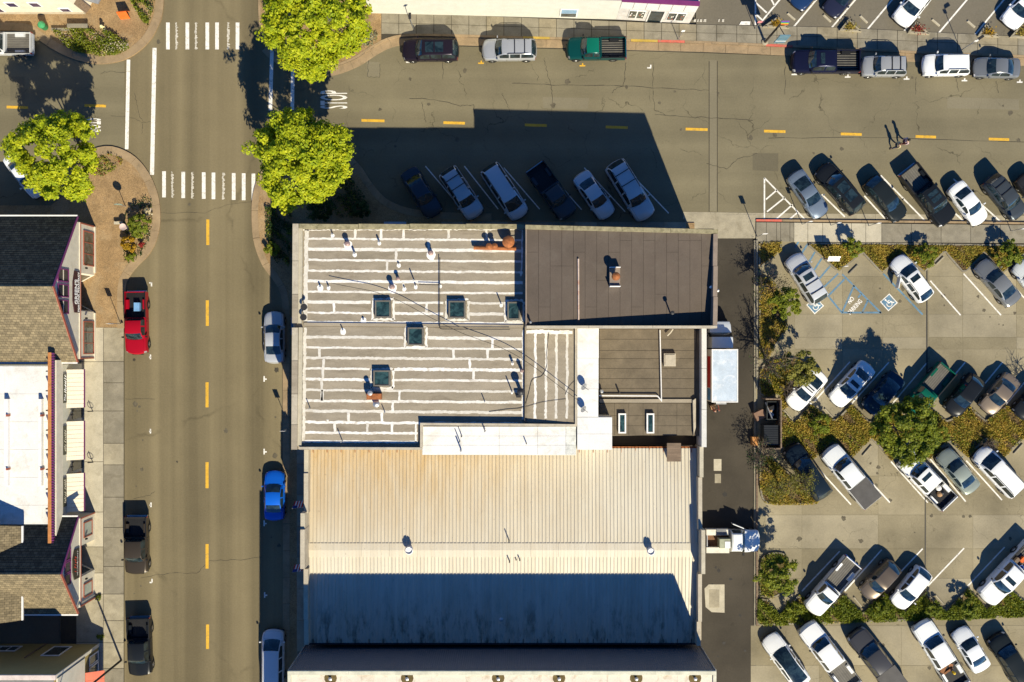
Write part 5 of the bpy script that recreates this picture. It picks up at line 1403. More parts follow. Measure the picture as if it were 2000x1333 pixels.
def shrink(mb, k=.012):
    n = len(mb.v)
    c = [sum(v[d] for v in mb.v)/n for d in range(3)]
    e = [max(v[d] for v in mb.v)-min(v[d] for v in mb.v)+1e-6 for d in range(3)]
    mb.v = [tuple(v[d] - (v[d]-c[d])*min(.06, 2*k/e[d]) if d < 2 else v[d] for d in range(3)) for v in mb.v]
    return mb
def vehicle(name, label, cat, front, rear, kind, col, group=None, metal=.0, W=None, H=None, roofcol=None, sunroof=0, rails=0, bars=0, bed='liner', L=None, glassroof=False, mirror=True, colname=None, rim=True, hoodscoop=False, zc=0.75):
    F, B = G(front[0], front[1], zc), G(rear[0], rear[1], zc)
    d = F-B
    Lm = L or math.hypot(d.x, d.y)
    if L:
        u_ = Vector((d.x, d.y, 0)).normalized(); B = Vector((F.x, F.y, 0)) - u_*L
    a = math.atan2(d.y, d.x)
    cx, cy = (F.x+B.x)/2, (F.y+B.y)/2
    root = thing(name, label, cat, (cx, cy, 0.014), a, group)
    truck = kind in ('regular', 'extended', 'crew')
    low = LOW['pickup' if truck else kind]
    W = W or WID[kind]
    uc, uw, ur, ub, zr = GH[kind]
    if H: zr = H
    hw = W/2
    X = lambda u: Lm/2 - u*Lm
    pm = paint(colname or ('%.2f_%.2f_%.2f_%.1f' % (*col, metal)), col, metal)
    rm = paint('roof_%.2f_%.2f_%.2f' % roofcol, roofcol) if roofcol else pm
    uend = ub + .008 if truck else 1.0
    us = sorted(set([r[0] for r in low if r[0] <= uend] + [uc-.012, .025, .3, .45, .55, .62, .66] + ([uend] if truck else [.88])))
    us = [u for u in us if u <= uend]
    dk = .26
    SEC = [(0, .055), (.3, .05), (.58, .035), (.80, .01), (.93, -.03), (1.0, -.16), (1.0, None), (.985, .34), (.93, .22)]
    grid = []
    for u in us:
        zt, wf = interp(low, u, 1), interp(low, u, 2)
        row = []
        half = []
        bulge = .20*max(0, 1-u/.16)**1.3 + (.16*max(0, 1-(1-u)/.10)**1.3*-1 if not truck else 0)
        for k, (fy, dz) in enumerate(SEC):
            y = fy*wf*hw
            z = zt+dz if k < 6 else (max(.36, zt*.55) if k == 6 else min(dz, zt-.2))
            z = max(z, .2)
            half.append((X(u) - bulge*fy**2.2, y, z))
        row = [(x, -y, z) for x, y, z in half[:0:-1]] + half
        grid.append(row)
    J = len(grid[0]); mid = J//2
    def tg(i, j):
        u0, u1 = us[i], us[i+1]; um = (u0+u1)/2
        jj = j-mid if j >= mid else mid-1-j     # 0 = next to the centre line
        if um < .028: return ('headlight', 'L' if j >= mid else 'R') if jj in (3, 4) and um > .004 else ('front_bumper',)
        if um > .972 and not truck: return ('taillight', 'L' if j >= mid else 'R') if jj in (3, 4) and um < .995 else ('rear_bumper',)
        if jj <= 2 and um < uc-.01: return ('hood',)
        if jj <= 2 and um > ub + .01 and not truck: return ('trunk_lid',)
        if jj >= 5 and .30 < um < .66 and not (truck and kind == 'regular' and um > .45):
            sd = 'L' if j >= mid else 'R'
            return ('door', sd, 1) if um < .45 or (kind in ('coupe', 'extended')) else ('door', sd, 2)
        return ('body',)
    parts = split_parts(grid, tg)
    # close the nose and the tail
    parts[('front_bumper',)].f.append(())
    nb = parts[('front_bumper',)]; nb.f.pop()
    nb.add(grid[0], [tuple(range(J))])
    if truck: parts[('body',)].add(grid[-1], [tuple(range(J-1, -1, -1))])
    else: parts[('rear_bumper',)].add(grid[-1], [tuple(range(J-1, -1, -1))])
    pr = .05
    for k, mb in parts.items():
        nm = k[0]
        mt = {'headlight': M_HEADL, 'taillight': M_TAIL}.get(nm, pm)
        if nm in ('hood', 'trunk_lid', 'door'): shrink(mb)
        o = mb.build(nm, mt, root, smooth=38, local=True)
        if nm == 'door':
            xs_ = [v[0] for v in mb.v]; ys_ = [abs(v[1]) for v in mb.v]
            sg = 1 if k[1] == 'L' else -1
            zt = interp(low, .5, 1)
            MB().box(min(xs_)+.12, min(xs_)+.32, sg*hw - .012 + (0 if sg > 0 else -.012), sg*hw + .024 - (0 if sg > 0 else .012), zt*.78, zt*.78+.04).build('handle', M_BLACK if sum(col) < .3 else pm, o, local=True)
    # underside
    MB().box(-Lm*.47, Lm*.47, -hw*.86, hw*.86, .20, .42).build('underbody', M_BLACK, root, local=True)
    # grille and plate
    MB().box(Lm/2-.06, Lm/2+.012, -hw*.5, hw*.5, .42, .60).build('grille', M_BLACK, root, local=True)
    # greenhouse
    zb = lambda u: interp(low, u, 1)
    gs = []   # (u, top z, top half-width factor, side bar?)
    zc, ze_ = zb(uc)+.03, zb(ub)+.03
    gs = [(uc, zc, .80, .90), (uc+(uw-uc)*.55, zc+(zr-zc)*.62, .775, .925), (uw, zr-.055, .755, .93), (uw+.03, zr-.005, .735, .935)]
    wins = {'regular': [], 'coupe': [], 'extended': [.445], 'crew': [.465], 'sedan': [.525], 'glassroof': [.525], 'hatch': [.51, .70], 'suv': [.50, .70], 'van': [.46, .69]}[kind]
    for p in wins:
        gs += [(p-.011, zr+.008, .725, .94), (p+.011, zr+.008, .725, .94)]
    gs += [(ur-.03, zr-.01, .72, .935), (ur, zr-.06, .73, .93), (ur+(ub-ur)*.5, ze_+(zr-ze_)*.52, .76, .915), (ub, ze_, .80, .88)]
    gs.sort()
    bl = .10
    ggrid = []
    for u, zt, tw, bw in gs:
        z0 = zb(u) - .035
        t = max(0, min(1, (u-uc)/max(uw-uc, .01)))
        e = max(0, min(1, (ub-u)/max(ub-ur, .01)))
        bul = .16*(1-t)*1 + .07*t*max(0, 1-abs(u-uw)/.06) - (.10*(1-e) if not truck else .03*(1-e))
        hs = [(0, zt+.03), (tw*.5, zt+.022), (tw*.90, zt-.005), (tw, zt-.045), (tw+(bw-tw)*.86, z0+.07), (bw, z0)]
        half = [(X(u) - bul*(fy/.9)**2 + bul*.4, fy*hw, max(z, z0)) for fy, z in hs]
        ggrid.append([(x, -y, z) for x, y, z in half[:0:-1]] + half)
    GJ = len(ggrid[0]); gm = GJ//2
    pill = [(p-.012, p+.012) for p in wins]
    def gt(i, j):
        u0, u1 = gs[i][0], gs[i+1][0]; um = (u0+u1)/2
        jj = j-gm if j >= gm else gm-1-j
        if jj <= 1 and um < uw: return ('windshield',)
        if jj <= 1 and um > ur: return ('rear_window',)
        if jj == 3 and uc+(uw-uc)*.3 < um < ur+(ub-ur)*.62:
            if any(a_ < um < b_ for a_, b_ in pill): return ('pillars', 'L' if j >= gm else 'R')
            return ('side_window', 'L' if j >= gm else 'R', sum(um > p for p in wins))
        if jj <= 1: return ('roof',)
        return ('pillars', 'L' if j >= gm else 'R')
    gp = split_parts(ggrid, gt)
    for k, mb in gp.items():
        nm = k[0]
        mt = M_GLASS if nm in ('windshield', 'rear_window', 'side_window') or (glassroof and nm == 'roof') else (rm if nm == 'roof' else pm)
        mb.build(nm, mt, root, smooth=45, local=True)
    uroof0, uroof1 = uw+.04, ur-.04
    if sunroof:
        s0 = uroof0+.015; s1 = s0 + (uroof1-s0)*sunroof
        MB().obox((X(s0)+X(s1))/2, 0, abs(X(s0)-X(s1)), hw*.95, 0, zr-.02, zr+.046).build('sunroof', M_GLASS, root, local=True)
        if sunroof > .6:
            MB().box((X(s0)+X(s1))/2-.06, (X(s0)+X(s1))/2+.06, -hw*.5, hw*.5, zr, zr+.054).build('roof_bow', pm, root, local=True)
    if rails:
        for s in (-1, 1):
            MB().path([(X(uroof0+.05), s*hw*.69, zr+.0), (X(uroof0+.09), s*hw*.69, zr+.075), (X(uroof1-.04), s*hw*.69, zr+.075), (X(uroof1), s*hw*.69, zr)], .026, 6).build('roof_rail', M_BLACK if rails == 1 else M_CHROME, root, local=True)
    for k in range(bars):
        u = uroof0 + (uroof1-uroof0)*(.42 + .4*k if bars == 2 else .5)
        MB().box(X(u)-.035, X(u)+.035, -hw*.70, hw*.70, zr+.06, zr+.095).build('crossbar', M_BLACK, root, local=True)
    # truck bed
    if truck:
        x1, x0 = X(uend)-.02, -Lm/2
        zt, zf = 1.16, .72
        t = .07
        bm = MB()
        for s in (-1, 1):
            y1, y2 = s*hw*.995, s*(hw*.995-t)
            bm.box(x0+.05, x1, min(y1, y2), max(y1, y2), .42, zt)
        bm.box(x1-t, x1, -hw*.995+t, hw*.995-t, .42, zt)
        bo = bm.build('bed', pm, root, smooth=30, local=True)
        tgm = MB().box(x0+.02, x0+.09, -hw*.92, hw*.92, .5, zt).build('tailgate', pm, root, local=True)
        MB().box(x0-.09, x0+.02, -hw*.9, hw*.9, .42, .6).build('rear_bumper', M_CHROME, root, local=True)
        for s in (-1, 1):
            MB().box(x0-.005, x0+.08, s*hw*.96-.045, s*hw*.96+.035, .75, 1.1).build('taillight', M_TAIL, root, local=True)
            xw = -Lm/2 + Lm*.20
            MB().obox(xw, s*(hw-.22), .9, .3, 0, zf, zf+.2, .85).build('wheel_well', M_BLACK if bed == 'liner' else pm, bo, local=True)
        if bed == 'cover':
            MB().box(x0+.05, x1-.02, -hw*.97, hw*.97, zt+.002, zt+.05).build('tonneau_cover', mat('tonneau_vinyl', (.075, .07, .065), .7, fine=.05), root, local=True)
        else:
            MB().box(x0+.08, x1-t, -hw+t, hw-t, zf-.06, zf).build('bed_floor', M_BLACK if bed in ('liner', 'black') else mat('bed_grey', (.10, .092, .08), .7), bo, local=True)
            rb = MB()
            for k in range(8):
                y = -hw+t+.1 + (2*hw-2*t-.2)*(k+.5)/8
                rb.box(x0+.1, x1-t-.02, y-.035, y+.035, zf+.001, zf+.02)
            rb.build('bed_ribs', mat('bed_rib_grey', (.13, .12, .10), .7) if bed != 'black' else M_BLACK, bo, local=True)
            for s in (-1, 1):
                MB().box(x0+.06, x1-.02, s*hw*.96-.05, s*hw*.96+.03, zt+.001, zt+.022).build('bed_rail_cap', M_BLACK, bo, local=True)
    # wheels
    R_ = (.375 if truck else .35 if kind in ('suv', 'van') else .325)/.335
    fx, rx = X(.185 if not truck else .165), X(.80 if not truck else .79)
    for wx in (fx, rx):
        for s in (-1, 1):
            wo = link('wheel', WH, root, loc=(wx, s*(hw-.10), .335*R_), rz=0 if s > 0 else math.pi, scale=(R_, 1.05, R_))
            link('rim', RI if rim else HB, wo)
            link('hub_backing', HB, wo)
            # wheel arch lip
            n = 10
            mb = MB()
            for k in range(n):
                a0, a1 = math.pi*k/n, math.pi*(k+1)/n
                r0, r1 = .335*R_+.015, .335*R_+.075
                yy = s*(hw+.006)
                q = [(wx+r0*math.cos(a0), yy, .335*R_+r0*math.sin(a0)), (wx+r0*math.cos(a1), yy, .335*R_+r0*math.sin(a1)), (wx+r1*math.cos(a1), yy, .335*R_+r1*math.sin(a1)), (wx+r1*math.cos(a0), yy, .335*R_+r1*math.sin(a0))]
                mb.add(q, [(0, 1, 2, 3)] if s < 0 else [(3, 2, 1, 0)])
            mb.build('wheel_arch', M_BLACK, root, local=True)
    # mirrors
    if mirror:
        for s in (-1, 1):
            xm = X(uc+.035); zm = zb(uc)+.10
            MB().obox(xm, s*(hw+.075), .11 if not truck else .14, .17, 0, zm, zm+.15, .8).build('mirror', pm if not truck else M_BLACK, root, smooth=60, local=True)
    # wipers
    MB().path([(X(uc+.02), -hw*.5, zb(uc)+.085), (X(uc+.012), -.02, zb(uc)+.115)], .012, 4).build('wiper', M_BLACK, root, local=True)
    MB().path([(X(uc+.02), 0.05, zb(uc)+.11), (X(uc+.02), hw*.5, zb(uc)+.085)], .012, 4).build('wiper', M_BLACK, root, local=True)
    return root
WHT, SIL, GRY, DGR, BLK, NVY = (.70, .70, .68), (.46, .47, .48), (.20, .21, .22), (.07, .072, .075), (.012, .012, .014), (.012, .02, .045)
GN, GS, GE = 'cars parked along the north kerb', 'angled cars in the shaded bays', 'angled cars by the car park pavement'
# north kerb, facing west
vehicle('suv', 'black sport utility with three dark roof panes at the north kerb', 'car', (785, 99), (897, 98), 'suv', (.016, .012, .02), GN, sunroof=.72, metal=.2)
vehicle('suv', 'silver sport utility with roof bars between the black one and the green pickup', 'car', (941, 98), (1049, 97), 'suv', (.42, .43, .44), GN, rails=1, bars=2, metal=.4)
vehicle('pickup_truck', 'dark green pickup with an open bed at the north kerb', 'pickup', (1106, 96), (1222, 95), 'extended', (.003, .045, .045), GN, roofcol=(.004, .11, .075), metal=.1)
vehicle('pickup_truck', 'navy crew cab pickup with sunroof beside the sign post', 'pickup', (1545, 121), (1678, 121), 'crew', (.008, .010, .03), GN, sunroof=.35, metal=.2)
vehicle('suv', 'boxy silver sport utility parked behind the navy pickup', 'car', (1681, 130), (1771, 130), 'suv', (.34, .345, .34), GN, bars=2, rails=1, metal=.3, W=1.78)
vehicle('suv', 'white sport utility with black roof rails near the north lamp post', 'car', (1800, 128), (1894, 127), 'suv', WHT, GN, rails=1)
vehicle('sedan', 'grey sedan last in line at the north kerb', 'car', (1901, 131), (1993, 134), 'sedan', (.19, .20, .205), GN, metal=.4)
# north lot
NL = 'cars nosed into the north lot'
def back(f, ang, L):   # rear pixel from a nose pixel
    return (f[0] + math.cos(R(ang))*L*22, f[1] - math.sin(R(ang))*L*22)
for nose, lab, kd, c, cat in (((1553, 13), 'dark blue car whose nose just shows by the striped zone at the top', 'sedan', (.01, .03, .09), 'car'), ((1618, 27), 'navy car with a white front bumper at the top edge', 'sedan', (.015, .018, .04), 'car'), ((1755, 46), 'white sport utility nosed toward the red shrub planter', 'suv', WHT, 'car'), ((1967, 50), 'white sport utility cut by the top right corner', 'suv', (.74, .74, .74), 'car')):
    vehicle('suv' if kd == 'suv' else 'sedan', lab, cat, nose, back(nose, 51, 4.6), kd, c, NL)
# shaded bays, noses to the south-east
vehicle('sedan', 'dark blue grey sedan, first car in the shaded bays', 'car', (851, 421), (795, 331), 'sedan', (.045, .055, .07), GS, metal=.4)
vehicle('suv', 'silver sport utility with two roof bars in the shaded bays', 'car', (932, 424), (871, 331), 'suv', (.45, .46, .47), GS, bars=2, rails=1, metal=.3)
vehicle('minivan', 'pale silver minivan with long roof rails in the shaded bays', 'van', (1019, 425), (953, 325), 'van', (.52, .54, .56), GS, rails=1, metal=.2)
vehicle('pickup_truck', 'charcoal pickup in the shade, bed toward the street', 'pickup', (1113, 423), (1044, 327), 'extended', (.06, .063, .07), GS, metal=.2, bed='black')
vehicle('sedan', 'light silver sedan in the shade beside the charcoal pickup', 'car', (1190, 424), (1131, 339), 'sedan', (.55, .56, .57), GS, metal=.2)
vehicle('suv', 'large silver sport utility with ribbed roof, last of the shaded bays', 'car', (1265, 427), (1197, 317), 'suv', (.5, .51, .52), GS, W=2.0, H=1.88, bars=2, rails=1, metal=.2)
# sunlit bays further east
vehicle('coupe', 'blue grey coupe next to the striped no parking triangle', 'car', (1608, 422), (1549, 337), 'coupe', (.16, .20, .25), GE, metal=.4)
vehicle('suv', 'black sport utility backed in beside the blue grey coupe', 'car', (1602, 326), (1679, 412), 'suv', (.010, .012, .015), GE, sunroof=.8)
vehicle('suv', 'black wagon with red tail lamp toward the street', 'car', (1763, 427), (1697, 349), 'hatch', (.012, .016, .018), GE, rails=1)
vehicle('pickup_truck', 'big black crew cab pickup with a dark red hood', 'pickup', (1853, 435), (1772, 331), 'crew', (.012, .012, .014), GE, bed='rib', sunroof=.9)
vehicle('sedan', 'white sedan between the black pickup and a dark wagon', 'car', (1920, 435), (1862, 360), 'sedan', WHT, GE)
vehicle('suv', 'dark slate wagon with roof rails at the right edge of the bays', 'car', (1994, 423), (1930, 347), 'suv', (.05, .06, .07), GE, rails=1, bars=2, W=1.8, metal=.3)
vehicle('sedan', 'dark car with red tail lamp cut by the right edge', 'car', (2062, 425), (1994, 342), 'sedan', (.02, .02, .022), GE)
# car park, first row, noses north-west
C1 = 'cars in the first car park row'
vehicle('suv', 'silver sport utility with sunroof and roof bars in the blue access bay', 'car', (1546, 499), (1603, 590), 'suv', (.48, .49, .50), C1, sunroof=.25, bars=2, metal=.2)
vw = vehicle('suv', 'white hatchback with its side door open beside the access bay', 'car', (1750, 503), (1812, 586), 'hatch', WHT, C1, sunroof=.3, rails=1)
MB().obox(.42, 1.22, .98, .06, R(132), .4, 1.2).build('open_door', paint('openw', WHT), vw, local=True)
vehicle('sedan', 'grey sedan in the first row near the right edge', 'car', (1914, 512), (1984, 593), 'sedan', (.20, .205, .20), C1, metal=.4)
vehicle('sedan', 'pale car cut by the right edge beside a round bush', 'car', (1988, 513), (2052, 592), 'sedan', (.6, .62, .6), C1)
# second row, noses south-west
C2 = 'cars in the second car park row'
vehicle('coupe', 'white convertible shaped car half hidden under the shrub tree', 'car', (1545, 796), (1606, 727), 'coupe', (.72, .71, .68), C2, sunroof=.9)
vehicle('sedan', 'white sedan with leaf shadows, second row', 'car', (1629, 789), (1699, 712), 'sedan', WHT, C2, sunroof=.5)
vehicle('sedan', 'dark blue sedan covered in leaf shadows', 'car', (1695, 804), (1757, 733), 'sedan', (.02, .045, .07), C2, metal=.3)
vehicle('pickup_truck', 'green cab pickup beside the big green tree', 'pickup', (1776, 806), (1850, 719), 'regular', (.004, .085, .055), C2, bed='rib')
vehicle('suv', 'black wagon with glaring windshield, second row', 'car', (1856, 808), (1912, 736), 'hatch', (.010, .012, .014), C2)
vehicle('sedan', 'bronze sedan, second row near the right edge', 'car', (1924, 804), (1981, 735), 'sedan', (.22, .17, .12), C2, metal=.4)
vehicle('sedan', 'black car cut by the right edge of the second row', 'car', (1990, 814), (2048, 745), 'sedan', (.012, .012, .014), C2)
# third row, noses north-west
C3 = 'cars in the third car park row'
vehicle('suv', 'dark blue sport utility under the bare shrub by the alley', 'car', (1543, 872), (1612, 972), 'suv', (.010, .018, .028), C3, metal=.2)
vehicle('pickup_truck', 'silver white pickup with grey bed cover', 'pickup', (1616, 876), (1703, 982), 'crew', (.66, .67, .66), C3, bed='cover')
vehicle('pickup_truck', 'white pickup with sunroof and gear in its bed', 'pickup', (1764, 891), (1853, 984), 'crew', (.75, .75, .72), C3, bed='black', sunroof=.35)
vehicle('sedan', 'sage green sedan between two white vehicles, third row', 'car', (1840, 882), (1903, 960), 'sedan', (.27, .30, .25), C3, metal=.3)
vehicle('minivan', 'white minivan with two dark roof strips near the right edge', 'van', (1910, 880), (1989, 963), 'van', WHT, C3, rails=1)
# fourth row, noses south-west
C4 = 'cars in the fourth car park row'
vehicle('pickup_truck', 'white single cab pickup with an open grey bed, fourth row', 'pickup', (1582, 1195), (1666, 1097), 'regular', WHT, C4, bed='rib')
vehicle('sedan', 'bronze brown hatchback with red tail lamps, fourth row', 'car', (1689, 1166), (1750, 1101), 'hatch', (.13, .10, .07), C4, metal=.4)
vehicle('hatchback', 'white hatchback in the middle of the fourth row', 'car', (1750, 1185), (1809, 1112), 'hatch', WHT, C4)
vehicle('pickup_truck', 'white crew cab pickup with tools in its bed at the right edge', 'pickup', (1922, 1173), (2020, 1068), 'crew', WHT, C4, sunroof=.35)
# bottom row, noses north-west
C5 = 'cars in the bottom car park row'
vehicle('sedan', 'white car with a long black glass roof at the bottom', 'car', (1500, 1242), (1571, 1340), 'glassroof', WHT, C5, glassroof=True)
vehicle('pickup_truck', 'white pickup with a hood scoop, bottom row', 'pickup', (1572, 1220), (1664, 1342), 'crew', WHT, C5, bed='rib')
vehicle('pickup_truck', 'dark grey pickup with ribbed roof, bottom row', 'pickup', (1668, 1233), (1758, 1350), 'crew', (.055, .055, .06), C5, bed='cover', metal=.3)
vehicle('pickup_truck', 'white pickup carrying brown timber, bottom row', 'pickup', (1796, 1215), (1874, 1340), 'crew', (.72, .73, .7), C5, bed='black')
vehicle('sedan', 'small white sedan beside the pickup carrying timber', 'car', (1872, 1228), (1921, 1310), 'sedan', (.7, .71, .7), C5)
vehicle('suv', 'black sport utility at the bottom right corner', 'car', (1943, 1241), (2003, 1335), 'suv', (.012, .016, .02), C5)
# main street
MS = 'cars parked along the main street'
vehicle('pickup_truck', 'red pickup with a blue box in its bed', 'pickup', (268, 693), (266, 570), 'extended', (.28, .004, .014), MS, bed='black')
vehicle('pickup_truck', 'brown grey pickup parked by the small gabled shop', 'pickup', (268, 1122), (267, 1009), 'crew', (.05, .04, .03), MS, bed='black', metal=.3)
vehicle('suv', 'black pickup at the left kerb near the bottom', 'pickup', (275, 1320), (272, 1206), 'crew', (.007, .007, .008), MS, bed='black')
vehicle('sedan', 'silver sedan in the shade of the striped roof building', 'car', (535, 608), (536, 711), 'sedan', (.47, .48, .49), MS, metal=.3)
vehicle('sedan', 'bright blue sedan in the shade beside the metal roof hall', 'car', (536, 919), (536, 1018), 'sedan', (.005, .10, .52), MS, metal=.1)
vehicle('minivan', 'silver white van at the bottom of the main street', 'van', (534, 1229), (533, 1342), 'van', (.6, .61, .62), MS)
vehicle('pickup_truck', 'silver pickup cut by the left edge at the top', 'pickup', (-58, 86), (64, 86), 'extended', (.52, .53, .53), 'cars on the west arm of the side street', bed='rib')
vehicle('sedan', 'white car half hidden under the left tree', 'car', (81, 382), (18, 300), 'sedan', (.7, .71, .72), 'cars on the west arm of the side street')
# --- box truck in the alley
def world_box(root, name, m, a, b, z0, z1):
    return MB().box(min(a[0], b[0]), max(a[0], b[0]), min(a[1], b[1]), max(a[1], b[1]), z0, z1).build(name, m, root)
c = G(1408, 725, 0)
bt = thing('box_truck', 'white box truck with a teal cab waiting in the alley', 'truck', (c.x, c.y, 0))
ZT = 3.3
a, b = G(1390.5, 786, ZT), G(1441, 683, ZT)
M_TROOF = mat('truck_roof', (.46, .53, .60), .4, .1, var=.12, scale=1.2, stain=((.8, .8, .8), .7, 1.6))
world_box(bt, 'cargo_box', M_WHITE, a, b, .95, ZT-.03)
world_box(bt, 'box_roof', M_TROOF, (a.x+.07, a.y+.07), (b.x-.07, b.y-.07), ZT-.029, ZT)
for (x0, x1, y0, y1) in ((a.x-.02, a.x+.065, a.y-.02, b.y+.02), (b.x-.065, b.x+.02, a.y-.02, b.y+.02), (a.x+.065, b.x-.065, a.y-.02, a.y+.065), (a.x+.065, b.x-.065, b.y-.065, b.y+.02)):
    MB().box(x0, x1, y0, y1, ZT-.06, ZT+.03).build('box_rail', M_WHITE, bt)
world_box(bt, 'side_graphic', mat('red_graphic', (.5, .03, .03), .5), (a.x-.012, a.y+1.2), (a.x-.004, b.y-.6), 1.3, 2.7)
world_box(bt, 'side_graphic', mat('blue_graphic', (.05, .2, .45), .5), (a.x-.012, a.y+.1), (a.x-.004, a.y+1.15), 1.3, 2.7)
world_box(bt, 'chassis', M_BLACK, (a.x+.5, a.y), (b.x-.5, b.y+2.2), .45, .94)
xm = (a.x+b.x)/2; hw = 1.02
yb_ = b.y + .12
gr = []
for dy, z, w_ in ((0, 2.35, .98), (.75, 2.38, .97), (.95, 2.3, .96), (1.35, 1.6, 1.0), (2.0, 1.45, .97), (2.28, 1.3, .9), (2.36, .6, .86)):
    y = yb_+dy
    half = [(0, z+.03), (.6*w_*hw, z+.02), (.92*w_*hw, z-.06), (w_*hw, z*.62), (w_*hw, .5)]
    gr.append([(xm-p, y, q) for p, q in half[:0:-1]] + [(xm+p, y, q) for p, q in half])
pt = split_parts(gr, lambda i, j: ('windshield',) if i == 2 and 1 <= j <= 6 else (('hood',) if i >= 3 else ('cab',)))
for k, mb in pt.items():
    if k[0] == 'cab': mb.add(gr[0], [tuple(range(len(gr[0])))])
    if k[0] == 'hood': mb.add(gr[-1], [tuple(range(len(gr[-1])-1, -1, -1))])
    mb.build(k[0], M_GLASS if k[0] == 'windshield' else paint('teal_cab', (.02, .12, .15) if k[0] == 'hood' else (.6, .62, .62)), bt, smooth=40)
for s in (-1, 1):
    MB().box(xm+s*1.28-.1, xm+s*1.28+.1, yb_+1.0, yb_+1.1, 1.5, 1.95).build('mirror', M_BLACK, bt)
    for yy in (a.y+1.0, yb_+1.55):
        wo = link('wheel', WH, bt, loc=(xm+s*.98-c.x, yy-c.y, .42), rz=math.pi/2 if s < 0 else -math.pi/2, scale=(1.25, 1.2, 1.25))
        link('rim', RI, wo)
world_box(bt, 'rear_step', M_STEEL, (a.x+.9, a.y-.35), (b.x-.4, a.y-.02), .5, .58)
# --- service truck with flat utility bed
c = G(1432, 1057, 0)
st = thing('service_truck', 'white utility truck with side boxes and its door open across the alley', 'truck', (c.x, c.y, 0.014))
F, B = G(1485, 1055, .8), G(1378, 1057, .8)
sv = [(B.x, F.x)]
Lx = F.x-B.x; y0 = (F.y+B.y)/2
gr = []
for u, z, w_ in ((0, .6, .8), (.02, .95, .9), (.06, 1.05, .95), (.26, 1.16, 1.0), (.30, 1.2, 1.0), (.37, 1.74, .84), (.40, 1.8, .8), (.535, 1.8, .8), (.56, 1.7, .84), (.565, 1.1, 1.0)):
    x = F.x - u*Lx
    hw = .98
    half = [(0, z+.04), (.55*w_*hw, z+.025), (.88*w_*hw, z-.03), (w_*hw, z-.16), (hw*(.97 if u > .02 else .85), min(z-.2, .95)), (hw*(.97 if u > .02 else .82), .35)]
    bul = .18*max(0, 1-u/.1)
    gr.append([(x-bul*(p/hw)**2, y0-p, q) for p, q in half[:0:-1]] + [(x-bul*(p/hw)**2, y0+p, q) for p, q in half])
pt = split_parts(gr, lambda i, j: ('windshield',) if i == 4 and 2 <= j <= 7 else (('hood',) if i < 4 and 2 <= j <= 7 else (('cab_roof',) if 5 <= i <= 7 and 2 <= j <= 7 else (('side_window', j > 5) if i in (5, 6) and j in (1, 8) else ('cab',)))))
pw = paint('service_white', (.74, .75, .73))
for k, mb in pt.items():
    if k[0] == 'cab': mb.add(gr[0], [tuple(range(len(gr[0])))]); mb.add(gr[-1], [tuple(range(len(gr[-1])-1, -1, -1))])
    mb.build(k[0], M_GLASS if k[0] in ('windshield', 'side_window') else pw, st, smooth=35)
xb0, xb1 = B.x, F.x - .585*Lx
for s in (-1, 1):
    o = MB().box(xb0, xb1, y0+s*.78-.25, y0+s*.78+.25, .5, 1.22).build('side_box', mat('utility_box', (.62, .58, .48), .6), st)
MB().box(xb0, xb1, y0-.528, y0+.528, .5, .72).build('bed_floor', mat('brown_bed', (.16, .08, .04), .8, var=.3), st)
MB().box(xb0+.05, xb0+.12, y0-.52, y0+.52, .73, 1.15).build('tailgate', M_STEEL, st)
MB().box(xb1-.95, xb1-.02, y0-.5, y0+.3, .73, 1.75).build('tool_chest', mat('chest_olive', (.3, .31, .22), .6), st)
MB().box(xb1-.5, xb1-.02, y0-.49, y0+.1, 1.752, 1.8).build('chest_lid', M_WHITE, st)
MB().obox(F.x-.42*Lx, y0+1.32, 1.05, .07, R(-22), .5, 1.25).build('open_door', pw, st)
MB().obox(xb1-.7, y0+.84, .85, .5, 0, 1.23, 1.28).build('box_lid', mat('grey_lid', (.18, .18, .18), .5), st)
MB().obox(F.x-.33*Lx, y0-1.12, .14, .22, 0, 1.15, 1.35).build('mirror', M_BLACK, st)
for s in (-1, 1):
    for u in (.17, .80):
        wo = link('wheel', WH, st, loc=(F.x-u*Lx-c.x, y0+s*.88-c.y, .38), rz=0 if s > 0 else math.pi, scale=(1.12, 1.05, 1.12))
        link('rim', RI, wo)
# ------------------------------------------------------------------ plants
L_MAPLE = leafmat('maple_leaves', (.50, .53, .015), (.24, .32, .008), .38)
L_OLIVE = leafmat('olive_green_leaves', (.21, .235, .014), (.09, .13, .008), .3)
L_BUSH = leafmat('bush_leaves', (.23, .25, .014), (.08, .12, .008), .3)
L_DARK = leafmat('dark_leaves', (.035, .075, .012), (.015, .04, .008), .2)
L_DRY = leafmat('dry_grass', (.47, .33, .06), (.25, .225, .025), .3)
L_GRASS = leafmat('green_grass', (.23, .255, .018), (.09, .13, .01), .3)
L_LITTER = leafmat('leaf_litter', (.24, .14, .05), (.13, .09, .03), .1)
L_GOLD = leafmat('gold_leaves', (.42, .24, .01), (.27, .17, .01), .3)
L_RED = leafmat('red_leaves', (.35, .03, .02), (.2, .02, .02), .3)
L_SAGE = leafmat('sage_leaves', (.28, .3, .2), (.16, .19, .11), .2)
L_FLOWER = leafmat('pale_flowers', (.62, .52, .48), (.55, .5, .2), .2)
L_TWIG = leafmat('budding_leaves', (.26, .24, .04), (.12, .13, .02), .3)
M_BARK = mat('tree_bark', (.075, .055, .04), .95, var=.3, scale=4)
M_TWIG = mat('bare_twigs', (.105, .08, .058), .95, var=.25, scale=3, fine=0)
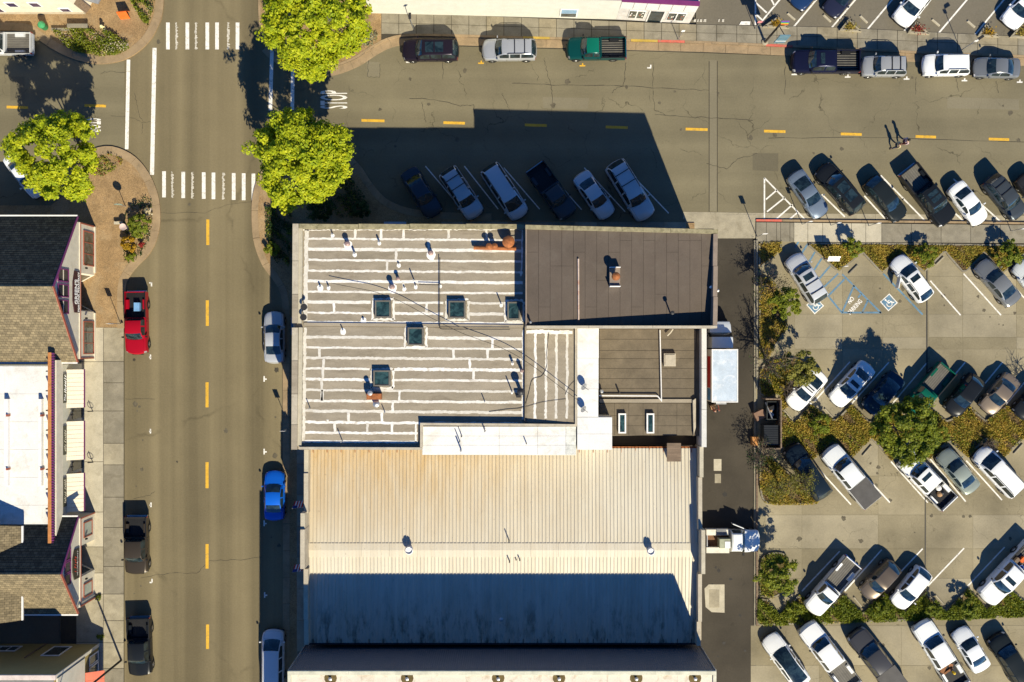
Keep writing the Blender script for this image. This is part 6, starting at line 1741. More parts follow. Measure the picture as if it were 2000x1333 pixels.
def quads(P, N, size, name, m, parent=None, aspect=.6):
    """leaf faces at points P with normals N"""
    n = len(P)
    N = N / (np.linalg.norm(N, axis=1, keepdims=True)+1e-9)
    ref = rng.normal(size=(n, 3))
    U = np.cross(N, ref); U /= (np.linalg.norm(U, axis=1, keepdims=True)+1e-9)
    V = np.cross(N, U)
    s = size*(0.6+0.8*rng.random((n, 1)))
    A = P - U*s; B = P + V*s*aspect + N*s*.12; C = P + U*s; D = P - V*s*aspect + N*s*.12
    co = np.stack([A, B, C, D], 1).reshape(-1, 3)
    if parent is not None and parent.name in OFF:
        o_ = OFF[parent.name]; co = co - np.array([o_.x, o_.y, o_.z])
    me = bpy.data.meshes.new(name)
    me.vertices.add(4*n); me.vertices.foreach_set('co', co.astype(np.float32).ravel())
    me.loops.add(4*n); me.loops.foreach_set('vertex_index', np.arange(4*n, dtype=np.int32))
    me.polygons.add(n); me.polygons.foreach_set('loop_start', np.arange(0, 4*n, 4, dtype=np.int32)); me.polygons.foreach_set('loop_total', np.full(n, 4, dtype=np.int32))
    me.materials.append(m)
    me.update(calc_edges=True)
    return link(name, me, parent)
def crown_points(c, rad, nclump, per, clump_r, flat=.8, seed=0):
    """leaf positions in clumps over an uneven dome"""
    g = np.random.default_rng(seed)
    P, N = [], []
    ph = g.random(6)*6.28
    nl = max(14, int(nclump/8))
    lobes = []
    for k in range(nl*6):
        d = g.normal(size=3); d /= np.linalg.norm(d)
        if d[2] < -.2: d[2] = -d[2]
        if all(np.dot(d, e) < 1 - 1.35/nl for e in lobes): lobes.append(d)
        if len(lobes) >= nl: break
    for k in range(nclump):
        L0 = lobes[k % len(lobes)]
        if k % 4 == 3:
            L0 = g.normal(size=3); L0 /= np.linalg.norm(L0); L0[2] = abs(L0[2])
            if k % 8 == 3: L0 = np.array([g.normal()*.42, g.normal()*.42, .8])
        az = math.atan2(L0[1], L0[0])
        wob = 1 + .10*math.sin(3*az+ph[0]) + .08*math.sin(5*az+ph[1])
        lr = rad*1.05/math.sqrt(len(lobes))
        d = g.normal(size=3); d /= np.linalg.norm(d)
        if np.dot(d, L0) < -.2: d = -d
        cc = np.array(c) + (L0*rad*.84*wob*(.78 + .22*((k*37) % 11)/10.) + d*lr*g.uniform(.5, 1.0))*np.array([1, 1, flat])
        cr = clump_r*g.uniform(.5, 1.2)
        q = g.normal(size=(per, 3)); q /= np.linalg.norm(q, axis=1, keepdims=True)
        q[:, 2] = np.where(q[:, 2] < -.3, -q[:, 2], q[:, 2])
        r = cr*g.uniform(.5, 1.05, (per, 1))
        P.append(cc + q*r*np.array([1, 1, .75]))
        N.append(q + np.array([0, 0, .6]) + g.normal(size=(per, 3))*.6 + d*.3)
    return np.concatenate(P), np.concatenate(N)
def limbs(root_pt, targets, r0, name, parent, m):
    mb = MB()
    a = Vector(root_pt)
    top = Vector((sum(t[0] for t in targets)/len(targets), sum(t[1] for t in targets)/len(targets), a.z + (min(t[2] for t in targets)-a.z)*.55))
    mb.tube(a, top, r0, r0*.75, 9)
    for t in targets:
        t = Vector(t)
        k = top.lerp(t, .5) + Vector((random.uniform(-.2, .2), random.uniform(-.2, .2), .25))
        mb.tube(top, k, r0*.5, r0*.3, 6); mb.tube(k, t, r0*.3, r0*.08, 5)
    return mb.build(name, m, parent)
def tree(label, cx, cy, zc, rpx, leaf, nclump, per, clump_r, size, seed, name='street_tree', group=None, trunk=.16, flat=.8, cat='tree', kind='trunk'):
    c = G(cx, cy, zc)
    rad = rpx/PPM*(CAMH-zc)/CAMH
    root = thing(name, label, cat, (c.x, c.y, .1), 0, group)
    P, N = crown_points((c.x, c.y, zc), rad, nclump, per, clump_r, flat, seed)
    quads(P, N, size, 'crown', leaf, root)
    if trunk:
        rr = random.Random(seed)
        tg = [(c.x + rad*.6*math.cos(i*1.05+rr.random()), c.y + rad*.6*math.sin(i*1.05+rr.random()), zc + rad*flat*rr.uniform(-.1, .5)) for i in range(6)]
        limbs((c.x, c.y, .0), tg, trunk, 'trunk', root, M_BARK)
    return root
GT = 'maples at the street corners'
tree('bright green maple on the north east corner at the top', 614, 40, 6.2, 113, L_MAPLE, 430, 85, .62, .125, 11, 'maple_tree', GT)
tree('bright green maple in front of the striped roof corner', 593, 311, 6.0, 100, L_MAPLE, 380, 85, .6, .125, 12, 'maple_tree', GT)
tree('bright green maple on the left, partly over the white car', 117, 304, 5.8, 89, L_MAPLE, 290, 85, .56, .125, 13, 'maple_tree', GT)
tree('large olive green tree between the second and third car park rows', 1768, 840, 3.7, 66, L_OLIVE, 200, 80, .42, .10, 14, 'island_tree', flat=.75, trunk=.12)
GI = 'small trees and shrubs of the car park islands'
tree('round green tree by the access bay and the alley', 1531, 588, 2.6, 30, L_BUSH, 60, 75, .28, .085, 15, 'small_tree', GI, trunk=.06)
tree('small bush beside the white notice board', 1664, 484, .9, 20, L_BUSH, 34, 70, .22, .07, 16, 'bush', GI, 0, cat='bush')
tree('small bush in front of the white hatchback, left of two', 1806, 499, .9, 23, L_BUSH, 38, 70, .24, .07, 17, 'bush', GI, 0, cat='bush')
tree('round clipped bush near the right edge by the first row', 1968, 497, 1.1, 25, L_BUSH, 60, 70, .2, .07, 18, 'bush', GI, 0, cat='bush')
tree('dark green bush at the nose of the white sedan', 1601, 827, .9, 23, L_OLIVE, 42, 70, .22, .07, 19, 'bush', GI, 0, cat='bush')
tree('yellow green shrub tree over the white convertible shaped car', 1561, 718, 2.6, 37, L_TWIG, 52, 60, .32, .085, 20, 'small_tree', GI, trunk=.06)
tree('leafy yellow green tree beside the service truck', 1520, 1122, 2.8, 37, L_BUSH, 70, 70, .3, .09, 21, 'small_tree', GI, trunk=.06)
tree('low bush between the white pickup and bronze hatchback', 1716, 1188, .6, 19, L_OLIVE, 30, 60, .2, .07, 22, 'bush', GI, 0, cat='bush')
tree('low bush in the bottom island below the lone dark shadow', 1893, 1190, 1.0, 20, L_OLIVE, 34, 60, .2, .07, 23, 'bush', GI, 0, cat='bush')
tree('low bush right of the white hatchback, bottom island', 1822, 1188, .6, 17, L_OLIVE, 26, 60, .2, .07, 24, 'bush', GI, 0, cat='bush')
tree('low spreading bush at the left end of the bottom island', 1550, 1190, .6, 18, L_BUSH, 26, 60, .2, .07, 25, 'bush', GI, 0, cat='bush')
tree('low bush right of the tall island tree', 1838, 848, .8, 17, L_OLIVE, 28, 60, .2, .07, 26, 'bush', GI, 0, cat='bush')
# bare trees and shrubs
def bare(label, x, y, h, spread, seed, leaves=0, leafm=None, name='bare_tree', lean=(0, 0), levels=4, n0=5, r0=.07, group='leafless trees and shrubs'):
    g = G(x, y, 0)
    root = thing(name, label, 'tree' if h > 2.2 else 'shrub', (g.x, g.y, .1), 0, group)
    rr = random.Random(seed)
    tr, tw = MB(), MB()
    tips = []
    def grow(p, d, L, r, lev):
        q = p + d*L
        (tr if lev < 2 else tw).tube(p, q, r, r*.62, 5 if lev < 2 else 3, cap=False)
        if lev >= levels:
            tips.append(q); return
        k = rr.choice((3, 3, 4)) if lev > 0 else n0
        for i in range(k):
            nd = (d*.75 + Vector((rr.gauss(0, .55), rr.gauss(0, .55), rr.gauss(.10, .3)))*spread).normalized()
            grow(p.lerp(q, rr.uniform(.55, 1.0)), nd, L*rr.uniform(.6, .85), r*.6, lev+1)
    grow(Vector((g.x, g.y, .08)), Vector((lean[0], lean[1], 1)).normalized(), h*.36, r0*1.45, 0)
    tr.build('trunk', M_BARK, root); tw.build('twigs', M_TWIG, root)['kind'] = 'stuff'
    if leaves:
        T = np.array([t[:] for t in tips]); idx = rng.integers(0, len(T), leaves)
        P = T[idx] + rng.normal(size=(leaves, 3))*.10
        quads(P, rng.normal(size=(leaves, 3)) + np.array([0, 0, .8]), .055, 'crown', leafm, root)
    return root
bare('dark leafless tree leaning over the alley kerb below the round tree', 1497, 715, 4.6, 1.15, 31, 500, L_DARK, lean=(.05, .12), levels=4, n0=6, r0=.10)
bare('grey leafless shrub beside the bin enclosure', 1535, 760, 1.9, 1.3, 32, 0, None, 'bare_shrub', levels=4, n0=7, r0=.05)
bare('leafless shrub with a few leaves over the dark blue sport utility', 1560, 930, 2.9, 1.25, 33, 1300, L_TWIG, 'bare_shrub', levels=4, n0=7, r0=.05)
bare('thin yellowing tree by the alley bend in the lower left island', 1522, 950, 3.6, 1.2, 34, 1500, L_TWIG, lean=(-.15, .1), levels=4, n0=6, r0=.06)
bare('wide leafless shrub in the island near the right edge', 1925, 865, 1.6, 1.5, 35, 0, None, 'bare_shrub', levels=4, n0=9, r0=.05)
bare('leafless tree whose twiggy shadow falls at the right edge', 2030, 800, 4.6, 1.2, 36, 0, None, levels=4, n0=6, r0=.08)
bare('leafless sapling beside the bin enclosure at its lower end', 1486, 895, 3.4, 1.1, 37, 500, L_DARK, lean=(-.05, .1), levels=4, n0=5, r0=.06)
bare('tall thin leafless tree at the alley corner with sign shadows', 1487, 560, 3.6, 1.1, 38, 300, L_DARK, levels=4, n0=5, r0=.06)
# ---- beds and islands
def inside(poly, P):
    x, y = P[:, 0], P[:, 1]
    c = np.zeros(len(P), bool)
    n = len(poly)
    for i in range(n):
        x1, y1 = poly[i]; x2, y2 = poly[(i+1) % n]
        cond = ((y1 > y) != (y2 > y)) & (x < (x2-x1)*(y-y1)/(y2-y1+1e-12) + x1)
        c ^= cond
    return c
def cover(name, label, poly_px, dens, h, m, z=.12, size=.06, clumpy=0.0, seed=1, parent=None, cat='grass'):
    poly = [G2(*p) for p in poly_px]
    xs_ = [p[0] for p in poly]; ys_ = [p[1] for p in poly]
    area = (max(xs_)-min(xs_))*(max(ys_)-min(ys_))
    g = np.random.default_rng(seed)
    P = np.column_stack([g.uniform(min(xs_), max(xs_), int(area*dens)), g.uniform(min(ys_), max(ys_), int(area*dens))])
    P = P[inside(poly, P)]
    if clumpy:
        f = np.sin(P[:, 0]*2.1+seed)+np.sin(P[:, 1]*2.7+seed*2)+np.sin((P[:, 0]+P[:, 1])*4.3)
        P = P[(f + g.normal(size=len(P))*.7) > clumpy]
    if not len(P): return None
    hh = z + g.random(len(P))*h
    Q = np.column_stack([P, hh])
    N = g.normal(size=(len(P), 3))*.75 + np.array([0, 0, .7])
    o = quads(Q, N, size, name, m, parent, .45)
    o['kind'] = 'stuff'
    if parent is None: o['label'] = label
    return o
def island(name, poly, kerbs=True, grass=((L_DRY, 260, .22, .075), (L_GRASS, 130, .2, .08)), seed=1, h=.13, label='dry grass'):
    st = struct(name, MB().prism([G2(*p) for p in poly], -.05, .11), M_SOIL)
    if kerbs: band_pieces(st, list(poly) + [poly[0]], .15, -.05, .16, M_CONC2, side=kerbs, step=1.8)
    if grass[0][0] is L_DRY: cover('ground_cover', label, poly, 160, .03, L_LITTER, .115, .07, 0, seed*7+1, st)
    for k, (m, d, hh, s) in enumerate(grass):
        cover('ground_cover', label, poly, d, hh, m, .11, s, [-.75, .35, .9][k], seed*3+k, st)
    return st
island('north_planting_strip', [(1580, 478), (1637, 529), (1684, 491), (1722, 532), (1762, 492), (1804, 530), (1844, 488), (1882, 532), (1921, 490), (1957, 532), (2000, 492), (2040, 532), (2090, 492), (2090, 483), (1700, 478)], -1, seed=3, grass=((L_DRY, 620, .16, .07), (L_GRASS, 90, .16, .07)))
island('corner_planting_bed', [(1481, 473), (1526, 473), (1526, 490), (1490, 520), (1481, 528)], -1, seed=5, grass=((L_DRY, 480, .15, .07),))
island('alley_planting_strip', [(1482, 540), (1505, 545), (1530, 575), (1538, 640), (1500, 700), (1482, 700)], -1, seed=6, grass=((L_DRY, 480, .15, .07), (L_GRASS, 60, .2, .08)))
island('west_planting_bed', arc([(1484, 724), (1490, 712), (1510, 704), (1550, 700), (1584, 718), (1584, 745), (1556, 775), (1530, 800), (1521, 790), (1521, 772), (1484, 772), (1484, 724)], 3), -1, seed=7, grass=((L_DRY, 560, .2, .075), (L_GRASS, 160, .25, .08)))
island('middle_planting_island', [(1523, 800), (1550, 826), (1582, 790), (1629, 822), (1662, 790), (1700, 826), (1742, 792), (1775, 824), (1812, 795), (1850, 823), (1890, 792), (1924, 821), (1965, 792), (2000, 820), (2060, 790), (2060, 895), (1998, 857), (1960, 893), (1925, 857), (1889, 893), (1852, 862), (1815, 897), (1778, 860), (1740, 900), (1701, 857), (1662, 895), (1625, 861), (1587, 898), (1550, 862), (1523, 880)], -1, seed=8, grass=((L_DRY, 620, .18, .075), (L_GRASS, 160, .2, .08)))
island('lower_west_planting_bed', arc([(1483, 896), (1500, 890), (1518, 905), (1560, 940), (1595, 975), (1590, 984), (1540, 986), (1500, 984), (1486, 970), (1482, 930), (1483, 896)], 3), -1, seed=9, grass=((L_DRY, 600, .2, .075), (L_GRASS, 140, .2, .08)))
island('lower_planting_bed', arc([(1483, 1165), (1483, 1110), (1488, 1088), (1505, 1079), (1530, 1080), (1538, 1092), (1540, 1130), (1520, 1165), (1483, 1165)], 3), -1, seed=10, grass=((L_GRASS, 260, .25, .08), (L_DRY, 200, .2, .07)))
island('bottom_planting_island', [(1478, 1168), (1500, 1170), (1521, 1200), (1561, 1160), (1605, 1196), (1647, 1160), (1684, 1197), (1725, 1156), (1766, 1194), (1807, 1155), (1846, 1194), (1890, 1147), (1924, 1189), (1972, 1152), (2010, 1185), (2060, 1150), (2060, 1202), (1478, 1222)], -1, seed=11, grass=((L_GRASS, 620, .3, .09), (L_BUSH, 250, .35, .09), (L_DRY, 160, .2, .07)))
# flower beds at the crossing
nwb1 = [(105, 62), (140, 58), (208, 60), (253, 82), (255, 97), (232, 108), (195, 112), (150, 103), (118, 84)]
island('flower_bed_north_west', nwb1, 0, seed=21, grass=((L_GRASS, 420, .5, .09), (L_BUSH, 260, .55, .08), (L_FLOWER, 110, .55, .05)), label='flowers')
cover('ground_cover', '', [(215, 85), (255, 85), (255, 100), (200, 112)], 160, .5, L_FLOWER, .25, .06, 0, 77, bpy.data.objects['flower_bed_north_west'])
island('flower_bed_top', [(250, -10), (306, -10), (300, 25), (290, 53), (278, 42)], 0, seed=22, grass=((L_GRASS, 420, .5, .09), (L_DARK, 200, .3, .08), (L_FLOWER, 60, .5, .05)))
swb = [(242, 420), (262, 398), (280, 384), (298, 390), (300, 430), (294, 470), (278, 500), (260, 516), (243, 512)]
s_ = island('flower_bed_south_west', swb, 0, seed=23, grass=((L_DARK, 90, .25, .08), (L_FLOWER, 26, .3, .05)))
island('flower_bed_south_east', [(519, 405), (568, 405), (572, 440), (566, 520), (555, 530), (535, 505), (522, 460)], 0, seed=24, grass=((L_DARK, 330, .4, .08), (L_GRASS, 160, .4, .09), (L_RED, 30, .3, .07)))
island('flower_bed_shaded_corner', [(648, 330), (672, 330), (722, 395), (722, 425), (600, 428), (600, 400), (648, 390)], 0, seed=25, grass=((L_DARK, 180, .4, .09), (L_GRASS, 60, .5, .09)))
island('flower_bed_left', [(180, 318), (212, 300), (243, 312), (240, 322), (205, 345), (185, 345)], 0, seed=26, grass=((L_GRASS, 160, .3, .08), (L_RED, 60, .3, .07), (L_DRY, 120, .3, .07)))
island('flower_bed_north_east', [(640, 30), (742, 60), (735, 85), (690, 105), (640, 105)], 0, seed=27, grass=((L_SAGE, 220, .35, .08), (L_GRASS, 80, .35, .08)))
GF = 'shrubs in the corner flower beds'
tree('dark green leafy bush in the flower bed beside the south crosswalk', 272, 440, .9, 21, L_GRASS, 40, 60, .22, .08, 41, 'bush', GF, 0, cat='bush')
tree('golden orange bush in the flower bed by the main street', 253, 476, .7, 15, L_GOLD, 30, 60, .2, .07, 42, 'bush', GF, 0, cat='bush')
tree('small red plant at the tip of the flower bed', 277, 478, .4, 5, L_RED, 8, 40, .12, .05, 43, 'plant', GF, 0, cat='plant')
tree('pale flowering plant by the pavement rim near the crosswalk', 291, 415, .4, 9, L_FLOWER, 12, 40, .14, .05, 44, 'plant', GF, 0, cat='plant')
tree('yellow green bush at the end of the golden one', 256, 502, .5, 10, L_BUSH, 14, 50, .16, .07, 47, 'bush', GF, 0, cat='bush')
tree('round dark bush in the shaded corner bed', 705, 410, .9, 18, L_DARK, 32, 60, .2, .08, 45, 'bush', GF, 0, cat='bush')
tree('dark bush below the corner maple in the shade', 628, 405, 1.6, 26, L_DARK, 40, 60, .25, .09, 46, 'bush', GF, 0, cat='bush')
tree('bright grass tuft lit beside the main street kerb', 531, 488, .5, 13, L_BUSH, 18, 50, .2, .08, 48, 'plant', GF, 0, cat='plant')
# weeds at wall feet
gw = 'weeds at wall feet'
for x, y, lab in ((193, 1168, 'weed tuft at the foot of the small gabled shop'), (196, 1243, 'weed tuft at the foot of the olive house')):
    tree(lab, x, y, .2, 6, L_GRASS, 10, 40, .12, .05, int(x+y), 'weed', gw, 0, cat='weed')
# ------------------------------------------------------------------ street furniture and small things
def post_sign(label, x, y, h, panel=None, arm=None, m=M_STEEL, pm=None, r=.035, name='sign_post', cat='sign', group='sign posts and lamp posts'):
    g = G(x, y, 0)
    root = thing(name, label, cat, (g.x, g.y, .12), 0, group)
    MB().tube((g.x, g.y, .1), (g.x, g.y, h), r, r*.8, 8).build('pole', m, root)
    if panel:
        w_, hh = panel
        MB().box(g.x-w_/2, g.x+w_/2, g.y-.055, g.y-.035, h-hh, h+.02).build('panel', pm or M_WHITE, root)
    if arm:
        dx, dy = arm
        MB().path([(g.x, g.y, h), (g.x+dx*.5, g.y+dy*.5, h+.12), (g.x+dx, g.y+dy, h+.12)], r*.7, 6).build('arm', m, root)
        MB().obox(g.x+dx, g.y+dy, .55, .24, math.atan2(dy, dx), h+.06, h+.2, .8).build('lamp_head', M_DSTEEL, root)
    return root
post_sign('thin parking sign post beside the red pickup', 237, 633, 2.9, (.42, .62))
post_sign('thin parking sign post at the kerb above the blue sedan', 566, 836, 3.0, (.42, .62))
post_sign('slim lamp post at the north kerb by the black sport utility', 808, 59, 3.4, None, (0, .15))
post_sign('slim post by the red kerb in front of the shop windows', 1324, 79, 3.0, (.3, .4))
post_sign('post with a red and white sign at the lot entrance', 1474, 58, 2.5, (.55, .5), pm=mat('red_white_sign', (.55, .2, .2), .5, var=.5, scale=4))
post_sign('lamp post at the north kerb by the white sport utility', 1875, 100, 3.3, (.3, .3), (.3, .2))
post_sign('thin sign post on the pavement by the striped triangle', 1566, 439, 2.9, (.3, .45))
post_sign('thin sign post on the pavement below the blue grey coupe', 1622, 441, 2.6, (.3, .45))
post_sign('thin sign post on the pavement below the black wagon', 1696, 442, 2.8, (.3, .45))
post_sign('thin sign post on the pavement near the right edge', 1973, 452, 2.6, (.3, .45))
post_sign('round topped sign post by the south west flower bed', 246, 404, 2.1, None)
g = G(246, 404, 0)
o = bpy.data.objects['sign_post.010']
MB().tube((g.x-.01, g.y-.06, 1.75), (g.x-.01, g.y-.02, 1.75), .36, .36, 18).build('panel', mat('disc_sign', (.2, .25, .2), .5), o)
post_sign('thin post at the alley corner beside the driveway', 1478, 463, 3.2, (.4, .6))
post_sign('thin sign post at the access bay corner', 1637, 523, 2.4, (.3, .45))
post_sign('tall dark street light pole beside the olive house', 238, 1289, 8.6, None, (-1.8, 0), M_DSTEEL, r=.10, name='street_light', cat='lamp')
bpy.data.objects['street_light']['group'] = ''
del bpy.data.objects['street_light']['group']
# banner sign on a heavy pole by the lot entrance
g = G(1493, 84, 0)
bn = thing('banner_sign', 'heavy dark pole carrying a blue grey panel and a rainbow pennant', 'sign', (g.x, g.y, .12))
MB().tube((g.x, g.y, .1), (g.x, g.y, 5.2), .11, .08, 10).build('pole', M_DSTEEL, bn)
MB().lathe((g.x, g.y, .12), [(.28, 0), (.28, .12), (.14, .16), (.02, .17)], 12).build('base', M_CONC, bn)
MB().box(g.x+.05, g.x+.95, g.y-.9, g.y-.82, 3.0, 5.1).build('panel', mat('slate_blue_panel', (.10, .18, .22), .5), bn)
MB().box(g.x+.06, g.x+.94, g.y-.915, g.y-.905, 3.5, 3.62).build('stripe', M_WHITE, bn)
MB().tube((g.x, g.y, 4.9), (g.x+.5, g.y-.85, 4.9), .04).build('bracket', M_DSTEEL, bn)
cols = [(.5, .04, .03), (.55, .25, .02), (.5, .42, .04), (.05, .3, .08), (.03, .12, .4), (.2, .05, .3)]
for k, c_ in enumerate(cols):
    z0_ = 4.1 + k*.17
    MB().box(g.x+.2, g.x+.95-.02*k, g.y+.3, g.y+.33, z0_, z0_+.168).build('pennant_stripe', mat('pennant_%d' % k, c_, .7), bn)
MB().tube((g.x, g.y, 4.6), (g.x+.25, g.y+.31, 4.6), .03).build('bracket', M_DSTEEL, bn)
# triangular planters and wheel stops of the north lot
def tri_planter(label, pts, m, s):
    P = [Vector(G2(*p)) for p in pts]
    c = sum(P, Vector((0, 0)))/3
    root = thing('triangular_planter', label, 'planter', (c.x, c.y, .09), 0, 'triangular planters in the north lot')
    for i in range(3):
        a, b = P[i], P[(i+1) % 3]
        d = (b-a).normalized(); n = Vector((-d.y, d.x))
        if (c-a).dot(n) < 0: n = -n
        MB().prism([(a + d*.02)[:], (b - d*.02)[:], (b - d*.25 + n*.14)[:], (a + d*.25 + n*.14)[:]], .085, .42).build('side_board', M_CONC, root)
    Q = [c + (p-c)*.75 for p in P]
    MB().prism([q[:] for q in Q], .085, .34).build('soil', M_SOIL, root)
    k = len(bpy.data.objects)
    g_ = np.random.default_rng(s)
    pp = np.array([[c.x, c.y, .55]]) + g_.normal(size=(170, 3))*np.array([.28, .2, .16])
    quads(pp, g_.normal(size=(170, 3)) + np.array([0, 0, .5]), .07, 'shrub', m, root)
tri_planter('triangular planter with reddish twigs at the lot entrance', [(1488, 55), (1540, 58), (1516, 36)], L_GOLD, 1)
tri_planter('triangular planter with brown twigs between the navy car and the white one', [(1637, 62), (1681, 65), (1655, 40)], L_DRY, 2)
tri_planter('triangular planter with a red shrub', [(1770, 67), (1813, 70), (1786, 44)], L_RED, 3)
tri_planter('triangular planter with dry brown shrub near the top right', [(1906, 73), (1949, 75), (1922, 50)], L_GOLD, 4)
tri_planter('triangular planter at the top right corner', [(1969, 75), (2020, 78), (1995, 46)], L_DRY, 5)
def wheel_stop(label, a, b, grp, z=0.01, m=M_CONC):
    A, B = G(*a), G(*b)
    c = (A+B)/2; d = B-A
    L = math.hypot(d.x, d.y); an = math.atan2(d.y, d.x)
    mb = MB()
    n = 2
    P = [(-L/2, -.09, 0), (L/2, -.09, 0), (L/2, .09, 0), (-L/2, .09, 0), (-L/2+.05, -.05, .13), (L/2-.05, -.05, .13), (L/2-.05, .05, .13), (-L/2+.05, .05, .13)]
    ca, sa = math.cos(an), math.sin(an)
    mb.add([(c.x + x*ca - y*sa, c.y + x*sa + y*ca, z+q) for x, y, q in P], [(3,2,1,0),(4,5,6,7),(0,1,5,4),(1,2,6,5),(2,3,7,6),(3,0,4,7)])
    single('wheel_stop', mb, m, label, 'wheel stop', grp)
WS1, WS2 = 'wheel stops in the north lot', 'wheel stops in the car park'
for lab, a, b in (('pale wheel stop beside the banner sign planter', (1537, 27), (1552, 40)), ('pale wheel stop ahead of the navy car with white bumper', (1607, 30), (1622, 44)), ('pale wheel stop left of the white sport utility at the top', (1679, 32), (1693, 46)), ('pale wheel stop right of the red shrub planter', (1819, 39), (1834, 52)), ('pale wheel stop above the north lamp post, second from right', (1888, 42), (1903, 55)), ('pale wheel stop at the nose of the top right white car', (1958, 46), (1972, 58))):
    wheel_stop(lab, a, b, WS1, .09, M_CONC3)
for lab, a, b in (('wheel stop in the empty access bay', (1657, 536), (1675, 518)), ('wheel stop right of the white hatchback with open door', (1827, 518), (1843, 502)), ('wheel stop at the nose of the half hidden white convertible', (1530, 800), (1548, 822)), ('wheel stop in front of the white sedan, second row', (1610, 798), (1627, 816)), ('wheel stop in the empty bay right of the silver white pickup', (1684, 891), (1702, 870)), ('wheel stop at the right edge of the third row', (1979, 887), (1997, 867)), ('wheel stop at the far left of the bottom island', (1500, 1175), (1517, 1197)), ('wheel stop in front of the bronze brown hatchback', (1667, 1166), (1683, 1186)), ('wheel stop in the empty bay of the fourth row', (1826, 1162), (1843, 1181)), ('wheel stop left of the right edge white crew cab', (1908, 1161), (1925, 1179)), ('wheel stop at the right end of the bottom island', (1986, 1160), (2000, 1176))):
    wheel_stop(lab, a, b, WS2, .01, M_CONC if 'access' not in lab else M_CONC2)
# notice board by the access bay
g = G(1617, 507, 0)
nb = thing('notice_board', 'white notice board on two posts beside the access bay', 'sign', (g.x, g.y, .12))
for s in (-.35, .35):
    MB().tube((g.x+s, g.y, .1), (g.x+s, g.y, 1.75), .05, .05, 8).build('post', M_WOOD, nb)
V = [(g.x-.5, g.y-.28, 1.45), (g.x+.55, g.y-.28, 1.45), (g.x+.55, g.y+.1, 1.9), (g.x-.5, g.y+.1, 1.9)]
MB().add(V + [(x, y, z-.06) for x, y, z in V], [(0,1,2,3), (7,6,5,4), (0,4,5,1), (1,5,6,2), (2,6,7,3), (3,7,4,0)]).build('panel', M_WHITE, nb)
# bin enclosure in the alley
c = G(1497, 825, 0)
en = thing('bin_enclosure', 'wooden screen enclosure around the bins beside the alley', 'fence', (c.x, c.y, 0))
def scr(a, b, n, h=1.7):
    A, B = Vector(G2(*a)), Vector(G2(*b))
    for k in range(n):
        p, q = A.lerp(B, k/n), A.lerp(B, (k+1)/n)
        d = (q-p).normalized(); w_ = Vector((-d.y, d.x))*.06
        p, q = p + d*.01, q - d*.01
        MB().prism([(p-w_)[:], (q-w_)[:], (q+w_)[:], (p+w_)[:]], .02, h).build('screen_panel', M_WOOD, en)
scr((1486, 778), (1516, 778), 4); scr((1516, 780), (1516, 872), 9); scr((1486, 873), (1515, 873), 4)
def dumpster(label, x0, x1, y0, y1, h, lid):
    a, b = G(x0, y1, 0), G(x1, y0, 0)
    r_ = thing('dumpster', label, 'bin', ((a.x+b.x)/2, (a.y+b.y)/2, .01), 0, 'bins in the enclosure')
    m = mat('dumpster_paint', (.03, .035, .035), .6)
    t = .06
    MB().box(a.x, a.x+t, a.y, b.y, .1, h).build('side', m, r_); MB().box(b.x-t, b.x, a.y, b.y, .1, h).build('side', m, r_)
    MB().box(a.x+t, b.x-t, a.y, a.y+t, .1, h).build('side', m, r_); MB().box(a.x+t, b.x-t, b.y-t, b.y, .1, h).build('side', m, r_)
    MB().box(a.x+t, b.x-t, a.y+t, b.y-t, .1, .2).build('floor', m, r_)
    if lid:
        n = 9
        for k in range(n):
            y = a.y + (b.y-a.y)*k/n
            MB().box(a.x-.02, b.x+.02, y+.02, y+(b.y-a.y)/n-.02, h+.002, h+.06).build('lid_slat', mat('lid_plastic', (.02, .022, .024), .35), r_)
        MB().box(a.x, b.x, a.y, b.y, h-.05, h).build('lid', mat('lid_plastic', (.02, .022, .024), .35), r_)
    else:
        for k in range(7):
            x, y = random.uniform(a.x+.3, b.x-.3), random.uniform(a.y+.3, b.y-.3)
            MB().obox(x, y, random.uniform(.3, .6), random.uniform(.25, .5), random.uniform(0, 3), .2, random.uniform(.5, .9), .85).build('rubbish', random.choice([M_WHITE, mat('cardboard', (.33, .2, .1), .9), M_BLACK, M_BLACK]), r_)
        V = [(a.x-.1, b.y-.1, 1.0), (a.x-.02, b.y-.1, 1.05), (b.x-.5, a.y+.1, 1.35), (b.x-.6, a.y+.1, 1.3)]
        MB().add([(x, y, z) for x, y, z in V] + [(x, y, z-.05) for x, y, z in V], [(0,1,2,3), (7,6,5,4), (0,4,5,1), (1,5,6,2), (2,6,7,3), (3,7,4,0)]).build('open_lid', M_STEEL, r_)
    return r_
dumpster('open bin with rubbish inside the wooden screen', 1491, 1513, 783, 818, 1.2, False)
dumpster('black bin with a ribbed closed lid', 1485, 1512, 828, 867, 1.35, True)
M_CARD = mat('cardboard', (.33, .2, .1), .9)
g = G(1481, 810, 0)
single('wooden_pallet', MB().obox(g.x, g.y, .95, .75, R(25), .02, .75), mat('pallet_wood', (.2, .12, .08), .9), 'brown crate standing beside the open bin', 'crate')
g = G(1472, 861, 0)
single('cardboard_box', MB().obox(g.x, g.y, .55, .75, 0, .02, .6), mat('orange_carton', (.42, .19, .06), .85), 'orange brown carton left of the closed bin', 'box')
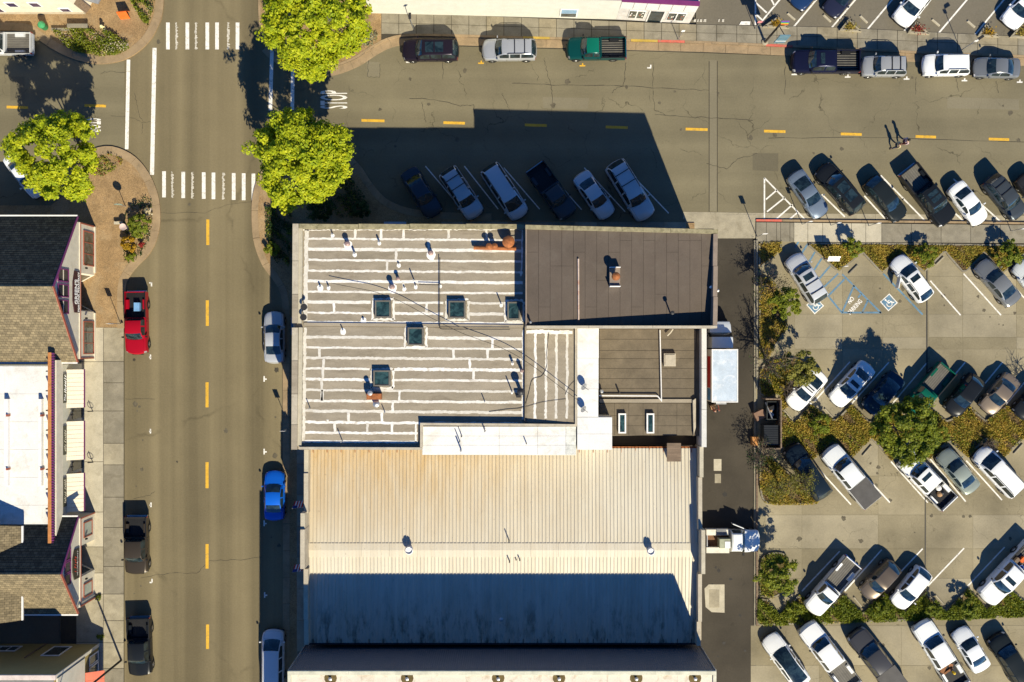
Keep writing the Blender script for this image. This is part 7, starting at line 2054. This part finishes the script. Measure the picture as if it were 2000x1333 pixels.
# trash can, bench box, hydrant, board
g = G(90, 55, 0)
tc = thing('litter_bin', 'green domed litter bin by the top left flower bed', 'bin', (g.x, g.y, .12))
MB().lathe((g.x, g.y, .12), [(.26, 0), (.3, .1), (.3, .8)], 14).build('body', mat('bin_green', (.03, .16, .06), .5), tc, smooth=40)
MB().lathe((g.x, g.y, .92), [(.33, 0), (.33, .05), (.2, .22), (.02, .26)], 14).build('lid', mat('lid_green', (.06, .3, .12), .4), tc, smooth=40)
g = G(157, 55, 0)
bs = thing('low_wall_seat', 'low concrete seat along the back of the top left flower bed', 'bench', (g.x, g.y, .12))
MB().box(g.x-.9, g.x+.9, g.y-.17, g.y+.17, .55, .68).build('seat', M_CONC2, bs)
for s in (-.65, .65): MB().box(g.x+s-.12, g.x+s+.12, g.y-.14, g.y+.14, .1, .549).build('leg', M_CONC2, bs)
g = G(122, 60, 0)
single('bed_edging_wall', MB().box(G(104, 0).x, G(138, 0).x, g.y-.08, g.y+.1, .08, .42), M_CONC2, 'short low wall between the litter bin and the seat', 'wall')
g = G(204, 56, 0)
hy = thing('fire_hydrant', 'cream fire hydrant at the tip of the top left flower bed', 'hydrant', (g.x, g.y, .12))
M_HYD = mat('hydrant_cream', (.65, .58, .3), .5)
MB().lathe((g.x, g.y, .1), [(.17, 0), (.17, .06), (.11, .08), (.11, .55), (.15, .57), (.15, .62), (.11, .72), (.03, .8), (.01, .82)], 12).build('barrel', M_HYD, hy, smooth=40)
MB().tube((g.x-.2, g.y, .5), (g.x+.2, g.y, .5), .06, .06, 8).build('nozzle', M_HYD, hy)
g = G(246, 32, 0)
ab = thing('sandwich_board', 'orange folding board on the top left pavement', 'sign', (g.x, g.y, .12), 0)
M_ORG = mat('orange_board', (.62, .12, .02), .5)
for s in (-1, 1):
    V = [(g.x-.42, g.y+s*.34, .12), (g.x+.42, g.y+s*.34+.08, .12), (g.x+.42, g.y+s*.03+.08, 1.15), (g.x-.42, g.y+s*.03, 1.15)]
    MB().add(V + [(x, y-s*.04, z) for x, y, z in V], [(0,1,2,3), (7,6,5,4), (0,4,5,1), (1,5,6,2), (2,6,7,3), (3,7,4,0)]).build('leaf', M_ORG, ab)
# pedestal fountain and slab seat by the south-west bed
g = G(248, 446, 0)
pf = thing('drinking_fountain', 'small pale pedestal fountain at the edge of the golden bush bed', 'fountain', (g.x, g.y, .12))
MB().lathe((g.x, g.y, .12), [(.2, 0), (.12, .08), (.12, .7), (.3, .78), (.3, .88), (.22, .84), (.02, .8)], 14).build('pedestal', mat('pink_stone', (.55, .42, .38), .7), pf, smooth=40)
g = G(235, 437, 0)
sb = thing('stone_seat', 'pale backless stone seat beside the pedestal fountain', 'bench', (g.x, g.y, .12))
MB().box(g.x-.38, g.x+.38, g.y-.12, g.y+.12, .4, .5).build('seat', M_CONC3, sb)
for s in (-.25, .25): MB().box(g.x+s-.07, g.x+s+.07, g.y-.1, g.y+.1, .1, .399).build('leg', M_CONC2, sb)
# bicycle posts in front of the awnings
for lab, y in (('black ring bicycle post below the first awning', 803), ('black ring bicycle post below the second awning', 902)):
    g = G(182, y, 0)
    bp = thing('bicycle_post', lab, 'bike rack', (g.x, g.y, .12), 0, 'bicycle posts in front of the awning shop')
    MB().tube((g.x, g.y, .1), (g.x, g.y, .95), .04, .035, 8).build('pole', M_BLACK, bp)
    n = 16
    pts = [(g.x + .24*math.cos(2*math.pi*i/n), g.y, .6 + .24*math.sin(2*math.pi*i/n)) for i in range(n+1)]
    MB().path(pts, .025, 5).build('ring', M_BLACK, bp)
# flags on the hall front
for lab, y in (('small striped flag on the hall front beside the blue sedan', 992), ('small striped flag on the hall front, lower of two', 1116)):
    a = G(600, y, 4.2)
    fl = thing('wall_flag', lab, 'flag', (a.x, a.y, 4.2), 0, 'flags on the hall front')
    tip = Vector((a.x-1.2, a.y, 4.6))
    MB().tube((a.x, a.y, 4.0), tip, .02).build('staff', M_STEEL, fl)
    fd = (tip - Vector((a.x, a.y, 4.0)))
    for k in range(7):
        p = Vector((a.x, a.y, 4.0)) + fd*(.35 + .62*k/7); q = Vector((a.x, a.y, 4.0)) + fd*(.35 + .62*(k+1)/7)
        dn = Vector((.12, .55, -.35))
        V = [p, q, q+dn, p+dn]
        MB().add([v[:] for v in V] + [(v + Vector((0, .01, .012)))[:] for v in V], [(0,1,2,3), (7,6,5,4), (0,4,5,1), (2,6,7,3)]).build('stripe', mat('flag_red', (.5, .03, .04), .8) if k % 2 == 0 else M_WHITE, fl)
    p = Vector((a.x, a.y, 4.0)) + fd*.7; q = Vector((a.x, a.y, 4.0)) + fd*.98; dn = Vector((.05, .22, -.14))
    V = [p + Vector((0, .0, .03)), q + Vector((0, .0, .03)), q+dn + Vector((0, 0, .03)), p+dn + Vector((0, 0, .03))]
    MB().add([v[:] for v in V], [(0, 1, 2, 3)]).build('canton', mat('flag_blue', (.03, .05, .2), .8), fl)
# goods carried in truck beds
def in_bed(x, y, z): return G(x, y, z)
g = in_bed(268, 600, 1.0)
single('storage_tub', MB().obox(g.x, g.y, .5, .75, 0, .745, 1.15), mat('tub_blue', (.15, .3, .5), .5), 'blue tub in the bed of the red pickup', 'box')
LT = ('longest rough timber lying across the pickup bed', 'short dark timber by the tailgate of the bottom row pickup', 'flat brown board under the yellow can', 'split timber against the bed side', 'crooked timber on top of the pile')
for k in range(5):
    g = in_bed(1853 + random.uniform(-9, 9), 1305 + random.uniform(-13, 13), 1.0)
    single('timber_piece', MB().obox(g.x, g.y, (1.25, .6, .9, .8, 1.0)[k], (.16, .3, .34, .2, .14)[k], (.6, 2.2, 1.1, 2.8, 1.7)[k], .75 + .04*k, .85 + .04*k), mat('brown_timber', (.2, .09, .04), .9, var=.3), LT[k], 'timber', 'timber pieces in the pickup bed')
g = in_bed(1862, 1314, 1.0)
single('yellow_can', MB().lathe((g.x, g.y, .9), [(.12, 0), (.12, .35), (.04, .4), (.02, .42)], 10), mat('can_yellow', (.6, .4, .02), .5), 'yellow can on the timber in the pickup bed', 'can', smooth=40)
for k, (dx, dy, m, lab) in enumerate(((-4, -6, M_WHITE, 'white sack in the sunroof pickup bed'), (3, 3, M_BLACK, 'black bag in the sunroof pickup bed'), (-2, 6, M_CARD, 'brown sack in the sunroof pickup bed'))):
    g = in_bed(1838 + dx, 960 + dy, .95)
    single('sack', MB().lathe((g.x, g.y, .745), [(.2, 0), (.26, .1), (.22, .25), (.05, .32)], 9), m, lab, 'sack', smooth=60)
for k, (x, y, m, lab) in enumerate(((1987, 1095, M_WOOD, 'brown tool crate in the right edge pickup bed'), (1995, 1108, mat('bucket_blue', (.08, .15, .4), .5), 'blue bucket in the right edge pickup bed'), (1998, 1094, M_ORG, 'orange tool bag in the right edge pickup bed'))):
    g = in_bed(x, y, 1.0)
    if k == 1: single('bucket', MB().lathe((g.x, g.y, .745), [(.14, 0), (.18, .34), (.15, .34), (.12, .05), (.02, .05)], 12), m, lab, 'bucket', smooth=40)
    else: single('tool_crate' if k == 0 else 'tool_bag', MB().obox(g.x, g.y, .5, .34, .8, .745, 1.05, .9), m, lab, 'box' if k == 0 else 'bag')
# ------------------------------------------------------------------ people
M_SKIN = mat('skin', (.42, .26, .18), .6, fine=0)
def skinned(name, verts, edges, radii, m, parent):
    me = bpy.data.meshes.new(name)
    me.from_pydata(verts, edges, [])
    me.materials.append(m)
    o = link(name, me, parent)
    md = o.modifiers.new('skin', 'SKIN')
    md.use_smooth_shade = True
    if not me.skin_vertices:
        bpy.context.view_layer.objects.active = o
        bpy.ops.mesh.customdata_skin_add()
    for i, r in enumerate(radii):
        me.skin_vertices[0].data[i].radius = (r, r)
    me.skin_vertices[0].data[0].use_root = True
    sb_ = o.modifiers.new('sub', 'SUBSURF'); sb_.levels = 1; sb_.render_levels = 2
    return o
def person(label, x, y, face, h, top, legs, hair, stride=.28, longhair=False, reach=False, group=None):
    g = G(x, y, 0)
    k = h/1.72
    root = thing('person', label, 'person', (g.x, g.y, .005), face, group)
    ra = .32 if reach else .02
    V = [(0, 0, .95), (0, 0, 1.15), (0, 0, 1.38), (.01, 0, 1.50), (.02, 0, 1.62),
         (0, .10, .90), (stride*.45, .10, .50), (stride*.5, .10, .08), (stride*.5+.16, .11, .04),
         (0, -.10, .90), (-stride*.1, -.10, .50), (-stride*.7, -.10, .10), (-stride*.7+.15, -.11, .04),
         (0, .20, 1.38), (-.06+ra*.5, .25, 1.12), (.06+ra, .24, .90 + ra*.5), (.10+ra, .23, .80+ra*.6),
         (0, -.20, 1.38), (.06+ra*.5, -.25, 1.12), (.12+ra, -.24, .90 + ra*.5), (.16+ra, -.23, .80+ra*.6), (.02, 0, 1.72)]
    E_ = [(0,1),(1,2),(2,3),(3,4),(4,21),(0,5),(5,6),(6,7),(7,8),(0,9),(9,10),(10,11),(11,12),(2,13),(13,14),(14,15),(15,16),(2,17),(17,18),(18,19),(19,20)]
    rad = [.13,.125,.135,.055,.095,.095,.062,.042,.04,.095,.062,.042,.04,.065,.045,.035,.035,.065,.045,.035,.035,.07]
    sc = lambda vs_: [(a*k, b*k, c_*k) for a, b, c_ in vs_]
    skinned('body', sc(V), E_, [r*k*.97 for r in rad], M_SKIN, root)
    ti = [0, 1, 2, 13, 14, 15, 17, 18, 19]
    mp = {q: i for i, q in enumerate(ti)}
    skinned('top', sc([V[i] for i in ti]), [(mp[a], mp[b]) for a, b in E_ if a in mp and b in mp], [(rad[i]+.022)*k for i in ti], top, root)
    li = [0, 5, 6, 7, 9, 10, 11]
    mp = {q: i for i, q in enumerate(li)}
    skinned('trousers', sc([V[i] for i in li]), [(mp[a], mp[b]) for a, b in E_ if a in mp and b in mp], [(rad[i]+.012)*k for i in li], legs, root)
    for a_, s in ((7, 1), (11, -1)):
        vx, vy, _ = V[a_]
        MB().obox((vx+.07)*k, vy*k, .27, .10, 0, 0.0, .085, .8).build('shoe', M_BLACK, root, smooth=60, local=True)
    hm = MB().lathe((0.0, 0, 1.60*k), [(.105, -.02), (.118, .05), (.105, .12), (.06, .165), (.01, .175)], 12)
    if longhair: hm.lathe((-.07*k, 0, 1.32*k), [(.05, 0), (.09, .12), (.10, .3), (.07, .38)], 10)
    hm.build('hair', hair, root, smooth=60, local=True)
    MB().obox(.118*k, 0, .03, .03, 0, 1.60*k, 1.66*k).build('nose', M_SKIN, root, local=True)
    # hands: palm with four fingers and a thumb
    for i_, s in ((16, 1), (20, -1)):
        hx, hy, hz = (c_*k for c_ in V[i_])
        hb = MB().obox(hx, hy, .05, .03, 0, hz-.09, hz)
        for f in range(4):
            hb.tube((hx-.024+.016*f, hy, hz-.085), (hx-.02+.017*f, hy-s*.02, hz-.16+.008*abs(f-1.5)), .009, .007, 5)
        hb.tube((hx+.025, hy, hz-.03), (hx+.055, hy-s*.01, hz-.09), .01, .008, 5)
        hb.build('hand', M_SKIN, root, local=True)
    return root
GP = 'people'
M_HAIRB = mat('black_hair', (.012, .01, .01), .6, fine=0); M_HAIRN = mat('brown_hair', (.07, .035, .015), .6, fine=0)
M_DENIM = mat('dark_denim', (.02, .03, .06), .8); M_CREAMT = mat('cream_top', (.6, .5, .25), .8); M_PINK = mat('pale_pink_top', (.6, .42, .42), .8); M_MAROON = mat('maroon_trousers', (.12, .02, .03), .8)
person('person in a cream top walking on the side street, left of two', 1746, 288, R(190), 1.66, M_CREAMT, M_DENIM, M_HAIRN, .5)
person('person in a pale top with black hair walking, right of two', 1761, 281, R(190), 1.72, M_PINK, M_MAROON, M_HAIRB, .45, True)
person('person with dark hair standing behind the box truck', 1394, 801, R(100), 1.72, mat('red_brown_top', (.2, .06, .04), .8), M_DENIM, M_HAIRB, .1, False, True)
g = G(1391, 795, 0)
single('carton', MB().obox(g.x, g.y, .42, .4, .2, .015, .5), M_CARD, 'brown carton on the ground behind the box truck', 'box')
